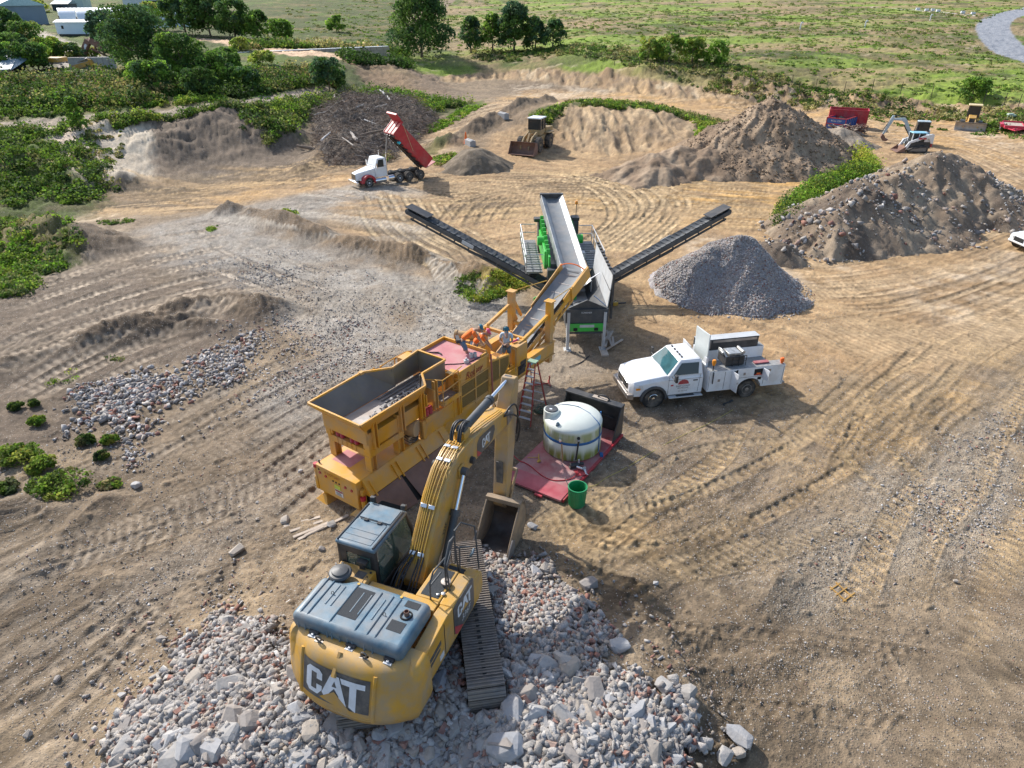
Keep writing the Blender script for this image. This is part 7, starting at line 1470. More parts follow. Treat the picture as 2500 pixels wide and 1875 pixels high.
    for r_ in range(4):
        for k in range(n): x0 = k*d/n+(.5*d/n if r_ % 2 else 0); p.b2(x0+.03,x0+d/n-.03,-.02*((k*7+r_*3) % 3),.8,r_*.62,r_*.62+.6)
    p.done('blocks', mat('tan_block', (.44,.37,.30), .9, noise=.2, nscale=.5), t); p = PB(); p.b2(0,d,.8,3.2,1.2,2.3); p.done('backfill', mat('tan_fill', (.45,.36,.26), .95, noise=.2, nscale=.5), t); p = PB(); p.b2(0,d+.6,-.05,.9,4*.62,4*.62+.08); p.done('coping', LETW, t)
    # dark conveyor
    q0 = T(196, 150); q = GY(196, 148, q0[1]); q2 = GY(216, 98, q0[1]); q3 = GY(283, 130, q0[1]+2)
    t = thing('old_conveyor', 'rusty dark conveyor frame leaning over the bay wall', 'conveyor', (q[0], q[1], q0[2]), 0); o_ = Vector((q[0], q[1], q0[2])); p = PB()
    a, b, c = (Vector(v)-o_ for v in (q, q2, q3)); p.beam(a, b, .9, .8); p.beam(b, c, 1.2, .9); p.beam(b+Vector((0,0,-1.2)), c+Vector((0,0,-1.2)), .4, .3); [p.beam(b.lerp(c, u_), b.lerp(c, u_)+Vector((0,0,-1.4)), .25, .25) for u_ in (.2,.5,.8)]; p.done('truss', RUST, t); p = PB(); p.beam(a+Vector((.5,0,.5)), b+Vector((-.3,-.4,-.6)), .35, .35); p.done('white_pipe', LETW, t)
    # second yellow excavator, mostly hidden behind the bushes
    q = GY(163, 195, 112); zg = hz(q[0], q[1]); t = thing('distant_excavator', 'old yellow excavator, its bent arm showing above the bushes by the pale yard', 'excavator', (q[0], q[1], zg), R(-90))
    k_ = (q[2]-zg)
    p = PB(); p.prism([(-.3,k_-.8),(.2,k_+.9),(1.2,k_+1.9),(4.2,k_+2.6),(4.3,k_+2.1),(1.6,k_+1.2),(.8,k_+.3),(.6,k_-.8)], 'x', -.3, .3); p.done('boom', YEL, t, bevel=.03); p = PB(); p.prism([(4.0,k_+2.9),(4.5,k_+2.8),(5.6,k_+.4),(5.2,k_-.4),(4.4,k_+1.6)], 'x', -.22, .22); p.done('stick', YEL, t, bevel=.03)
    p = PB(); p.cyl((0,1.4,k_+2.1),(0,4.0,k_+2.9),.14); p.done('ram', STL, t); p = PB(); p.b2(-1.4,1.4,-3.6,.3,1.0,max(k_-.6,1.6)); p.done('house', YEL, t, bevel=.1)
    for k in (-1, 1): p = PB(); track_loop(p, k*1.2, 1.8, .4, .3, .45, 24, -1.5); p.done('track', TRK, t)
    # odd far things
    for px, py, w_, h_, c_, lab, nm, cat in ((400, 8, 30, 5, (.55,.6,.62), 'pale low building at the top left beyond the trees', 'low_building', 'building'), (175, 4, 10, 4, (.45,.55,.52), 'small pale green building beyond the arched sheds', 'small_building', 'building'), (150, 10, 6, 2.6, (.05,.07,.1), 'dark open shed beyond the arched sheds', 'dark_shed', 'building')):
        q = T(px, py+18); t = thing(nm, lab, cat, q, R(6)); mm = mat(nm+'_paint', c_, .6, noise=.1, nscale=.2); p = PB(); p.b2(-w_/2,w_/2,0,8,0,h_); p.done('wall', mm, t); p = PB(); p.prism([(-.4,h_),(8.4,h_),(4,h_+1.2)], 'x', -w_/2-.4, w_/2+.4); p.done('roof', RFM, t)
        p = PB(); p.b2(-w_*.2,w_*.2,-.05,0,0,h_*.7); p.done('door', DKIN, t)
buildings()
def fences():
    # thin posts along the top of the cut bank, and white monitoring pipes on the slope
    P = [T(a, b) for a, b in ((1430,150),(1500,158),(1560,168),(1620,178),(1700,190),(1760,196),(1830,205),(1900,213),(1932,210),(1990,221),(2060,228),(2128,222),(2198,228),(2272,238),(2340,246),(2400,252),(2450,258),(2485,262))]
    m = mat('fence_post_metal', (.10,.08,.06), .8); t = thing('wire_fence', 'thin dark post fence along the top of the sandy cut bank', 'fence', P[0], 0); o_ = Vector(P[0])
    for a in P: p = PB(); v = Vector(a)-o_; p.tube([v+Vector((0,0,-.3)), v+Vector((0,0,1.7))], .05, n=5); p.done('post', m, t)
    p = PB(); [p.tube([Vector(a)-o_+Vector((0,0,h)), Vector(b)-o_+Vector((0,0,h))], .012, n=3) for a, b in zip(P[:-1], P[1:]) for h in (.6,1.1,1.6)]; p.done('wire', m, t)
    for px, py, lab in ((1953,73,'white pipe stub on the slope above the sand bank, the leftmost of three'),(2111,68,'white pipe stub in the middle of the green slope'),(2270,51,'white pipe stub below the far white barriers')):
        q = T(px, py); t = thing('vent_pipe', lab, 'pipe', q, 0, 'white vent pipes on the hillside'); p = PB(); p.cyl((0,0,-.2),(0,0,1.5),.16,n=10); p.tube(bez((0,0,1.4),(0,0,1.9),(.5,0,1.9),(.5,0,1.5)), .14, n=8); p.done('pipe', LETW, t)
    for i, (px, py) in enumerate(((2240,25),(2262,27),(2277,27),(2290,29),(2350,33),(2375,36))):
        q = T(px, py); t = thing('road_barrier', 'white block barrier along the far pale road on the hill', 'barrier', q, 0, 'white barriers along the far hill road'); p = PB(); p.b2(-.7,.7,-.3,.3,-.2,.8); p.done('barrier', LETW, t, bevel=.05)
fences()
# ================================================================== VEGETATION
RNG = np.random.default_rng(7)
def leafcloud(C, Rd, per, size, col, rng=RNG, up=.25, cvar=.35, flat=.5):
    """leaf quads scattered through clumps: C (n,3) centres, Rd (n,3) radii, per leaves each"""
    n = len(C); m = n*per
    d = rng.normal(size=(m, 3)); d[:,2] = np.abs(d[:,2])*.9+rng.normal(size=m)*up*1.5; d /= np.linalg.norm(d, axis=1)[:,None]
    rr = (.55+.5*rng.random(m)**.6)[:,None]
    ci = np.repeat(np.arange(n), per); pos = C[ci]+d*Rd[ci]*rr
    nn = d*flat+rng.normal(size=(m, 3))*.55; nn /= np.linalg.norm(nn, axis=1)[:,None]
    t1 = np.cross(nn, rng.normal(size=(m, 3))); t1 /= np.linalg.norm(t1, axis=1)[:,None]+1e-9; t2 = np.cross(nn, t1)
    s = (size[ci] if hasattr(size, '__len__') else size)*(.6+.8*rng.random(m)); s = s[:,None] if s.ndim == 1 else s
    V = np.empty((m, 4, 3)); V[:,0] = pos-t1*s*.5-t2*s*.3; V[:,1] = pos+t1*s*.5-t2*s*.3; V[:,2] = pos+t1*s*.35+t2*s*.5; V[:,3] = pos-t1*s*.35+t2*s*.5
    c = col[ci]*(1+cvar*(rng.random(m)[:,None]*2-1)); c = c*(1+.12*(rng.random((m, 3))*2-1))
    return V.reshape(-1, 3), np.arange(m*4).reshape(-1, 4), np.repeat(np.clip(c, .004, .9), 4, axis=0)
def inpoly(x, y, P):
    ins = np.zeros(len(x), bool)
    for (ax, ay), (bx, by) in zip(P, np.roll(P, -1, axis=0)):
        ins ^= ((ay > y) != (by > y)) & (x < (bx-ax)*(y-ay)/(by-ay+1e-12)+ax)
    return ins
def scatter(pts, z0, n, rng=RNG):
    """random ground points inside a polygon; near ones are denser in the same way they show larger"""
    P = np.array([G(a, b, z0) for a, b in pts]) if not isinstance(z0, str) else np.array(pts)
    X = []; Y = []; k = 0
    while k < n:
        x = rng.uniform(P[:,0].min(), P[:,0].max(), n*3); y = rng.uniform(P[:,1].min(), P[:,1].max(), n*3)
        keep = inpoly(x, y, P) & (rng.random(n*3) < (P[:,1].min()/y)**1.0); X.append(x[keep]); Y.append(y[keep]); k += keep.sum()
        if len(X) > 30: break
    x = np.concatenate(X)[:n]; y = np.concatenate(Y)[:n]; return x, y, hgt(x, y)
GREENS = np.array([(.060,.095,.016),(.085,.13,.022),(.045,.075,.02),(.11,.15,.03),(.14,.17,.035),(.075,.09,.035)])
ROADP = [T(a, b)[:2] for a, b in ((2560,22),(2500,32),(2438,60),(2440,90),(2475,130),(2560,160))]
PATHP = [T(a, b)[:2] for a, b in ((-100,308),(100,300),(250,287),(420,275),(560,258),(660,243),(740,230),(800,219))]
def bushes(name, label, specs, cat='shrubs', seed=1):
    rng = np.random.default_rng(seed); Vs = []; Fs = []; Cs = []; k = 0
    for pts, z0, n, rad, hgt_, per, leaf, pal in specs:
        x, y, z = scatter(pts, z0, int(n*1.7), rng); kp = (fbm(x*.35, y*.35, 3, seed)+.35*rng.random(len(x))) > -.12; rd_ = (segdist(x, y, ROADP)[0] > 6) & (segdist(x, y, PATHP)[0] > 2.4); kp &= rd_; x, y, z = x[kp], y[kp], z[kp]; r = rad*(.25+.95*rng.random(len(x))**1.4); h = r*hgt_*(.7+.6*rng.random(len(x)))
        C = np.stack([x, y, z+h*.1], 1); Rd = np.stack([r, r, h], 1); pal = np.array(pal)
        patch = (vn(x*.12, y*.12, 9)*.5+.5+.25*rng.normal(size=len(x))); ci = np.clip((patch*len(pal)).astype(int), 0, len(pal)-1); col = pal[ci]*(.75+.5*rng.random(len(x)))[:,None]
        V, F, Cc = leafcloud(C, Rd, per, leaf*.85, col*np.array([1.55,1.72,1.4]), rng, cvar=.45); Vs.append(V); Fs.append(F+k); Cs.append(Cc); k += len(V)
    o = mesh_np(name, np.concatenate(Vs), np.concatenate(Fs), LEAFM, col=np.concatenate(Cs)); tag(o, label, cat, kind='stuff'); return o
DRK = [(.028,.05,.014),(.04,.07,.016),(.055,.085,.02)]; MID = [(.05,.085,.018),(.08,.12,.02),(.10,.14,.025),(.045,.065,.025),(.13,.13,.05)]; BRT = [(.10,.17,.02),(.15,.21,.03),(.08,.13,.02),(.20,.22,.04)]
DRY = [(.22,.18,.08),(.16,.13,.06),(.11,.12,.04),(.28,.23,.12)]
bushes('shrubs', 'dense green shrubs covering the left embankment and the bank above the path', [
 ([(-700,420),(0,320),(200,305),(240,370),(235,420),(160,440),(60,420),(-300,480),(-700,560)], 1.8, 900, .85, .85, 60, .20, MID), ([(60,420),(235,400),(300,450),(200,470),(60,450)], .5, 90, .5, .6, 40, .14, MID+DRY),
 ([(-700,300),(0,262),(250,258),(420,250),(700,215),(830,190),(820,172),(600,185),(420,200),(200,212),(0,215),(-700,240)], 4.0, 1900, 1.4, 1.05, 62, .28, MID+DRK+DRY[:2]),
 ([(-500,235),(0,212),(60,205),(60,190),(0,190),(-500,210)], 5.0, 60, 1.6, 1.2, 70, .35, MID), ([(-700,325),(0,296),(100,288),(60,268),(-700,290)], 3.5, 160, .8, .9, 45, .25, MID),
 ([(300,272),(420,270),(640,250),(820,222),(800,212),(640,240),(420,262),(300,270)], 3.3, 260, .7, .9, 50, .20, BRT),
 ([(250,310),(420,292),(560,278),(640,272),(640,262),(420,280),(240,296)], 3.2, 240, .75, 1.1, 55, .20, BRT+MID),
 ([(640,300),(700,262),(800,240),(960,212),(1150,232),(1050,250),(900,262),(760,275),(720,320),(650,340)], 1.6, 620, .95, 1.1, 55, .22, BRT+MID),
 ([(215,290),(300,283),(320,330),(270,400),(225,410)], 1.8, 120, .6, .7, 45, .16, MID+DRY[:2]),
 ([(570,300),(650,290),(660,330),(600,340)], 1.5, 60, .9, .9, 45, .25, MID),
 ([(830,160),(1000,150),(1000,168),(860,180)], 2.5, 120, 1.6, .9, 55, .4, DRK),
 ([(590,155),(800,140),(1000,140),(1000,130),(800,130),(590,140)], 3., 260, 1.8, .8, 40, .45, MID+DRY),
], seed=3)
bushes('mound_weeds', 'weeds and low bushes on the mound at the left edge of the yard', [
 ([(-60,505),(90,520),(190,560),(210,600),(100,650),(60,690),(-60,700)], .8, 420, .5, .8, 45, .14, MID+BRT),
 ([(-60,500),(60,500),(160,540),(100,560),(-60,540)], .8, 160, .5, .7, 40, .14, DRY+MID),
 ([(0,430),(60,430),(70,470),(0,480)], .8, 70, .7, .8, 45, .18, MID)], seed=5)
bushes('pit_grass', 'tall grass strip along the plateau edge above the wheel loader pit', [
 ([(1290,275),(1420,247),(1560,243),(1790,262),(1770,276),(1600,266),(1400,262),(1330,284)], 2.3, 700, .42, 1.3, 34, .17, BRT+MID+DRY[:1]),
 ([(1380,240),(1790,258),(1790,262),(1380,250)], 2.3, 90, .6, .8, 30, .26, DRY),
 ([(1690,300),(1750,300),(1760,330),(1700,330)], .8, 50, .7, .8, 40, .22, BRT)], seed=6)
bushes('roadside_grass', 'green weeds beside the haul road next to the brush pile', [
 ([(1000,330),(1060,318),(1130,290),(1190,258),(1130,262),(1080,290),(1020,315)], .3, 150, .45, .6, 35, .16, BRT), ([(1065,400),(1120,385),(1110,370),(1060,380)], .2, 40, .5, .7, 40, .15, DRY+BRT), ([(925,395),(960,395),(955,370),(930,375)], .1, 26, .5, .9, 40, .15, DRY+BRT)], seed=8)
bushes('mound_grass', 'bright tall weeds between the big dirt mound and the rubble mound', [
 ([(1900,555),(1915,500),(1985,455),(2060,420),(2140,405),(2135,425),(2060,455),(2010,490),(1960,540)], .4, 560, .85, 1.5, 70, .15, BRT+MID),
 ([(2010,400),(2030,375),(2110,372),(2130,400),(2080,425)], .4, 260, .8, 1.4, 60, .16, [(.25,.26,.03),(.18,.22,.03),(.30,.26,.05)]),
 ([(1975,400),(2010,370),(2060,368),(2040,385)], .4, 60, .5, .9, 40, .18, BRT)], seed=9)
bushes('far_right_weeds', 'weeds at the far right beyond the red trailer', [([(2400,300),(2480,278),(2650,290),(2650,318),(2500,312),(2420,308)], .6, 160, .8, .7, 40, .24, MID)], seed=10)
bushes('small_weeds', 'yellow green weeds on the berm left of the screener', [
 ([(1120,715),(1190,690),(1230,668),(1310,665),(1290,688),(1180,725)], .35, 130, .32, .9, 36, .09, [(.30,.27,.04),(.22,.22,.04),(.12,.17,.03)]),
 ([(1110,680),(1180,680),(1150,700),(1110,705)], .3, 40, .25, .6, 30, .09, MID), ([(690,505),(720,505),(715,520),(695,520)], .5, 14, .4, .8, 36, .12, BRT), ([(235,865),(330,858),(300,882),(250,885)], .2, 50, .28, .5, 30, .07, MID), ([(110,950),(180,905),(190,925),(130,960)], .1, 60, .3, .5, 36, .07, BRT), ([(500,555),(530,545),(525,560),(505,562)], .1, 14, .25, .5, 30, .08, BRT), ([(230,525),(330,520),(320,532),(240,535)], .1, 26, .3, .4, 26, .1, MID)], seed=11)
# hillside growth: lies on the slope beyond the cut bank
bushes('hillside_growth', 'patchy grass and low scrub over the great hillside', [
 ([(820,120),(1300,118),(1700,150),(2100,200),(2500,240),(3200,330),(3200,60),(2500,60),(1900,60),(1400,60),(820,60)], 4.5, 3200, .95, .25, 26, .28, [(.12,.14,.04),(.09,.13,.03),(.08,.11,.025),(.16,.15,.06),(.11,.16,.03)]),
 ([(700,62),(1300,62),(1900,72),(2500,95),(3000,60),(2900,22),(2200,22),(1600,22),(1000,20),(700,30)], 7.5, 1200, 1.4, .28, 22, .45, [(.12,.15,.04),(.16,.15,.07),(.09,.11,.03),(.14,.17,.05)]),
 ([(1150,140),(1400,150),(1700,190),(1960,215),(2360,240),(2500,255),(2500,235),(2300,222),(2000,195),(1700,165),(1400,135),(1150,128)], 2.9, 1100, .7, .9, 34, .25, MID+DRY),
], seed=12)
def tree(name, label, px, py, top, wpx, pal, seed, kind='round', dist=None, group=None, dens=1.0):
    rng = np.random.default_rng(seed); q = T(px, py) if dist is None else GY(px, py, dist)
    x, y, z = q; z = hz(x, y); D = y*cp+(CAMH-z)*sp
    H_ = (CAMH-y*math.tan(PITCH-math.atan((937.5-top)/FPX)))-z; H_ = max(H_, 2.0); W = wpx/FPX*D/2
    t = thing(name, label, 'tree', (x, y, z-.1), 0, group)
    p = PB(); lean = rng.uniform(-.3, .3); hb = H_*(.25 if kind != 'bush' else .1)
    p.tube([(0,0,0),(lean*.3,0,hb*.6),(lean*.6,.1,hb),(lean,.1,H_*.62)], .045*H_**.8, n=7, r2=.012*H_**.8)
    for k in range(7):
        a = rng.uniform(0, 6.28); h0 = hb*.8+H_*.08*k; l_ = W*rng.uniform(.5,.9); p.tube([(lean*h0/H_,0,h0),(l_*.5*math.cos(a), l_*.5*math.sin(a), h0+l_*.35),(l_*math.cos(a), l_*math.sin(a), h0+l_*.8)], .018*H_**.8, n=5, r2=.006*H_**.8)
    p.done('trunk', BARK, t)
    nc = int(46*dens); u_ = rng.random(nc)
    hh = hb*.7+(H_*1.0-hb*.7)*(u_**.85)
    tt = (hh-hb*.7)/(H_-hb*.7)
    if kind == 'tall': prof = np.sqrt(np.clip(1-(tt*1.0-.35)**2/.5, .02, 1))*(.55+.45*(1-tt))*1.15
    elif kind == 'cone': prof = (1-tt)**.7*.95+.12
    else: prof = np.sqrt(np.clip(1-((tt-.42)/.6)**2, .03, 1))
    a = rng.random(nc)*6.283; rr = W*prof*(.35+.6*rng.random(nc)**.5)
    C = np.stack([rr*np.cos(a)+lean*tt, rr*np.sin(a), hh], 1); cr = (W*.24+H_*.03)*(.6+.7*rng.random(nc)); C[:,2] = np.minimum(C[:,2], H_-cr*.5)
    pal = np.array(pal); col = pal[rng.integers(0, len(pal), nc)]*(.8+.4*rng.random(nc))[:,None]*np.array([2.3,2.35,2.1])
    px_m = D/684; leaf = max(.16, px_m*1.6)
    per = int(np.clip(9*(np.mean(cr)/leaf)**2*1.3, 30, 150))
    V, F, Cc = leafcloud(C, np.stack([cr, cr, cr*.85], 1), per, leaf, col, rng, up=.6)
    mesh_np('crown', V, F, LEAFM, t, col=Cc)
    return t
TD = [(.030,.058,.016),(.042,.075,.018),(.055,.095,.022),(.035,.065,.028)]; TL = [(.07,.12,.02),(.10,.16,.025),(.055,.10,.02)]; TY = [(.14,.17,.03),(.10,.13,.03),(.17,.17,.05)]; TB = [(.03,.06,.035),(.04,.075,.04),(.055,.09,.045)]
TREES = [('broadleaf_tree','large dark broadleaf tree, tallest beside the arched sheds',345,185,18,150,TD,'round',1.6),('broadleaf_tree','bluish green tree covering the end of the mobile office',262,120,28,75,TB,'round',1.),
 ('broadleaf_tree','bright green tree right of the tall dark tree',455,205,85,120,TL+TD,'round',1.3),('broadleaf_tree','small feathery tree in front of the tall dark tree',405,190,122,80,TL,'round',1.),('broadleaf_tree','round green tree at the right end of the shrub bank trees',530,215,128,90,TD+TL,'round',1.),
 ('broadleaf_tree','dark tree in the upper left corner',22,125,18,90,TD,'round',1.),('broadleaf_tree','dull green tree before the long blue shed',70,130,55,80,TD+TY,'round',1.),('broadleaf_tree','dark spreading tree at the left edge above the shelter',15,150,85,110,TD,'round',1.1),('broadleaf_tree','low tree below the mobile office on the left',125,150,92,80,TL+TY,'round',1.),('broadleaf_tree','bushy tree between the shelter and the bay wall',170,150,105,70,TD+TY,'round',1.),
 ('broadleaf_tree','yellowish tree behind the arched sheds',70,30,2,90,TY+DRY,'round',.8),('broadleaf_tree','tree rising behind the arched shed roof',390,75,8,80,TL+TY,'round',1.),
 ('broadleaf_tree','tall dark tree of the far group, left one',455,85,-22,90,TB+TD,'round',1.2),('broadleaf_tree','tall dark tree of the far group, second one',515,90,-18,100,TD,'round',1.3),('broadleaf_tree','dark tree of the far group, third one',575,95,2,80,TD,'round',1.1),('broadleaf_tree','lower tree of the far group beside the third',630,98,28,70,TD+TL,'round',1.),('broadleaf_tree','small tree at the right end of the far group',690,103,48,60,TL,'round',1.),
 ('broadleaf_tree','yellow green sapling behind the shrub bank',585,125,92,50,TY,'round',.7),('broadleaf_tree','wide yellow green sapling before the block wall',640,160,125,60,TY,'round',.7),
 ('broadleaf_tree','low tree beside the mobile office end',330,110,62,60,TL+TD,'round',1.),('broadleaf_tree','round tree filling the gap right of the office trees',300,150,95,70,TD+TL,'round',1.),('broadleaf_tree','bushy tree in front of the old conveyor',215,150,118,50,TY+TD,'round',.8),('broadleaf_tree','dark bush tree below the bright green tree',490,235,165,80,TD,'round',1.),('broadleaf_tree','dark tree at the left edge below the long shed',30,175,105,90,TD+TL,'round',1.),('broadleaf_tree','bright tree over the shelter roof end',95,172,108,80,TL+TD,'round',1.),('broadleaf_tree','wide green tree at the foot of the dark tree group',380,225,150,110,TL+TD,'round',1.),('broadleaf_tree','rounded tree between the trees and the block wall',560,180,120,80,TD+TL,'round',1.),('broadleaf_tree','leafy tree at the shrub bank end of the path',600,225,165,80,TL+TD,'round',1.),('tall_tree','tallest tree in the picture middle, with a full dark crown',1030,142,-22,150,TD,'tall',1.9),('tall_tree','slim dark tree right of the tallest one',1150,132,42,58,TD+TB,'tall',1.),('tall_tree','slender tree in the middle of the row',1203,128,32,56,TD+TL,'tall',1.),('tall_tree','tall bluish tree, biggest of the row right of the tallest tree',1255,128,6,80,TB+TD,'tall',1.3),('tall_tree','dark tree right of the bluish one',1308,122,42,56,TB+TD,'tall',1.),('tall_tree','last tree at the right end of the row',1348,118,48,60,TB+TD,'tall',1.),
 ('young_tree','pale young tree on the slope, first of the light clump',1580,150,92,56,TL+TY,'round',.8),('young_tree','pale young tree, second of the light clump',1632,154,84,60,TY+TL,'round',.9),('young_tree','pale young tree, third of the light clump',1690,156,92,64,TY+TL,'round',.9),('young_tree','pale young tree at the right end of the light clump',1745,160,100,60,TL,'round',.8),
 ('small_tree','round bluish tree standing alone above the path',805,222,142,78,TB+TD,'round',1.1),('small_tree','narrow bright green tree over the gravel face of the embankment',193,318,238,46,TL,'cone',.9),('small_tree','green tree on the slope above the bulldozer',2372,240,190,70,TL,'round',.9),('small_tree','little tree on the far green field',822,78,38,44,TL,'round',.7)]
for i, (nm, lab, px, py, tp, wp, pal, kd, dn) in enumerate(TREES): tree(nm, lab, px, py, tp, wp, pal, 100+i, kd, group={'tall_tree':'row of trees in the middle distance','young_tree':'clump of pale young trees on the slope'}.get(nm), dens=dn)
# leafy plants on the left foreground: each its own
for i, (px, py, wp, hm, pal, lab) in enumerate(((150,1195,165,.55,MID+BRT,'wide low green bush nearest the left gravel track'),(50,1125,120,.6,BRT,'bright bush at the left edge above the wide low bush'),(105,1150,80,.6,BRT,'round leafy bush just above the wide low bush'),(15,1205,80,.5,MID,'grey green bush cut by the left edge'),(212,1085,50,.45,MID,'small leafy plant in the brick rubble, left one'),(272,1085,44,.45,BRT,'small upright plant in the brick rubble, right one'),(248,1120,36,.45,MID,'narrow plant below the brick rubble'),(95,1040,44,.5,BRT,'yellow tipped plant at the upper left end of the brick rubble'),(42,1000,36,.4,MID,'small dull bush at the left edge beyond the rubble'),(88,995,30,.4,MID,'small round bush beside the end of the brick rubble'),(30,645,70,.7,BRT,'bright leafy bush at the left edge of the pale track'),(270,1190,60,.25,DRY+BRT,'dry yellow tuft beside the orange soil edge'))):
    x, y, z = T(px, py); D = y*cp+(CAMH-z)*sp; W = wp/FPX*D/2; rng = np.random.default_rng(300+i); t = thing('leafy_bush', lab, 'bush', (x, y, z), 0)
    nc = 26; a = rng.random(nc)*6.28; rr = W*.75*np.sqrt(rng.random(nc)); C = np.stack([rr*np.cos(a), rr*np.sin(a)*.8, hm*(.15+.6*rng.random(nc)*(1-rr/W*.7))], 1); cr = W*.27*(.4+1.1*rng.random(nc))
    V, F, Cc = leafcloud(C, np.stack([cr, cr, np.minimum(cr, hm*.5)], 1), 80, .08, np.array(pal)[rng.integers(0, len(pal), nc)]*1.5, rng, cvar=.5); mesh_np('foliage', V, F, LEAFM, t, col=Cc)
    p = PB(); [p.tube([(0,0,-.05),(c[0]*.5,c[1]*.5,c[2]*.6),tuple(c)], .012, n=4) for c in C[:10]]; p.done('stems', BARK, t)
# ================================================================== PILES
def heap_full(cones, x, y, seed, rough, gully):
    h = np.full(len(x), -9.); wx = x+fbm(x*.4, y*.4, 3, seed)*1.1; wy = y+fbm(x*.4+9, y*.4, 3, seed+1)*1.1
    for cx_, cy_, hh, sl in cones:
        r = np.hypot(wx-cx_, wy-cy_); ang = np.arctan2(wy-cy_, wx-cx_)
        c = hh-sl*(np.sqrt(r*r+.5)-.7)*(1+.1*vn(ang*2.5, r*0+hh, seed+5)); c += gully*fbm(ang*7, r*.25, 3, seed+9)*np.clip(r/3, 0, 1)
        h = np.maximum(h, c)
    return h+rough*fbm(x*1.3, y*1.3, 4, seed+2)+rough*.4*fbm(x*5, y*5, 3, seed+3)
def pile(name, label, cones, box, step, colf, rough=.12, gully=.2, seed=1, mats=None, cat='pile', kind=None, edge=.25):
    """earth heap: union of cones at the angle of repose, weathered by noise; cones are (x, y, height, slope)"""
    x0, x1, y0, y1 = box; nx = int((x1-x0)/step); ny = int((y1-y0)/step)
    X, Y = np.meshgrid(np.linspace(x0, x1, nx), np.linspace(y0, y1, ny), indexing='ij'); x = X.ravel(); y = Y.ravel(); g = macro(x, y)
    h = heap_full(cones, x, y, seed, rough, gully)
    z = g+np.maximum(h, -edge); keepv = h > -edge
    i = np.arange(nx*ny).reshape(nx, ny); F = np.stack([i[:-1,:-1].ravel(), i[1:,:-1].ravel(), i[1:,1:].ravel(), i[:-1,1:].ravel()], 1); F = F[keepv[F].any(axis=1)]
    used = np.unique(F); mp = np.full(nx*ny, -1); mp[used] = np.arange(len(used)); F = mp[F]; V = np.stack([x, y, z], 1)[used]
    C, S = colf(V[:,0], V[:,1], V[:,2], h[used]); C = C*(1+.2*fbm(V[:,0]*1.5, V[:,1]*1.5, 4, seed+11)+.14*vn(V[:,0]*9, V[:,1]*9, 3))[:,None]
    o = mesh_np(name, V, F, mats or vcmat('soil', .95, speck=20., bump=.55, bscale=9., hf=.16), col=np.clip(C, .02, .8), smoothang=1, attrs={'Stone': S})
    tag(o, label, cat, kind=kind); return o, (lambda a, b: np.interp(0, [0], [0]))
def heap_h(cones, x, y, seed):
    wx = x+fbm(x*.4, y*.4, 3, seed)*1.1; wy = y+fbm(x*.4+9, y*.4, 3, seed+1)*1.1; h = np.full(x.shape, -9.)
    for cx_, cy_, hh, sl in cones: r = np.hypot(wx-cx_, wy-cy_); h = np.maximum(h, hh-sl*(np.sqrt(r*r+.5)-.7))
    return h
def mixc(a, b, k): k = np.clip(k, 0, 1)[:,None]; return np.array(a)*(1-k)+np.array(b)*k
# big brown mound and the lower one leaning on it
def PK(px, py, y): q = GY(px, py, y); return q[0], q[1], q[2]
bx, by, bz = PK(1895, 243, 73.5); b2 = PK(1790, 300, 72.5); b3 = PK(1655, 345, 69.5); b4 = PK(1600, 372, 67.5)
cones_big = [(bx, by, bz, .66),(bx-1.6, by-.3, bz-.5, .66),(b2[0], b2[1], b2[2], .62)]
col_big = lambda x, y, z, h: (mixc(mixc((.25,.18,.12), (.34,.255,.175), sm(-.2, .4, fbm(x*.9, y*.25, 3, 81))), (.19,.135,.09), sm(.1, .5, fbm(x*.5, y*.5, 3, 83))), np.full(len(x), .06))
DM1, _ = pile('dirt_mound', 'huge brown dirt mound, the tallest heap, beside the red container', cones_big, (bx-13, bx+11, by-11.5, by+10), .14, col_big, .16, .35, 31, cat='dirt mound')
pile('dirt_mound', 'lower brown dirt heap leaning against the foot of the tallest mound', [(b3[0], b3[1], b3[2]-.2, .5),(b4[0], b4[1], b4[2], .42),(b3[0]+3, b3[1]-.5, b3[2]-.5, .5)], (b4[0]-9, b3[0]+9, b3[1]-9, b3[1]+8), .15, col_big, .18, .25, 37, cat='dirt mound')
q = G(1166, 412); pile('dirt_mound', 'small dark pile of fine dirt just tipped behind the dump truck', [(q[0], q[1]+1.5, 1.75, .55)], (q[0]-5, q[0]+5, q[1]-3, q[1]+6), .1, lambda x, y, z, h: (mixc((.15,.12,.085), (.20,.16,.115), sm(-.2, .5, vn(x*3, y*3, 1))), np.full(len(x), .1)), .05, .08, 41, cat='dirt mound')
q = G(2055, 362); pile('dirt_mound', 'small grey brown heap between the tall mound and the mini excavator', [(q[0], q[1]+2.0, 1.9, .5),(q[0]-1.6, q[1]+1.6, 1.5, .5),(q[0]-3, q[1]+1.4, .8, .5)], (q[0]-8, q[0]+7, q[1]-4, q[1]+8), .12, lambda x, y, z, h: (mixc((.36,.30,.23), (.24,.19,.14), sm(-.1, .4, fbm(x*.8, y*.8, 3, 2))), np.full(len(x), .2)), .1, .2, 43, cat='dirt mound')
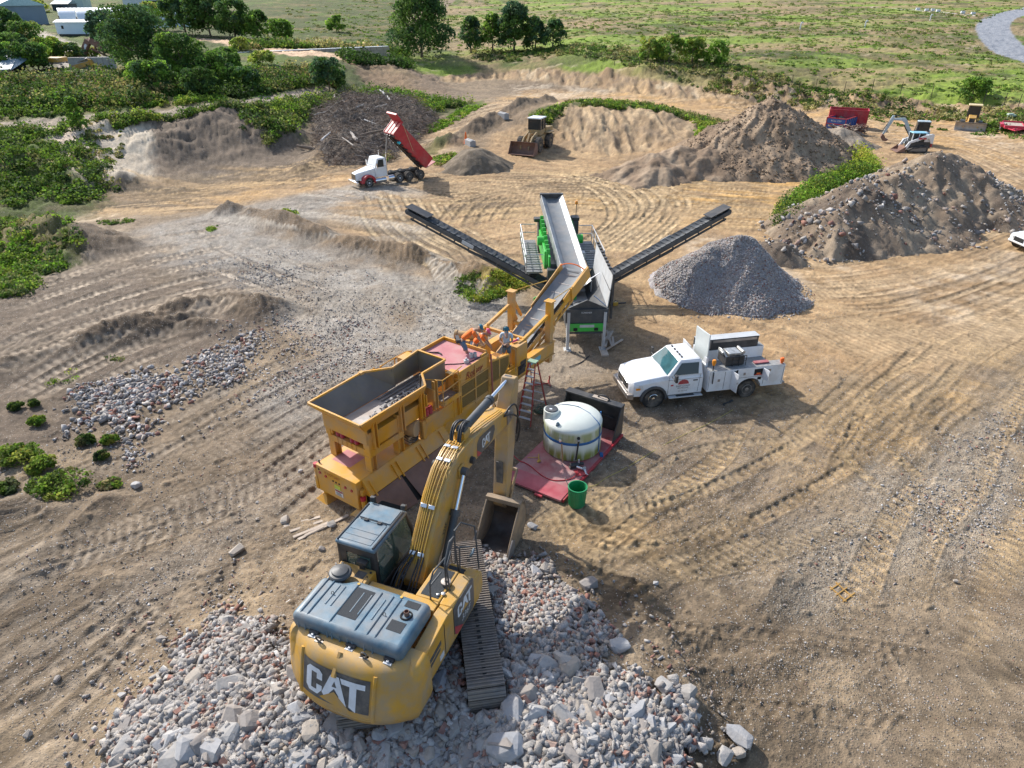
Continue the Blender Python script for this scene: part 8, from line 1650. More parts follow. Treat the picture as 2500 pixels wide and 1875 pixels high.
# ------------------------------------------------------------------ stones
def hull(rng, k, ax):
    bm = bmesh.new()
    for _ in range(k):
        v = rng.normal(size=3); v /= np.linalg.norm(v)**.75; v = np.sign(v)*np.abs(v)**.6; bm.verts.new(v*ax*.5)
    bmesh.ops.convex_hull(bm, input=bm.verts); [bm.verts.remove(v) for v in [v for v in bm.verts if not v.link_faces]]
    bmesh.ops.triangulate(bm, faces=bm.faces); bm.verts.index_update(); V = np.array([v.co[:] for v in bm.verts]); F = np.array([[v.index for v in f.verts] for f in bm.faces]); bm.free(); return V, F
_rg = np.random.default_rng(5)
STONES = [hull(_rg, 11, np.array([1, .8, .6])) for _ in range(6)]+[hull(_rg, 16, np.array([1, .75, .55])) for _ in range(6)]+[hull(_rg, 12, np.array([1.1, .9, .35])) for _ in range(4)]
def brickp(rng):
    V = np.array([[x, y, z] for z in (-.5,.5) for x, y in ((-.5,-.5),(.5,-.5),(.5,.5),(-.5,.5))])*np.array([.9,.46,.3]); V += rng.normal(size=V.shape)*.025; V[rng.integers(8)] *= .82
    return V, np.array([(3,2,1),(3,1,0),(4,5,6),(4,6,7),(0,1,5),(0,5,4),(1,2,6),(1,6,5),(2,3,7),(2,7,6),(3,0,4),(3,4,7)])
BRK = [brickp(_rg) for _ in range(5)]
def randrot(rng, n, tilt=None):
    q = rng.normal(size=(n, 4))
    if tilt is not None: q[:,1:3] *= tilt
    q /= np.linalg.norm(q, axis=1)[:,None]; w_, x, y, z = q.T
    return np.stack([np.stack([1-2*(y*y+z*z), 2*(x*y-z*w_), 2*(x*z+y*w_)], -1), np.stack([2*(x*y+z*w_), 1-2*(x*x+z*z), 2*(y*z-x*w_)], -1), np.stack([2*(x*z-y*w_), 2*(y*z+x*w_), 1-2*(x*x+y*y)], -1)], 1)
STM = vcmat('broken_stone', .9, bump=.5, bscale=14., hf=.12)
def stones_mesh(name, P, S, col, protos, rng, parent=None, tilt=.5):
    """P (n,3) centres, S sizes, merged into one mesh of loose stones"""
    n = len(P); Rm = randrot(rng, n, tilt); pi = rng.integers(0, len(protos), n); Vs = []; Fs = []; Cs = []; k = 0
    for j, (pv, pf) in enumerate(protos):
        m = np.where(pi == j)[0]
        if not len(m): continue
        V = np.einsum('nij,vj->nvi', Rm[m], pv)*S[m][:,None,None]+P[m][:,None,:]; nv = len(pv)
        Vs.append(V.reshape(-1, 3)); Fs.append((pf[None]+(np.arange(len(m))*nv)[:,None,None]).reshape(-1, 3)+k); Cs.append(np.repeat(col[m], nv, axis=0)); k += len(m)*nv
    return mesh_np(name, np.concatenate(Vs), np.concatenate(Fs), STM, parent, col=np.concatenate(Cs))
GREY = np.array([(.36,.34,.325),(.29,.275,.265),(.42,.41,.40),(.24,.225,.215),(.33,.29,.25),(.38,.35,.315)]); BRIC = np.array([(.30,.16,.12),(.33,.23,.19),(.27,.14,.11),(.38,.31,.27),(.33,.28,.25),(.36,.34,.32)])
rng = np.random.default_rng(21)
# crushed brick cone
q = GY(1808, 580, 38.0); gc = [(q[0], q[1], q[2], .84),(q[0]-.4, q[1]-.2, q[2]-.45, .84)]
GP, _ = pile('gravel_pile', 'cone of crushed grey and pink brick gravel behind the white service truck', gc, (q[0]-6.5, q[0]+6.5, q[1]-6, q[1]+6), .12, lambda x, y, z, h: (mixc((.30,.28,.29), (.38,.37,.37), sm(-.3, .4, vn(x*4, y*4, 1))), np.full(len(x), .6)), .05, .05, 51, cat='gravel pile')
n = 24000; a = rng.random(n)*6.283; r = 4.6*np.sqrt(rng.random(n)); x = q[0]+r*np.cos(a); y = q[1]+r*np.sin(a); h = heap_full(gc, x, y, 51, .05, .05); z = macro(x, y)+np.maximum(h, 0)
ok = (h > 0) | (rng.random(n) < .25*np.exp(h*1.5)); S = .05+.09*rng.random(n)**2; S[r > 3.6] *= 1.15
col = np.where((rng.random(n) < .22)[:,None], BRIC[rng.integers(2, 6, n)], GREY[rng.integers(0, 6, n)]*np.array([1.08,1.08,1.1])); st = stones_mesh('gravel', np.stack([x, y, z+.02], 1)[ok], S[ok], col[ok]*1.05, STONES[:6], rng, GP); st['kind'] = 'stuff'
for nm_, cn_, sd_, bx_, nn_, rg_ in (('DM1', cones_big, 31, (bx-12, bx+11, by-11, by+4), 5200, (.16, .35)),):
    x = rng.uniform(bx_[0], bx_[1], nn_); y = rng.uniform(bx_[2], bx_[3], nn_); h = heap_full(cn_, x, y, sd_, *rg_); ok = h > .05; S = .06+.30*rng.random(nn_)**6+.08*rng.random(nn_)
    st = stones_mesh('clods', np.stack([x, y, macro(x, y)+h+S*.1], 1)[ok], S[ok], np.tile((.24,.175,.12), (ok.sum(), 1))*(.75+.6*rng.random(ok.sum()))[:,None], STONES, rng, DM1); st['kind'] = 'stuff'
# rubble mound at the right
rm = [PK(2112, 447, 49), PK(2200, 425, 51.5), PK(2290, 372, 55.5), PK(2330, 378, 56), PK(2400, 425, 54), PK(2460, 500, 52), PK(2010, 520, 47.5), PK(1900, 590, 43.5), PK(2060, 505, 47), PK(2250, 500, 49), PK(1790, 606, 43)]
rc = [(a, b, max(c, .3), .66) for a, b, c in rm]
rx = [c[0] for c in rc]; RB_box = (min(rx)-9, max(rx)+8, 36, 66)
RP, _ = pile('rubble_mound', 'long brown mound of dirt strewn with broken concrete beyond the gravel cone', rc, RB_box, .16, lambda x, y, z, h: (mixc(mixc((.22,.165,.115), (.30,.235,.165), sm(-.2, .4, fbm(x*.6, y*.6, 3, 5))), (.13,.10,.075), sm(.05, .4, fbm(x*.35+4, y*.35, 3, 6))), np.full(len(x), .25)), .28, .3, 61, cat='rubble mound')
n = 14000; x = rng.uniform(RB_box[0], RB_box[1], n); y = rng.uniform(RB_box[2], RB_box[3], n); h = heap_full(rc, x, y, 61, .28, .3); dens = sm(-.25, .35, fbm(x*.25, y*.25, 3, 66)+.35*sm(34, 42, x)*1.0); ok = (h > -.5) & (rng.random(n) < .15+.85*dens) & (rng.random(n) < .25+h*.5+.3)
S = .08+.42*rng.random(n)**6+.10*rng.random(n); col = np.where((rng.random(n) < .2)[:,None], BRIC[rng.integers(0, 5, n)], GREY[rng.integers(0, 6, n)])*(.9+.3*rng.random(n))[:,None]
st = stones_mesh('broken_concrete', np.stack([x, y, macro(x, y)+np.maximum(h, 0)+S*.1+.05], 1)[ok], S[ok], col[ok], STONES, rng, RP); st['kind'] = 'stuff'
# ------------------------------------------------------------------ foreground rubble bed
RPOLY = np.array([G(a, b) for a, b in ((100,2300),(280,1800),(330,1700),(420,1560),(520,1470),(640,1500),(700,1560),(900,1650),(1080,1500),(1130,1360),(1180,1335),(1330,1362),(1420,1440),(1500,1560),(1560,1640),(1640,1700),(1700,1800),(1740,1900),(1800,2300))])
LOOSE = np.array([G(a, b) for a, b in ((60,1960),(200,1600),(350,1380),(600,1300),(760,1400),(1100,1320),(1300,1330),(1500,1420),(1640,1560),(1800,1800),(1850,1960))])
c_, s__ = math.cos(R(9)), math.sin(R(9))
def under_track(x, y):
    dx, dy = x+2.45, y-12.55; u_ = dx*c_+dy*s__; v_ = -dx*s__+dy*c_+.42      # undercarriage frame
    return (np.abs(np.abs(u_)-1.45) < .5) & (np.abs(v_) < 2.75), (np.abs(u_) < 1.0) & (np.abs(v_) < 2.3)
def rub_pts(n, rng, poly):
    x = rng.uniform(poly[:,0].min(), poly[:,0].max(), n); y = rng.uniform(poly[:,1].min(), poly[:,1].max(), n); k = inpoly(x, y, poly); return x[k], y[k]
x, y = rub_pts(60000, rng, RPOLY); bd_, _, _ = segdist(x, y, np.vstack([RPOLY, RPOLY[:1]])); kp = bd_+fbm(x*.9, y*.9, 3, 17)*1.3 > rng.random(len(x))**.7*1.0; x, y, bd_ = x[kp], y[kp], bd_[kp]; x2, y2 = rub_pts(5200, rng, LOOSE); b2_, _, _ = segdist(x2, y2, np.vstack([RPOLY, RPOLY[:1]])); kp = rng.random(len(x2)) < np.exp(-b2_/.8)+.12; x2, y2 = x2[kp], y2[kp]; ns = len(x)
x = np.concatenate([x, x2]); y = np.concatenate([y, y2]); n = len(x)
u = rng.random(n); size = .06+.13*rng.random(n)+.20*u**4+.34*(rng.random(n) > .98)*rng.random(n)
bigzone = sm(12.5, 9.5, y); size *= (.78+.4*bigzone); size[ns:] = np.minimum(size[ns:], .05+.12*rng.random(n-ns)**3)
ut, ub = under_track(x, y); size = np.where(ut, np.minimum(size, .12), size)
z = hgt(x, y)+rng.random(n)*.10*(size < .3)+size*.12; z[ns:] = hgt(x[ns:], y[ns:])+size[ns:]*.15; z = np.where(ut, np.minimum(z, .70-size*.4), z)
isb = (rng.random(n) < .36) & (size < .27)
col = np.where(isb[:,None], BRIC[rng.integers(0, 6, n)], GREY[rng.integers(0, 6, n)]); col *= (.85+.4*rng.random(n))[:,None]
col[size > .3] = np.array((.38,.365,.35))*(.85+.3*rng.random((size > .3).sum()))[:,None]
inview = (np.abs(x/(y*cp+15*sp)) < .78)
big = np.where(~isb & (size > .17) & inview & ~ut)[0]; big = big[np.argsort(-size[big])][:300]
bk = np.where(isb & inview & ~ut & (np.arange(n) < ns))[0]; bk = bk[np.argsort(-(size[bk]/np.hypot(y[bk], 14)))][:300]
ind = np.zeros(n, bool); ind[big] = True; ind[bk] = True; rest = ~ind
a = stones_mesh('rubble', np.stack([x, y, z], 1)[rest & ~isb], size[rest & ~isb]*1.1, col[rest & ~isb]*np.array([.98,.96,.93]), STONES+BRK*4, rng, tilt=.9); tag(a, 'bed of small broken concrete and stone under and around the excavator', 'rubble', kind='stuff')
a = stones_mesh('brick_fragments', np.stack([x, y, z], 1)[rest & isb], size[rest & isb]*1.15, col[rest & isb], BRK, rng, tilt=.9); tag(a, 'small brick pieces mixed through the rubble bed', 'rubble', kind='stuff')
def stone_mat(nm, pal):
    m = mat(nm, (1,1,1), .9, noise=.16, nscale=4, bump=.35, bscale=9, dirt=(.30,.25,.20), dirtamt=.45, dscale=2.2); nt = m.node_tree; L = nt.links
    v = [x for x in nt.nodes if x.type == 'VECT_MATH'][0]; oi = N(nt, 'ShaderNodeObjectInfo'); cr = N(nt, 'ShaderNodeValToRGB'); e = cr.color_ramp; e.interpolation = 'CONSTANT'
    e.elements[0].color = (*pal[0], 1); e.elements[1].position = 1/len(pal); e.elements[1].color = (*pal[1], 1)
    for k in range(2, len(pal)): w_ = e.elements.new(k/len(pal)); w_.color = (*pal[k], 1)
    L.new(oi.outputs['Random'], cr.inputs[0]); L.new(cr.outputs[0], v.inputs[0]); return m
CM = stone_mat('concrete_chunk', [(.35,.34,.325),(.30,.285,.265),(.39,.385,.38),(.27,.245,.225),(.33,.335,.345),(.35,.31,.265)]); BM = stone_mat('brick_clay', [tuple(c*1.05) for c in BRIC])
def protomesh(nm, V, F, m, sub=0):
    me = bpy.data.meshes.new(nm); me.from_pydata([tuple(v) for v in V], [], [tuple(f) for f in F]); me.materials.append(m); me.update(); return me
CH = [hull(_rg, 40, np.array([1, .8, .55])) for _ in range(5)]+[hull(_rg, 18, np.array([1.1, .8, .4])) for _ in range(4)]+[hull(_rg, 12, np.array([1, .85, .6])) for _ in range(3)]
CHM = [protomesh('concrete_chunk', V, F, CM) for V, F in CH]; BKM = [protomesh('broken_brick', V, F, BM) for V, F in BRK]
def side_of(px_, py_):
    return 'left of the excavator' if px_ < -4.6 else ('under the excavator tail' if py_ < 10 and px_ < .2 else ('right of the excavator tracks' if px_ > -.4 else 'behind the excavator'))
lab_seen = {}
for k, i in enumerate(big):
    o = bpy.data.objects.new('concrete_chunk', CHM[int(rng.integers(len(CHM)))]); COL.objects.link(o); o.location = (x[i], y[i], z[i]); s = size[i]*1.12; o.scale = (s, s, s); o.rotation_euler = (rng.uniform(-.6,.6), rng.uniform(-.6,.6), rng.uniform(0,6.28))
    where = side_of(x[i], y[i]); sz = 'large' if s > .33 else ('middling' if s > .24 else 'small'); lb = f'{sz} grey concrete chunk in the rubble {where}'; tag(o, lb, 'concrete chunk', f'{sz} concrete chunks {where}')
for i in bk:
    o = bpy.data.objects.new('broken_brick', BKM[int(rng.integers(len(BKM)))]); COL.objects.link(o); o.location = (x[i], y[i], z[i]+.02); s = size[i]*1.15; o.scale = (s, s, s); o.rotation_euler = (rng.uniform(-.8,.8), rng.uniform(-.8,.8), rng.uniform(0,6.28))
    where = side_of(x[i], y[i]); tag(o, f'broken brick piece lying in the rubble {where}', 'brick', f'broken bricks {where}')
# boulders one can point at
for px, py, s, lab in ((1805,1808,.62,'pale boulder standing upright at the right edge of the rubble'),(1765,1850,.42,'blue grey boulder below the pale upright one'),(1800,1850,.30,'small boulder right beside the blue grey one'),(580,1352,.46,'lone bluish white concrete lump on bare dirt left of the planks'),(1437,1435,.50,'pale concrete slab lump at the upper right edge of the rubble'),(1508,1590,.52,'light concrete block with a flat top on the right rubble edge'),(1620,1500+185,.42,'concrete lump near the lower right rubble edge'),(960,1790,.62,'large square concrete block right below the excavator tail'),(1235,1845,.75,'large rounded slab in the rubble below the right track'),(1450,1700,.60,'big tan boulder right of the right track'),(1320,1625,.5,'flat concrete slab just right of the right track'),(1300,1290,.30,'flat stone at the mouth of the bucket'),(765,1800,.5,'slab lump poking out below the left track'),(335,1192,.36,'smooth pale stone beside the orange soil edge'),(697,1275,.34,'stone with a flat top next to the timber planks'),(810,1285,.36,'tan stone at the crusher end of the timber planks'),(735,1155,.2,'white stone on bare dirt left of the crusher foot'),(787,1345,.2,'small stone right of the planks near the cab'),(540,1360+10,.1,'pebble beside the lone bluish lump'),(630,1230,.14,'whitish brick lump on the pale track'),(628,1275,.14,'upright white block below the pale track'),(395,1520+45,.3,'grey block on the dirt at the left rubble edge'),(145,1670,.2,'pale brick lying alone at the lower left'),(75,1805,.2,'white brick at the bottom left corner'),(300,1700,.22,'block on the dirt before the left rubble edge'),(1600,1430,.16,'red brown brick on the dark loam'),(2330,1425,.14,'stone lying alone in the right gravel')):
    X_, Y_, Z_ = T(px, py); o = bpy.data.objects.new('boulder', CHM[int(rng.integers(9))]); COL.objects.link(o); o.location = (X_, Y_, Z_+s*.22); o.scale = (s, s, s*.95); o.rotation_euler = (rng.uniform(-.3,.3), rng.uniform(-.3,.3), rng.uniform(0,6.28)); tag(o, lab, 'boulder')
# stones in the feed hopper
t_ = bpy.data.objects['crushing_plant']
Mh = Matrix.Translation((-5.8,18,0)) @ Matrix.Rotation(R(-35), 4, 'Z'); nn = 90; hx = rng.normal(.28, .13, nn); hy = rng.uniform(1.5, 4.4, nn); hx = np.clip(hx, -.3, .55); hs = .05+.12*rng.random(nn)**2; hs[:3] = .22
pp = np.array([(Mh @ Vector((a, b, 2.95+c*.3)))[:] for a, b, c in zip(hx, hy, hs)]); a = stones_mesh('hopper_rubble', pp, hs, GREY[rng.integers(0, 6, nn)]*1.1, STONES, rng); tag(a, 'loose stones lying on the feeder bed inside the yellow hopper', 'stones', kind='stuff')
# brick strip at left, gravel sheets, scattered pebbles
def sheet(name, label, polys, seed, brick=.3, bright=1.):
    rng = np.random.default_rng(seed); X = []; Y = []; S = []
    for pts, n, s0, s1 in polys:
        P = np.array([G(a, b) for a, b in pts]); x = rng.uniform(P[:,0].min(), P[:,0].max(), n); y = rng.uniform(P[:,1].min(), P[:,1].max(), n); bd = segdist(x, y, np.vstack([P, P[:1]]))[0]; k = inpoly(x, y, P) & (fbm(x*.7, y*.7, 3, seed)+.7*rng.random(n) > .02) & (bd*.55+fbm(x*.5, y*.5, 2, seed+1)*.9 > rng.random(n)*.9); x, y = x[k], y[k]; X.append(x); Y.append(y); S.append(s0+(s1-s0)*rng.random(len(x))**2.5)
    x = np.concatenate(X); y = np.concatenate(Y); s = np.concatenate(S); n = len(x); b = rng.random(n) < brick; col = np.where(b[:,None], BRIC[rng.integers(0, 6, n)], GREY[rng.integers(0, 6, n)])*(.85+.4*rng.random(n))[:,None]*bright
    o = stones_mesh(name, np.stack([x, y, hgt(x, y)+s*.2], 1), s, col, STONES+BRK*3, rng, tilt=.4); tag(o, label, 'rubble', kind='stuff')
sheet('brick_rubble_strip', 'long strip of broken pale bricks and concrete on the left of the yard', [([(105,1010),(140,950),(260,930),(420,880),(560,830),(640,800),(700,860),(600,940),(480,1010),(360,1080),(300,1100),(130,1080)], 9000, .08, .30), ([(280,1130),(330,1080),(380,1110),(320,1160)], 400, .07, .2), ([(120,1000),(330,925),(420,960),(300,1060),(140,1060)], 3000, .1, .34), ([(500,800),(900,760),(1000,900),(720,1010),(420,1110),(500,960)], 6500, .05, .16)], 71, .22, 1.05)
sheet('crushed_gravel', 'crushed concrete gravel spread over the haul track left of the screener', [([(430,640),(700,600),(1000,690),(1250,720),(1180,880),(900,1000),(700,900),(620,760)], 16000, .04, .12), ([(560,640),(760,640),(720,720),(600,690)], 1200, .06, .16)], 73, .15, 1.)
sheet('scattered_pebbles', 'pebbles scattered over the bare dirt of the foreground', [([(2150,1130),(2350,1000),(2600,900),(2600,1420),(2250,1430),(2000,1500),(1900,1380)], 20000, .035, .11), ([(1500,1050),(2600,1000),(2600,1900),(1500,1900)], 14000, .02, .06), ([(-100,1100),(700,1050),(760,1300),(500,1600),(250,1900),(-100,1900)], 12000, .02, .08), ([(1300,900),(2300,900),(2300,1100),(1350,1250)], 2500, .03, .07), ([(1480,700),(1950,690),(2000,760),(1900,790),(1700,790),(1550,720)], 1500, .05,.12)], 75, .12, 1.05)
# ------------------------------------------------------------------ brush pile: logs and sticks
def brush():
    rng = np.random.default_rng(91); rn = random.Random(91)
    poly = [(755,300),(800,262),(900,250),(960,240),(1045,238),(1080,275),(1060,300),(985,345),(960,372),(880,380),(790,382),(760,350)]
    P = np.array([G(a, b, 1.) for a, b in poly]); Pc = P.mean(axis=0)
    def top(x, y): d, _, _ = segdist(np.atleast_1d(np.array(x, float)), np.atleast_1d(np.array(y, float)), np.vstack([P, P[:1]])); return hgt(x, y)+np.minimum(d, 3.5)*.42*(1+.5*fbm(np.atleast_1d(x)*.5, np.atleast_1d(y)*.5, 2, 7))
    def pts(n):
        x = rng.uniform(P[:,0].min(), P[:,0].max(), n*3); y = rng.uniform(P[:,1].min(), P[:,1].max(), n*3); k = inpoly(x, y, P); return x[k][:n], y[k][:n]
    x, y = pts(8000); z = top(x, y)
    n = len(x); L_ = .35+1.5*rng.random(n)**2; r = .012+.028*rng.random(n); d = rng.normal(size=(n, 3)); d[:,2] *= .45; d /= np.linalg.norm(d, axis=1)[:,None]; a_ = np.cross(d, [0,0,1.]); a_ /= np.linalg.norm(a_, axis=1)[:,None]+1e-6; b_ = np.cross(d, a_)
    c = np.stack([x, y, z+rng.normal(size=n)*.25], 1); V = np.empty((n, 6, 3))
    for k in range(3):
        o_ = a_*math.cos(k*2.094)*r[:,None]+b_*math.sin(k*2.094)*r[:,None]; V[:,k] = c-d*L_[:,None]/2+o_; V[:,3+k] = c+d*L_[:,None]/2+o_*.5
    F = np.array([(0,1,4,3),(1,2,5,4),(2,0,3,5)]); F = (F[None]+(np.arange(n)*6)[:,None,None]).reshape(-1, 4)
    pal = np.array([(.21,.17,.14),(.14,.11,.09),(.30,.26,.23),(.10,.08,.065),(.25,.16,.10),(.42,.38,.34)]); col = np.repeat(pal[rng.choice(6, n, p=[.3,.25,.2,.12,.08,.05])], 6, axis=0)
    bw = sm(-.0, .3, fbm(np.repeat(x, 6)*.2, np.repeat(y, 6)*.2, 2, 5))[:,None]; col = col*(1-bw*.3)+np.array((.24,.14,.09))*bw*.3
    o = mesh_np('brush_pile', V.reshape(-1, 3), F, STM, col=col); tag(o, 'sprawling pile of uprooted branches and twigs behind the dump truck', 'brush', kind='stuff')
    # dark core so the heap is solid
    gx, gy = np.meshgrid(np.linspace(P[:,0].min(), P[:,0].max(), 150), np.linspace(P[:,1].min(), P[:,1].max(), 110), indexing='ij'); h = top(gx.ravel(), gy.ravel())-.25+.25*fbm(gx.ravel()*2, gy.ravel()*2, 3, 9); ins = inpoly(gx.ravel(), gy.ravel(), P); i = np.arange(gx.size).reshape(gx.shape)
    F = np.stack([i[:-1,:-1].ravel(), i[1:,:-1].ravel(), i[1:,1:].ravel(), i[:-1,1:].ravel()], 1); F = F[ins[F].any(axis=1)]; us = np.unique(F); mp = np.full(gx.size, -1); mp[us] = np.arange(len(us))
    V = np.stack([gx.ravel(), gy.ravel(), h], 1)[us]; V[~ins[us],2] -= .6; o = mesh_np('wood_mulch', V, mp[F], STM, col=np.tile((.12,.095,.075), (len(us), 1))*(1+.3*vn(V[:,0]*3, V[:,1]*3, 2))[:,None], smoothang=1); tag(o, 'dark rotting wood waste at the heart of the brush pile', 'brush', kind='stuff')
    for k, (px, py, ang, l_, r_, c_, lab) in enumerate(((865,345,115,2.6,.2,1,'thick pale log lying towards the camera in the brush pile'),(905,308,140,2.2,.13,2,'split white log near the bed of the dump truck'),(797,345,80,2.6,.1,2,'thin bare white branch at the left of the brush pile'),(850,355,125,2.8,.08,1,'dark leaning pole left of the thick pale log'),(820,262,100,1.6,.14,1,'grey log at the upper left of the brush pile'),(935,252,120,1.6,.14,2,'white log at the upper middle of the brush pile'),(950,258,110,1.5,.12,2,'white log just right of the other upper one'),(930,280,35,2.0,.14,1,'grey log across the middle of the brush pile'),(915,335,30,3.2,.15,0,'brown log behind the dump truck cab'),(830,352,165,2.4,.12,0,'dark log along the front of the brush pile'),(745,345,175,2.0,.22,0,'stout log end at the far left of the brush pile'),(880,290,60,1.8,.1,1,'crooked grey branch in the middle of the brush'),(785,300,20,1.6,.1,1,'bent pale branch at the upper left'))):
        X_, Y_ = G(px, py, 1.3); Z_ = float(top(X_, Y_)[0]) if inpoly(np.array([X_]), np.array([Y_]), P)[0] else hz(X_, Y_); a = R(ang); p = PB(); dx, dy = math.cos(a)*l_/2, math.sin(a)*l_/2; b_ = rn.uniform(-.25,.25)
        p.tube([(-dx,-dy,-.15),(-dx*.3+b_*.4,-dy*.3,.05),(dx*.4-b_*.3,dy*.4,.12),(dx,dy,.25)], r_, n=8, r2=r_*.65)
        if k % 2: p.tube([(0,0,.05),(dy*.4,-dx*.4,.3)], r_*.4, n=5, r2=.02)
        o = p.done('log', [mat('log_brown', (.20,.15,.11), .9, noise=.3), mat('log_grey', (.42,.37,.32), .9, noise=.25), mat('log_white', (.66,.62,.57), .9, noise=.15)][c_]); o.location = (X_, Y_, Z_+r_+.12); tag(o, lab, 'log', 'logs in the brush pile')
    q = G(824, 387); p = PB(); p.cyl((-.2,0,.25),(.35,-.2,.28),.28,n=14); o = p.done('cut_log', mat('fresh_log', (.5,.34,.2), .9, noise=.2)); o.location = (q[0], q[1], hz(*q)); tag(o, 'short sawn log lying in sawdust in front of the brush pile', 'log')
    # demolition debris by the blue container
    q = G(2065, 328); t = thing('debris_heap', 'heap of old boards and twisted scrap in front of the blue container', 'debris', (q[0], q[1], hz(*q)), 0)
    p = PB(); [p.box((rn.uniform(-2,1.8), rn.uniform(-1.2,1.5), rn.uniform(.1,.9)), (rn.uniform(.6,2.2), rn.uniform(.15,.4), .06), rot=Euler((rn.uniform(-.5,.5), rn.uniform(-.5,.5), rn.uniform(0,3))).to_matrix()) for _ in range(36)]; p.done('boards', mat('old_board', (.24,.19,.15), .9, noise=.3), t)
    p = PB(); [p.tube([(rn.uniform(-.2,2.4), rn.uniform(-1,1), rn.uniform(.2,1.0)), (rn.uniform(-.2,2.4), rn.uniform(-1,1), rn.uniform(.2,1.2)), (rn.uniform(-.2,2.4), rn.uniform(-1,1), rn.uniform(0,1.0))], .04, n=5) for _ in range(50)]; p.done('twisted_scrap', RUST, t)
    p = PB(); p.plate([(-2.6,-1.2,.15),(-1.6,-1.6,.1),(-.3,-.2,.7),(-1.2,.3,.9)], .05); p.done('panel', mat('tan_panel', (.5,.40,.30), .8, noise=.1), t)
brush()
# ================================================================== PEOPLE
SKIN = mat('skin', (.42,.24,.16), .6, noise=.06)
def skinned(name, nodes, edges, m, parent, sub=2, root=0):
    me = bpy.data.meshes.new(name); me.from_pydata([n[0] for n in nodes], edges, []); me.materials.append(m)
    o = bpy.data.objects.new(name, me); COL.objects.link(o); o.parent = parent
    sk = o.modifiers.new('skin', 'SKIN'); sk.use_smooth_shade = True; sk.branch_smoothing = .3
    if not me.skin_vertices: 
        try: me.skin_vertices
        except Exception: pass
    for i, n in enumerate(nodes):
        r = n[1]; me.skin_vertices[0].data[i].radius = (r, r) if not hasattr(r, '__len__') else r
        me.skin_vertices[0].data[i].use_root = (i == root)
    ss = o.modifiers.new('sub', 'SUBSURF'); ss.levels = 1 if sub < 2 else 1; ss.render_levels = sub
    return o
def person(label, loc, rz, J, shirt, shorts, cap, s=1., ears=False, extras=None, legskin=True, boot=BLK):
    """J: joints pelvis, chest, neck, head, Ls/Rs shoulder, Le/Re elbow, Lh/Rh wrist, Lk/Rk knee, Lf/Rf ankle"""
    t = thing('person', label, 'person', loc, rz); t.scale = (s,)*3
    V = {k: Vector(v) for k, v in J.items()}; nodes = []; idx = {}
    def add(k, p, r): idx[k] = len(nodes); nodes.append((tuple(p), r)); return idx[k]
    E = []
    add('pel', V['pelvis'], (.145,.105)); add('waist', V['pelvis'].lerp(V['chest'], .45), (.13,.095)); add('chest', V['chest'], (.155,.11)); add('neck0', V['chest'].lerp(V['neck'], .75), .075); add('neck', V['neck'], .055)
    hd = (V['head']-V['neck']).normalized(); add('jaw', V['neck'].lerp(V['head'], .45)+Vector(J.get('face', (0,.03,0)))*.35, .068); add('skull', V['head'], .098); add('top', V['head']+hd*.055, .08)
    E += [(0,1),(1,2),(2,3),(3,4),(4,5),(5,6),(6,7)]
    for S in 'LR':
        a = add(S+'s', V[S+'s'], .062); b = add(S+'e', V[S+'e'], .043); b1 = add(S+'m', V[S+'e'].lerp(V[S+'h'], .3), .044); c = add(S+'h', V[S+'h'], .027); E += [(idx['neck0'], a),(a, b),(b, b1),(b1, c)]
        d = (V[S+'h']-V[S+'e']).normalized(); pm = add(S+'p', V[S+'h']+d*.07, (.038,.02)); E.append((c, pm)); sd_ = d.cross(Vector((0,0,1))); sd_ = sd_.normalized() if sd_.length > .1 else Vector((1,0,0)); nrm = sd_.cross(d)
        for k, (off, ln) in enumerate(((-.03,.055),(-.01,.07),(.01,.066),(.03,.05))):
            f1 = add(S+'f%da' % k, V[S+'h']+d*(.10+ln*.3)+sd_*off-nrm*.005, .0095); f2 = add(S+'f%db' % k, V[S+'h']+d*(.10+ln)+sd_*off*1.1-nrm*.025, .008); E += [(pm, f1),(f1, f2)]
        t1 = add(S+'t1', V[S+'h']+d*.05+sd_*.045-nrm*.01, .012); t2 = add(S+'t2', V[S+'h']+d*.09+sd_*.06-nrm*.025, .009); E += [(c, t1),(t1, t2)]
        a = add(S+'hip', V['pelvis'].lerp(V[S+'k'], .12)+(Vector((-.07 if S == 'L' else .07,0,0))), .095); b = add(S+'k', V[S+'k'], .06); b1 = add(S+'cf', V[S+'k'].lerp(V[S+'f'], .3), .058); c = add(S+'f', V[S+'f'], .04); fw = Vector(J.get('fwd', (0,1,0))); e = add(S+'toe', V[S+'f']+fw*.15+Vector((0,0,-.05)), (.045,.028)); E += [(0, a),(a, b),(b, b1),(b1, c),(c, e)]
    body = skinned('body', nodes, E, SKIN, t)
    fc = Vector(J.get('face', (0,.03,0))).normalized(); sdv = fc.cross(Vector((0,0,1))).normalized(); upv = sdv.cross(fc); H0 = V['head']-upv*.0
    p = PB(); p.lathe([(0,-.02),(.016,0),(0,.03)], H0+fc*.10-upv*.02, 8); [p.box(H0-upv*.0+sdv*k*.098-upv*.015, (.02,.03,.05)) for k in (-1,1)]; p.done('nose_and_ears', SKIN, body)
    p = PB(); [p.cyl(H0+fc*.088+sdv*k*.035+upv*.012, H0+fc*.096+sdv*k*.035+upv*.012, .011, n=8) for k in (-1,1)]; p.beam(H0+fc*.088-upv*.055-sdv*.025, H0+fc*.088-upv*.055+sdv*.025, .01, .01); p.done('eyes_and_mouth', DKIN, body)
    # shirt, shorts, shoes as close fitting shells
    n2 = [(tuple(V['pelvis'].lerp(V['chest'], .05)), (.155,.12)), (tuple(V['pelvis'].lerp(V['chest'], .5)), (.158,.118)), (tuple(V['chest']), (.178,.128)), (tuple(V['chest'].lerp(V['neck'], .65)), .095)]; e2 = [(0,1),(1,2),(2,3)]
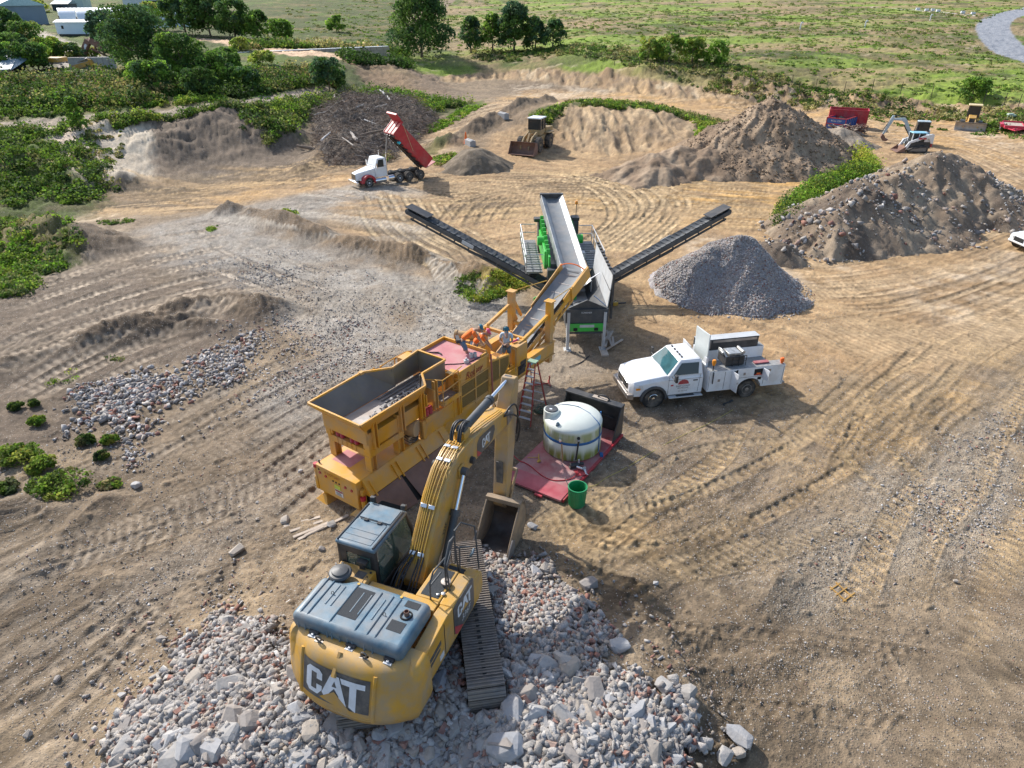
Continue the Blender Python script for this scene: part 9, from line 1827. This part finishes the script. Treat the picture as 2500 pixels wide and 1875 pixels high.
    for S in 'LR': a = len(n2); n2 += [(tuple(V[S+'s']), .080), (tuple(V[S+'s'].lerp(V[S+'e'], .65)), .066)]; e2 += [(3, a),(a, a+1)]
    skinned('shirt', n2, e2, shirt, t)
    n3 = [(tuple(V['pelvis']+Vector((0,0,.02))), (.162,.125))]; e3 = []
    for S in 'LR': a = len(n3); o_ = Vector((-.07 if S == 'L' else .07,0,0)); n3 += [(tuple(V['pelvis'].lerp(V[S+'k'], .2)+o_), .108), (tuple(V['pelvis'].lerp(V[S+'k'], .92)+o_*.4), .088 if legskin else .08)]; e3 += [(0, a),(a, a+1)]; 
    if not legskin:
        for k, S in enumerate('LR'): n3.append((tuple(V[S+'f']), .062)); e3.append((2+2*k, len(n3)-1))
    skinned('shorts' if legskin else 'trousers', n3, e3, shorts, t)
    p = PB()
    for S in 'LR': fw = Vector(J.get('fwd', (0,1,0))); a = V[S+'f']; p.tube([a+Vector((0,0,.06))-fw*.0, a+Vector((0,0,-.02)), a+fw*.07+Vector((0,0,-.045)), a+fw*.19+Vector((0,0,-.05))], .052, n=10)
    p.done('boots', boot, t)
    p = PB(); Hc = V['head']+hd*.03; q = hd.to_track_quat('Z', 'Y').to_matrix(); p.lathe([(.112,.0),(.112,.03),(.10,.075),(.06,.11),(0,.12)], Hc, 18, axis=q); p.beam(Hc+fc*.08+hd*.015, Hc+fc*.20+hd*.0, .15, .012, up=tuple(hd)); p.done('cap', cap, t)
    if ears: p = PB(); [p.cyl(V['head']+sdv*k*.095-upv*.01, V['head']+sdv*k*.135-upv*.01, .048, n=14) for k in (-1,1)]; p.tube([V['head']+sdv*.12, V['head']+sdv*.1+hd*.15, V['head']+hd*.185, V['head']-sdv*.1+hd*.15, V['head']-sdv*.12], .012); p.done('ear_defenders', BLK, t)
    if extras: extras(t, V)
    return t
cy_ = lambda r, f, z: tuple(Mh @ Vector((r, f, z)))
ORANGE = mat('orange_shirt', (.85,.17,.02), .8, noise=.08); DENIM = mat('denim', (.10,.17,.25), .85, noise=.15); TEE = mat('pale_blue_tee', (.50,.63,.72), .85, noise=.06); NAVY = mat('teal_cap', (.03,.16,.22), .7); PINKC = mat('pink_cap', (.70,.08,.18), .6); YHAT = mat('yellow_hard_hat', (.85,.58,.02), .35)
# orange shirt: stands in the housing recess and bends over the deck edge, arms reaching down (faces +x of the picture)
Jo = dict(pelvis=(0,-.28,.92), chest=(0,.10,1.20), neck=(0,.27,1.30), head=(0,.42,1.36), face=(0,.6,-.5), Ls=(-.19,.16,1.22), Rs=(.19,.16,1.22), Le=(-.20,.36,.98), Re=(.22,.38,.97), Lh=(-.16,.50,.74), Rh=(.16,.52,.72), Lk=(-.12,-.15,.48), Rk=(.12,-.10,.48), Lf=(-.13,-.25,.07), Rf=(.13,-.2,.07))
def pouch(t, V): p = PB(); p.b2(-.22,.22,-.48,-.36,.88,1.02); [p.tube([(x,-.45,1.0),(x,-.5,.88)], .02) for x in (-.15,0,.15)]; p.done('tool_belt', BLK, t)
c = cy_(.35, 6.75, 0); person('person in an orange shirt and teal cap bending over the red crusher deck', (c[0], c[1], 2.88), R(-78), Jo, ORANGE, DENIM, NAVY, 1.0, extras=pouch)
Jp = dict(pelvis=(0,-.2,.92), chest=(0,.08,1.22), neck=(0,.2,1.36), head=(0,.33,1.42), face=(0,.6,-.5), Ls=(-.19,.12,1.25), Rs=(.19,.12,1.25), Le=(-.22,.3,1.0), Re=(.22,.32,1.0), Lh=(-.14,.45,.78), Rh=(.16,.46,.78), Lk=(-.12,-.1,.48), Rk=(.12,-.1,.48), Lf=(-.13,-.2,.07), Rf=(.13,-.2,.07))
c = cy_(.28, 7.45, 0); person('person in a pink cap crouching behind the orange shirted worker', (c[0], c[1], 2.42), R(-85), Jp, ORANGE, DENIM, PINKC, .98)
Jw = dict(pelvis=(0,0,.92), chest=(0,.0,1.28), neck=(0,.02,1.48), head=(0,.06,1.62), face=(-.2,.9,-.45), Ls=(-.20,0,1.40), Rs=(.20,0,1.40), Le=(-.26,.08,1.14), Re=(.26,.08,1.12), Lh=(-.06,.28,1.10), Rh=(.06,.28,1.04), Lk=(-.10,.02,.49), Rk=(.10,.02,.49), Lf=(-.11,0,.07), Rf=(.11,0,.07))
def gadget(t, V): p = PB(); p.b2(-.06,.08,.34,.40,.98,1.08); p.tube(bez((0,.37,.98),(-.05,.4,.8),(-.1,.4,.6),(-.05,.38,.3)), .008); p.done('remote_control', BLK, t)
c = cy_(.82, 8.55, 0); person('person in a pale blue shirt, shorts and ear defenders standing on the crusher', (c[0], c[1], 2.06), R(172), Jw, TEE, DENIM, NAVY, .98, ears=True, extras=gadget)
q = G(2109, 312); Jh = dict(Jw); Jh.update(Le=(-.24,.12,1.15), Re=(.24,.12,1.15), Lh=(-.04,.2,1.2), Rh=(.05,.22,1.2), face=(0,1,-.1))
person('person in a yellow hard hat and dark jacket standing by the blue container', (q[0], q[1], hz(*q)), R(120), Jh, mat('dark_jacket', (.03,.04,.06), .8), mat('grey_trousers', (.28,.33,.38), .85), YHAT, 1.0, legskin=False)
# tools used by the workers
p = PB(); p.tube([cy_(1.2,7.0,3.3), cy_(1.25,7.02,1.5), cy_(1.28,6.98,.9)], .035, n=8); o = p.done('lifting_strap', mat('strap_rust', (.36,.12,.09), .8)); tag(o, 'reddish strap hanging down the crusher side below the orange shirted worker', 'strap')
p = PB(); p.tube([cy_(1.08,8.5,2.95), cy_(1.08,8.5,2.0)], .015); p.tube([cy_(1.35,8.45,2.9), cy_(1.35,8.45,1.95)], .02); p.tube([cy_(1.08,8.5,2.95), cy_(1.35,8.45,2.9)], .015); o = p.done('hand_post', YELD); tag(o, 'thin handrail post in front of the blue shirted worker', 'handrail')
for i, (r_, f_, m_, lab) in enumerate(((.78,6.45,LGR,'grey plastic cup caddy at the front corner of the red deck'),(.85,5.95,LGR,'small grey gauge block with a cable on the red deck'))):
    t = thing('deck_tool', lab, 'tool', cy_(r_, f_, 3.286), .3); p = PB()
    if i == 0: [p.lathe([(.07,0),(.075,.18),(.06,.18),(.055,.02)], (k*.075,0,0), 12) for k in (-1,1)]
    else: p.b2(-.09,.09,-.07,.07,0,.12); p.cyl((0,0,.1),(0,0,.2),.04)
    p.done('tool_body', m_, t, bevel=.01)
p = PB(); p.tube(smooth([np.array(cy_(a, b, 3.3)) for a, b in ((.1,5.0),(.3,5.4),(.7,5.7),(.85,5.9),(.95,6.1),(1.0,6.6),(.9,6.9))], 2), .018, n=6); o = p.done('air_hose', HOSE); tag(o, 'dark air hose lying across the red crusher deck', 'hose')
p = PB(); p.tube([cy_(-.9,5.4,3.32), cy_(-.75,5.75,3.33), cy_(-.5,5.95,3.32), cy_(-.3,5.9,3.32)], .03, n=6); o = p.done('pry_bar', BLK); tag(o, 'dark bar lying at the rear left of the red deck', 'tool')
t = thing('grinder', 'pink and white hand grinder on the yellow box beside the blue shirted worker', 'power tool', cy_(.85,9.1,2.853), R(20)); p = PB(); p.cyl((-.14,-.05,.06),(.12,.06,.07),.045,n=10); p.cyl((.12,.06,.07),(.2,.1,.08),.06,m=1); p.done('grinder_body', [PINKC, LETW], t)
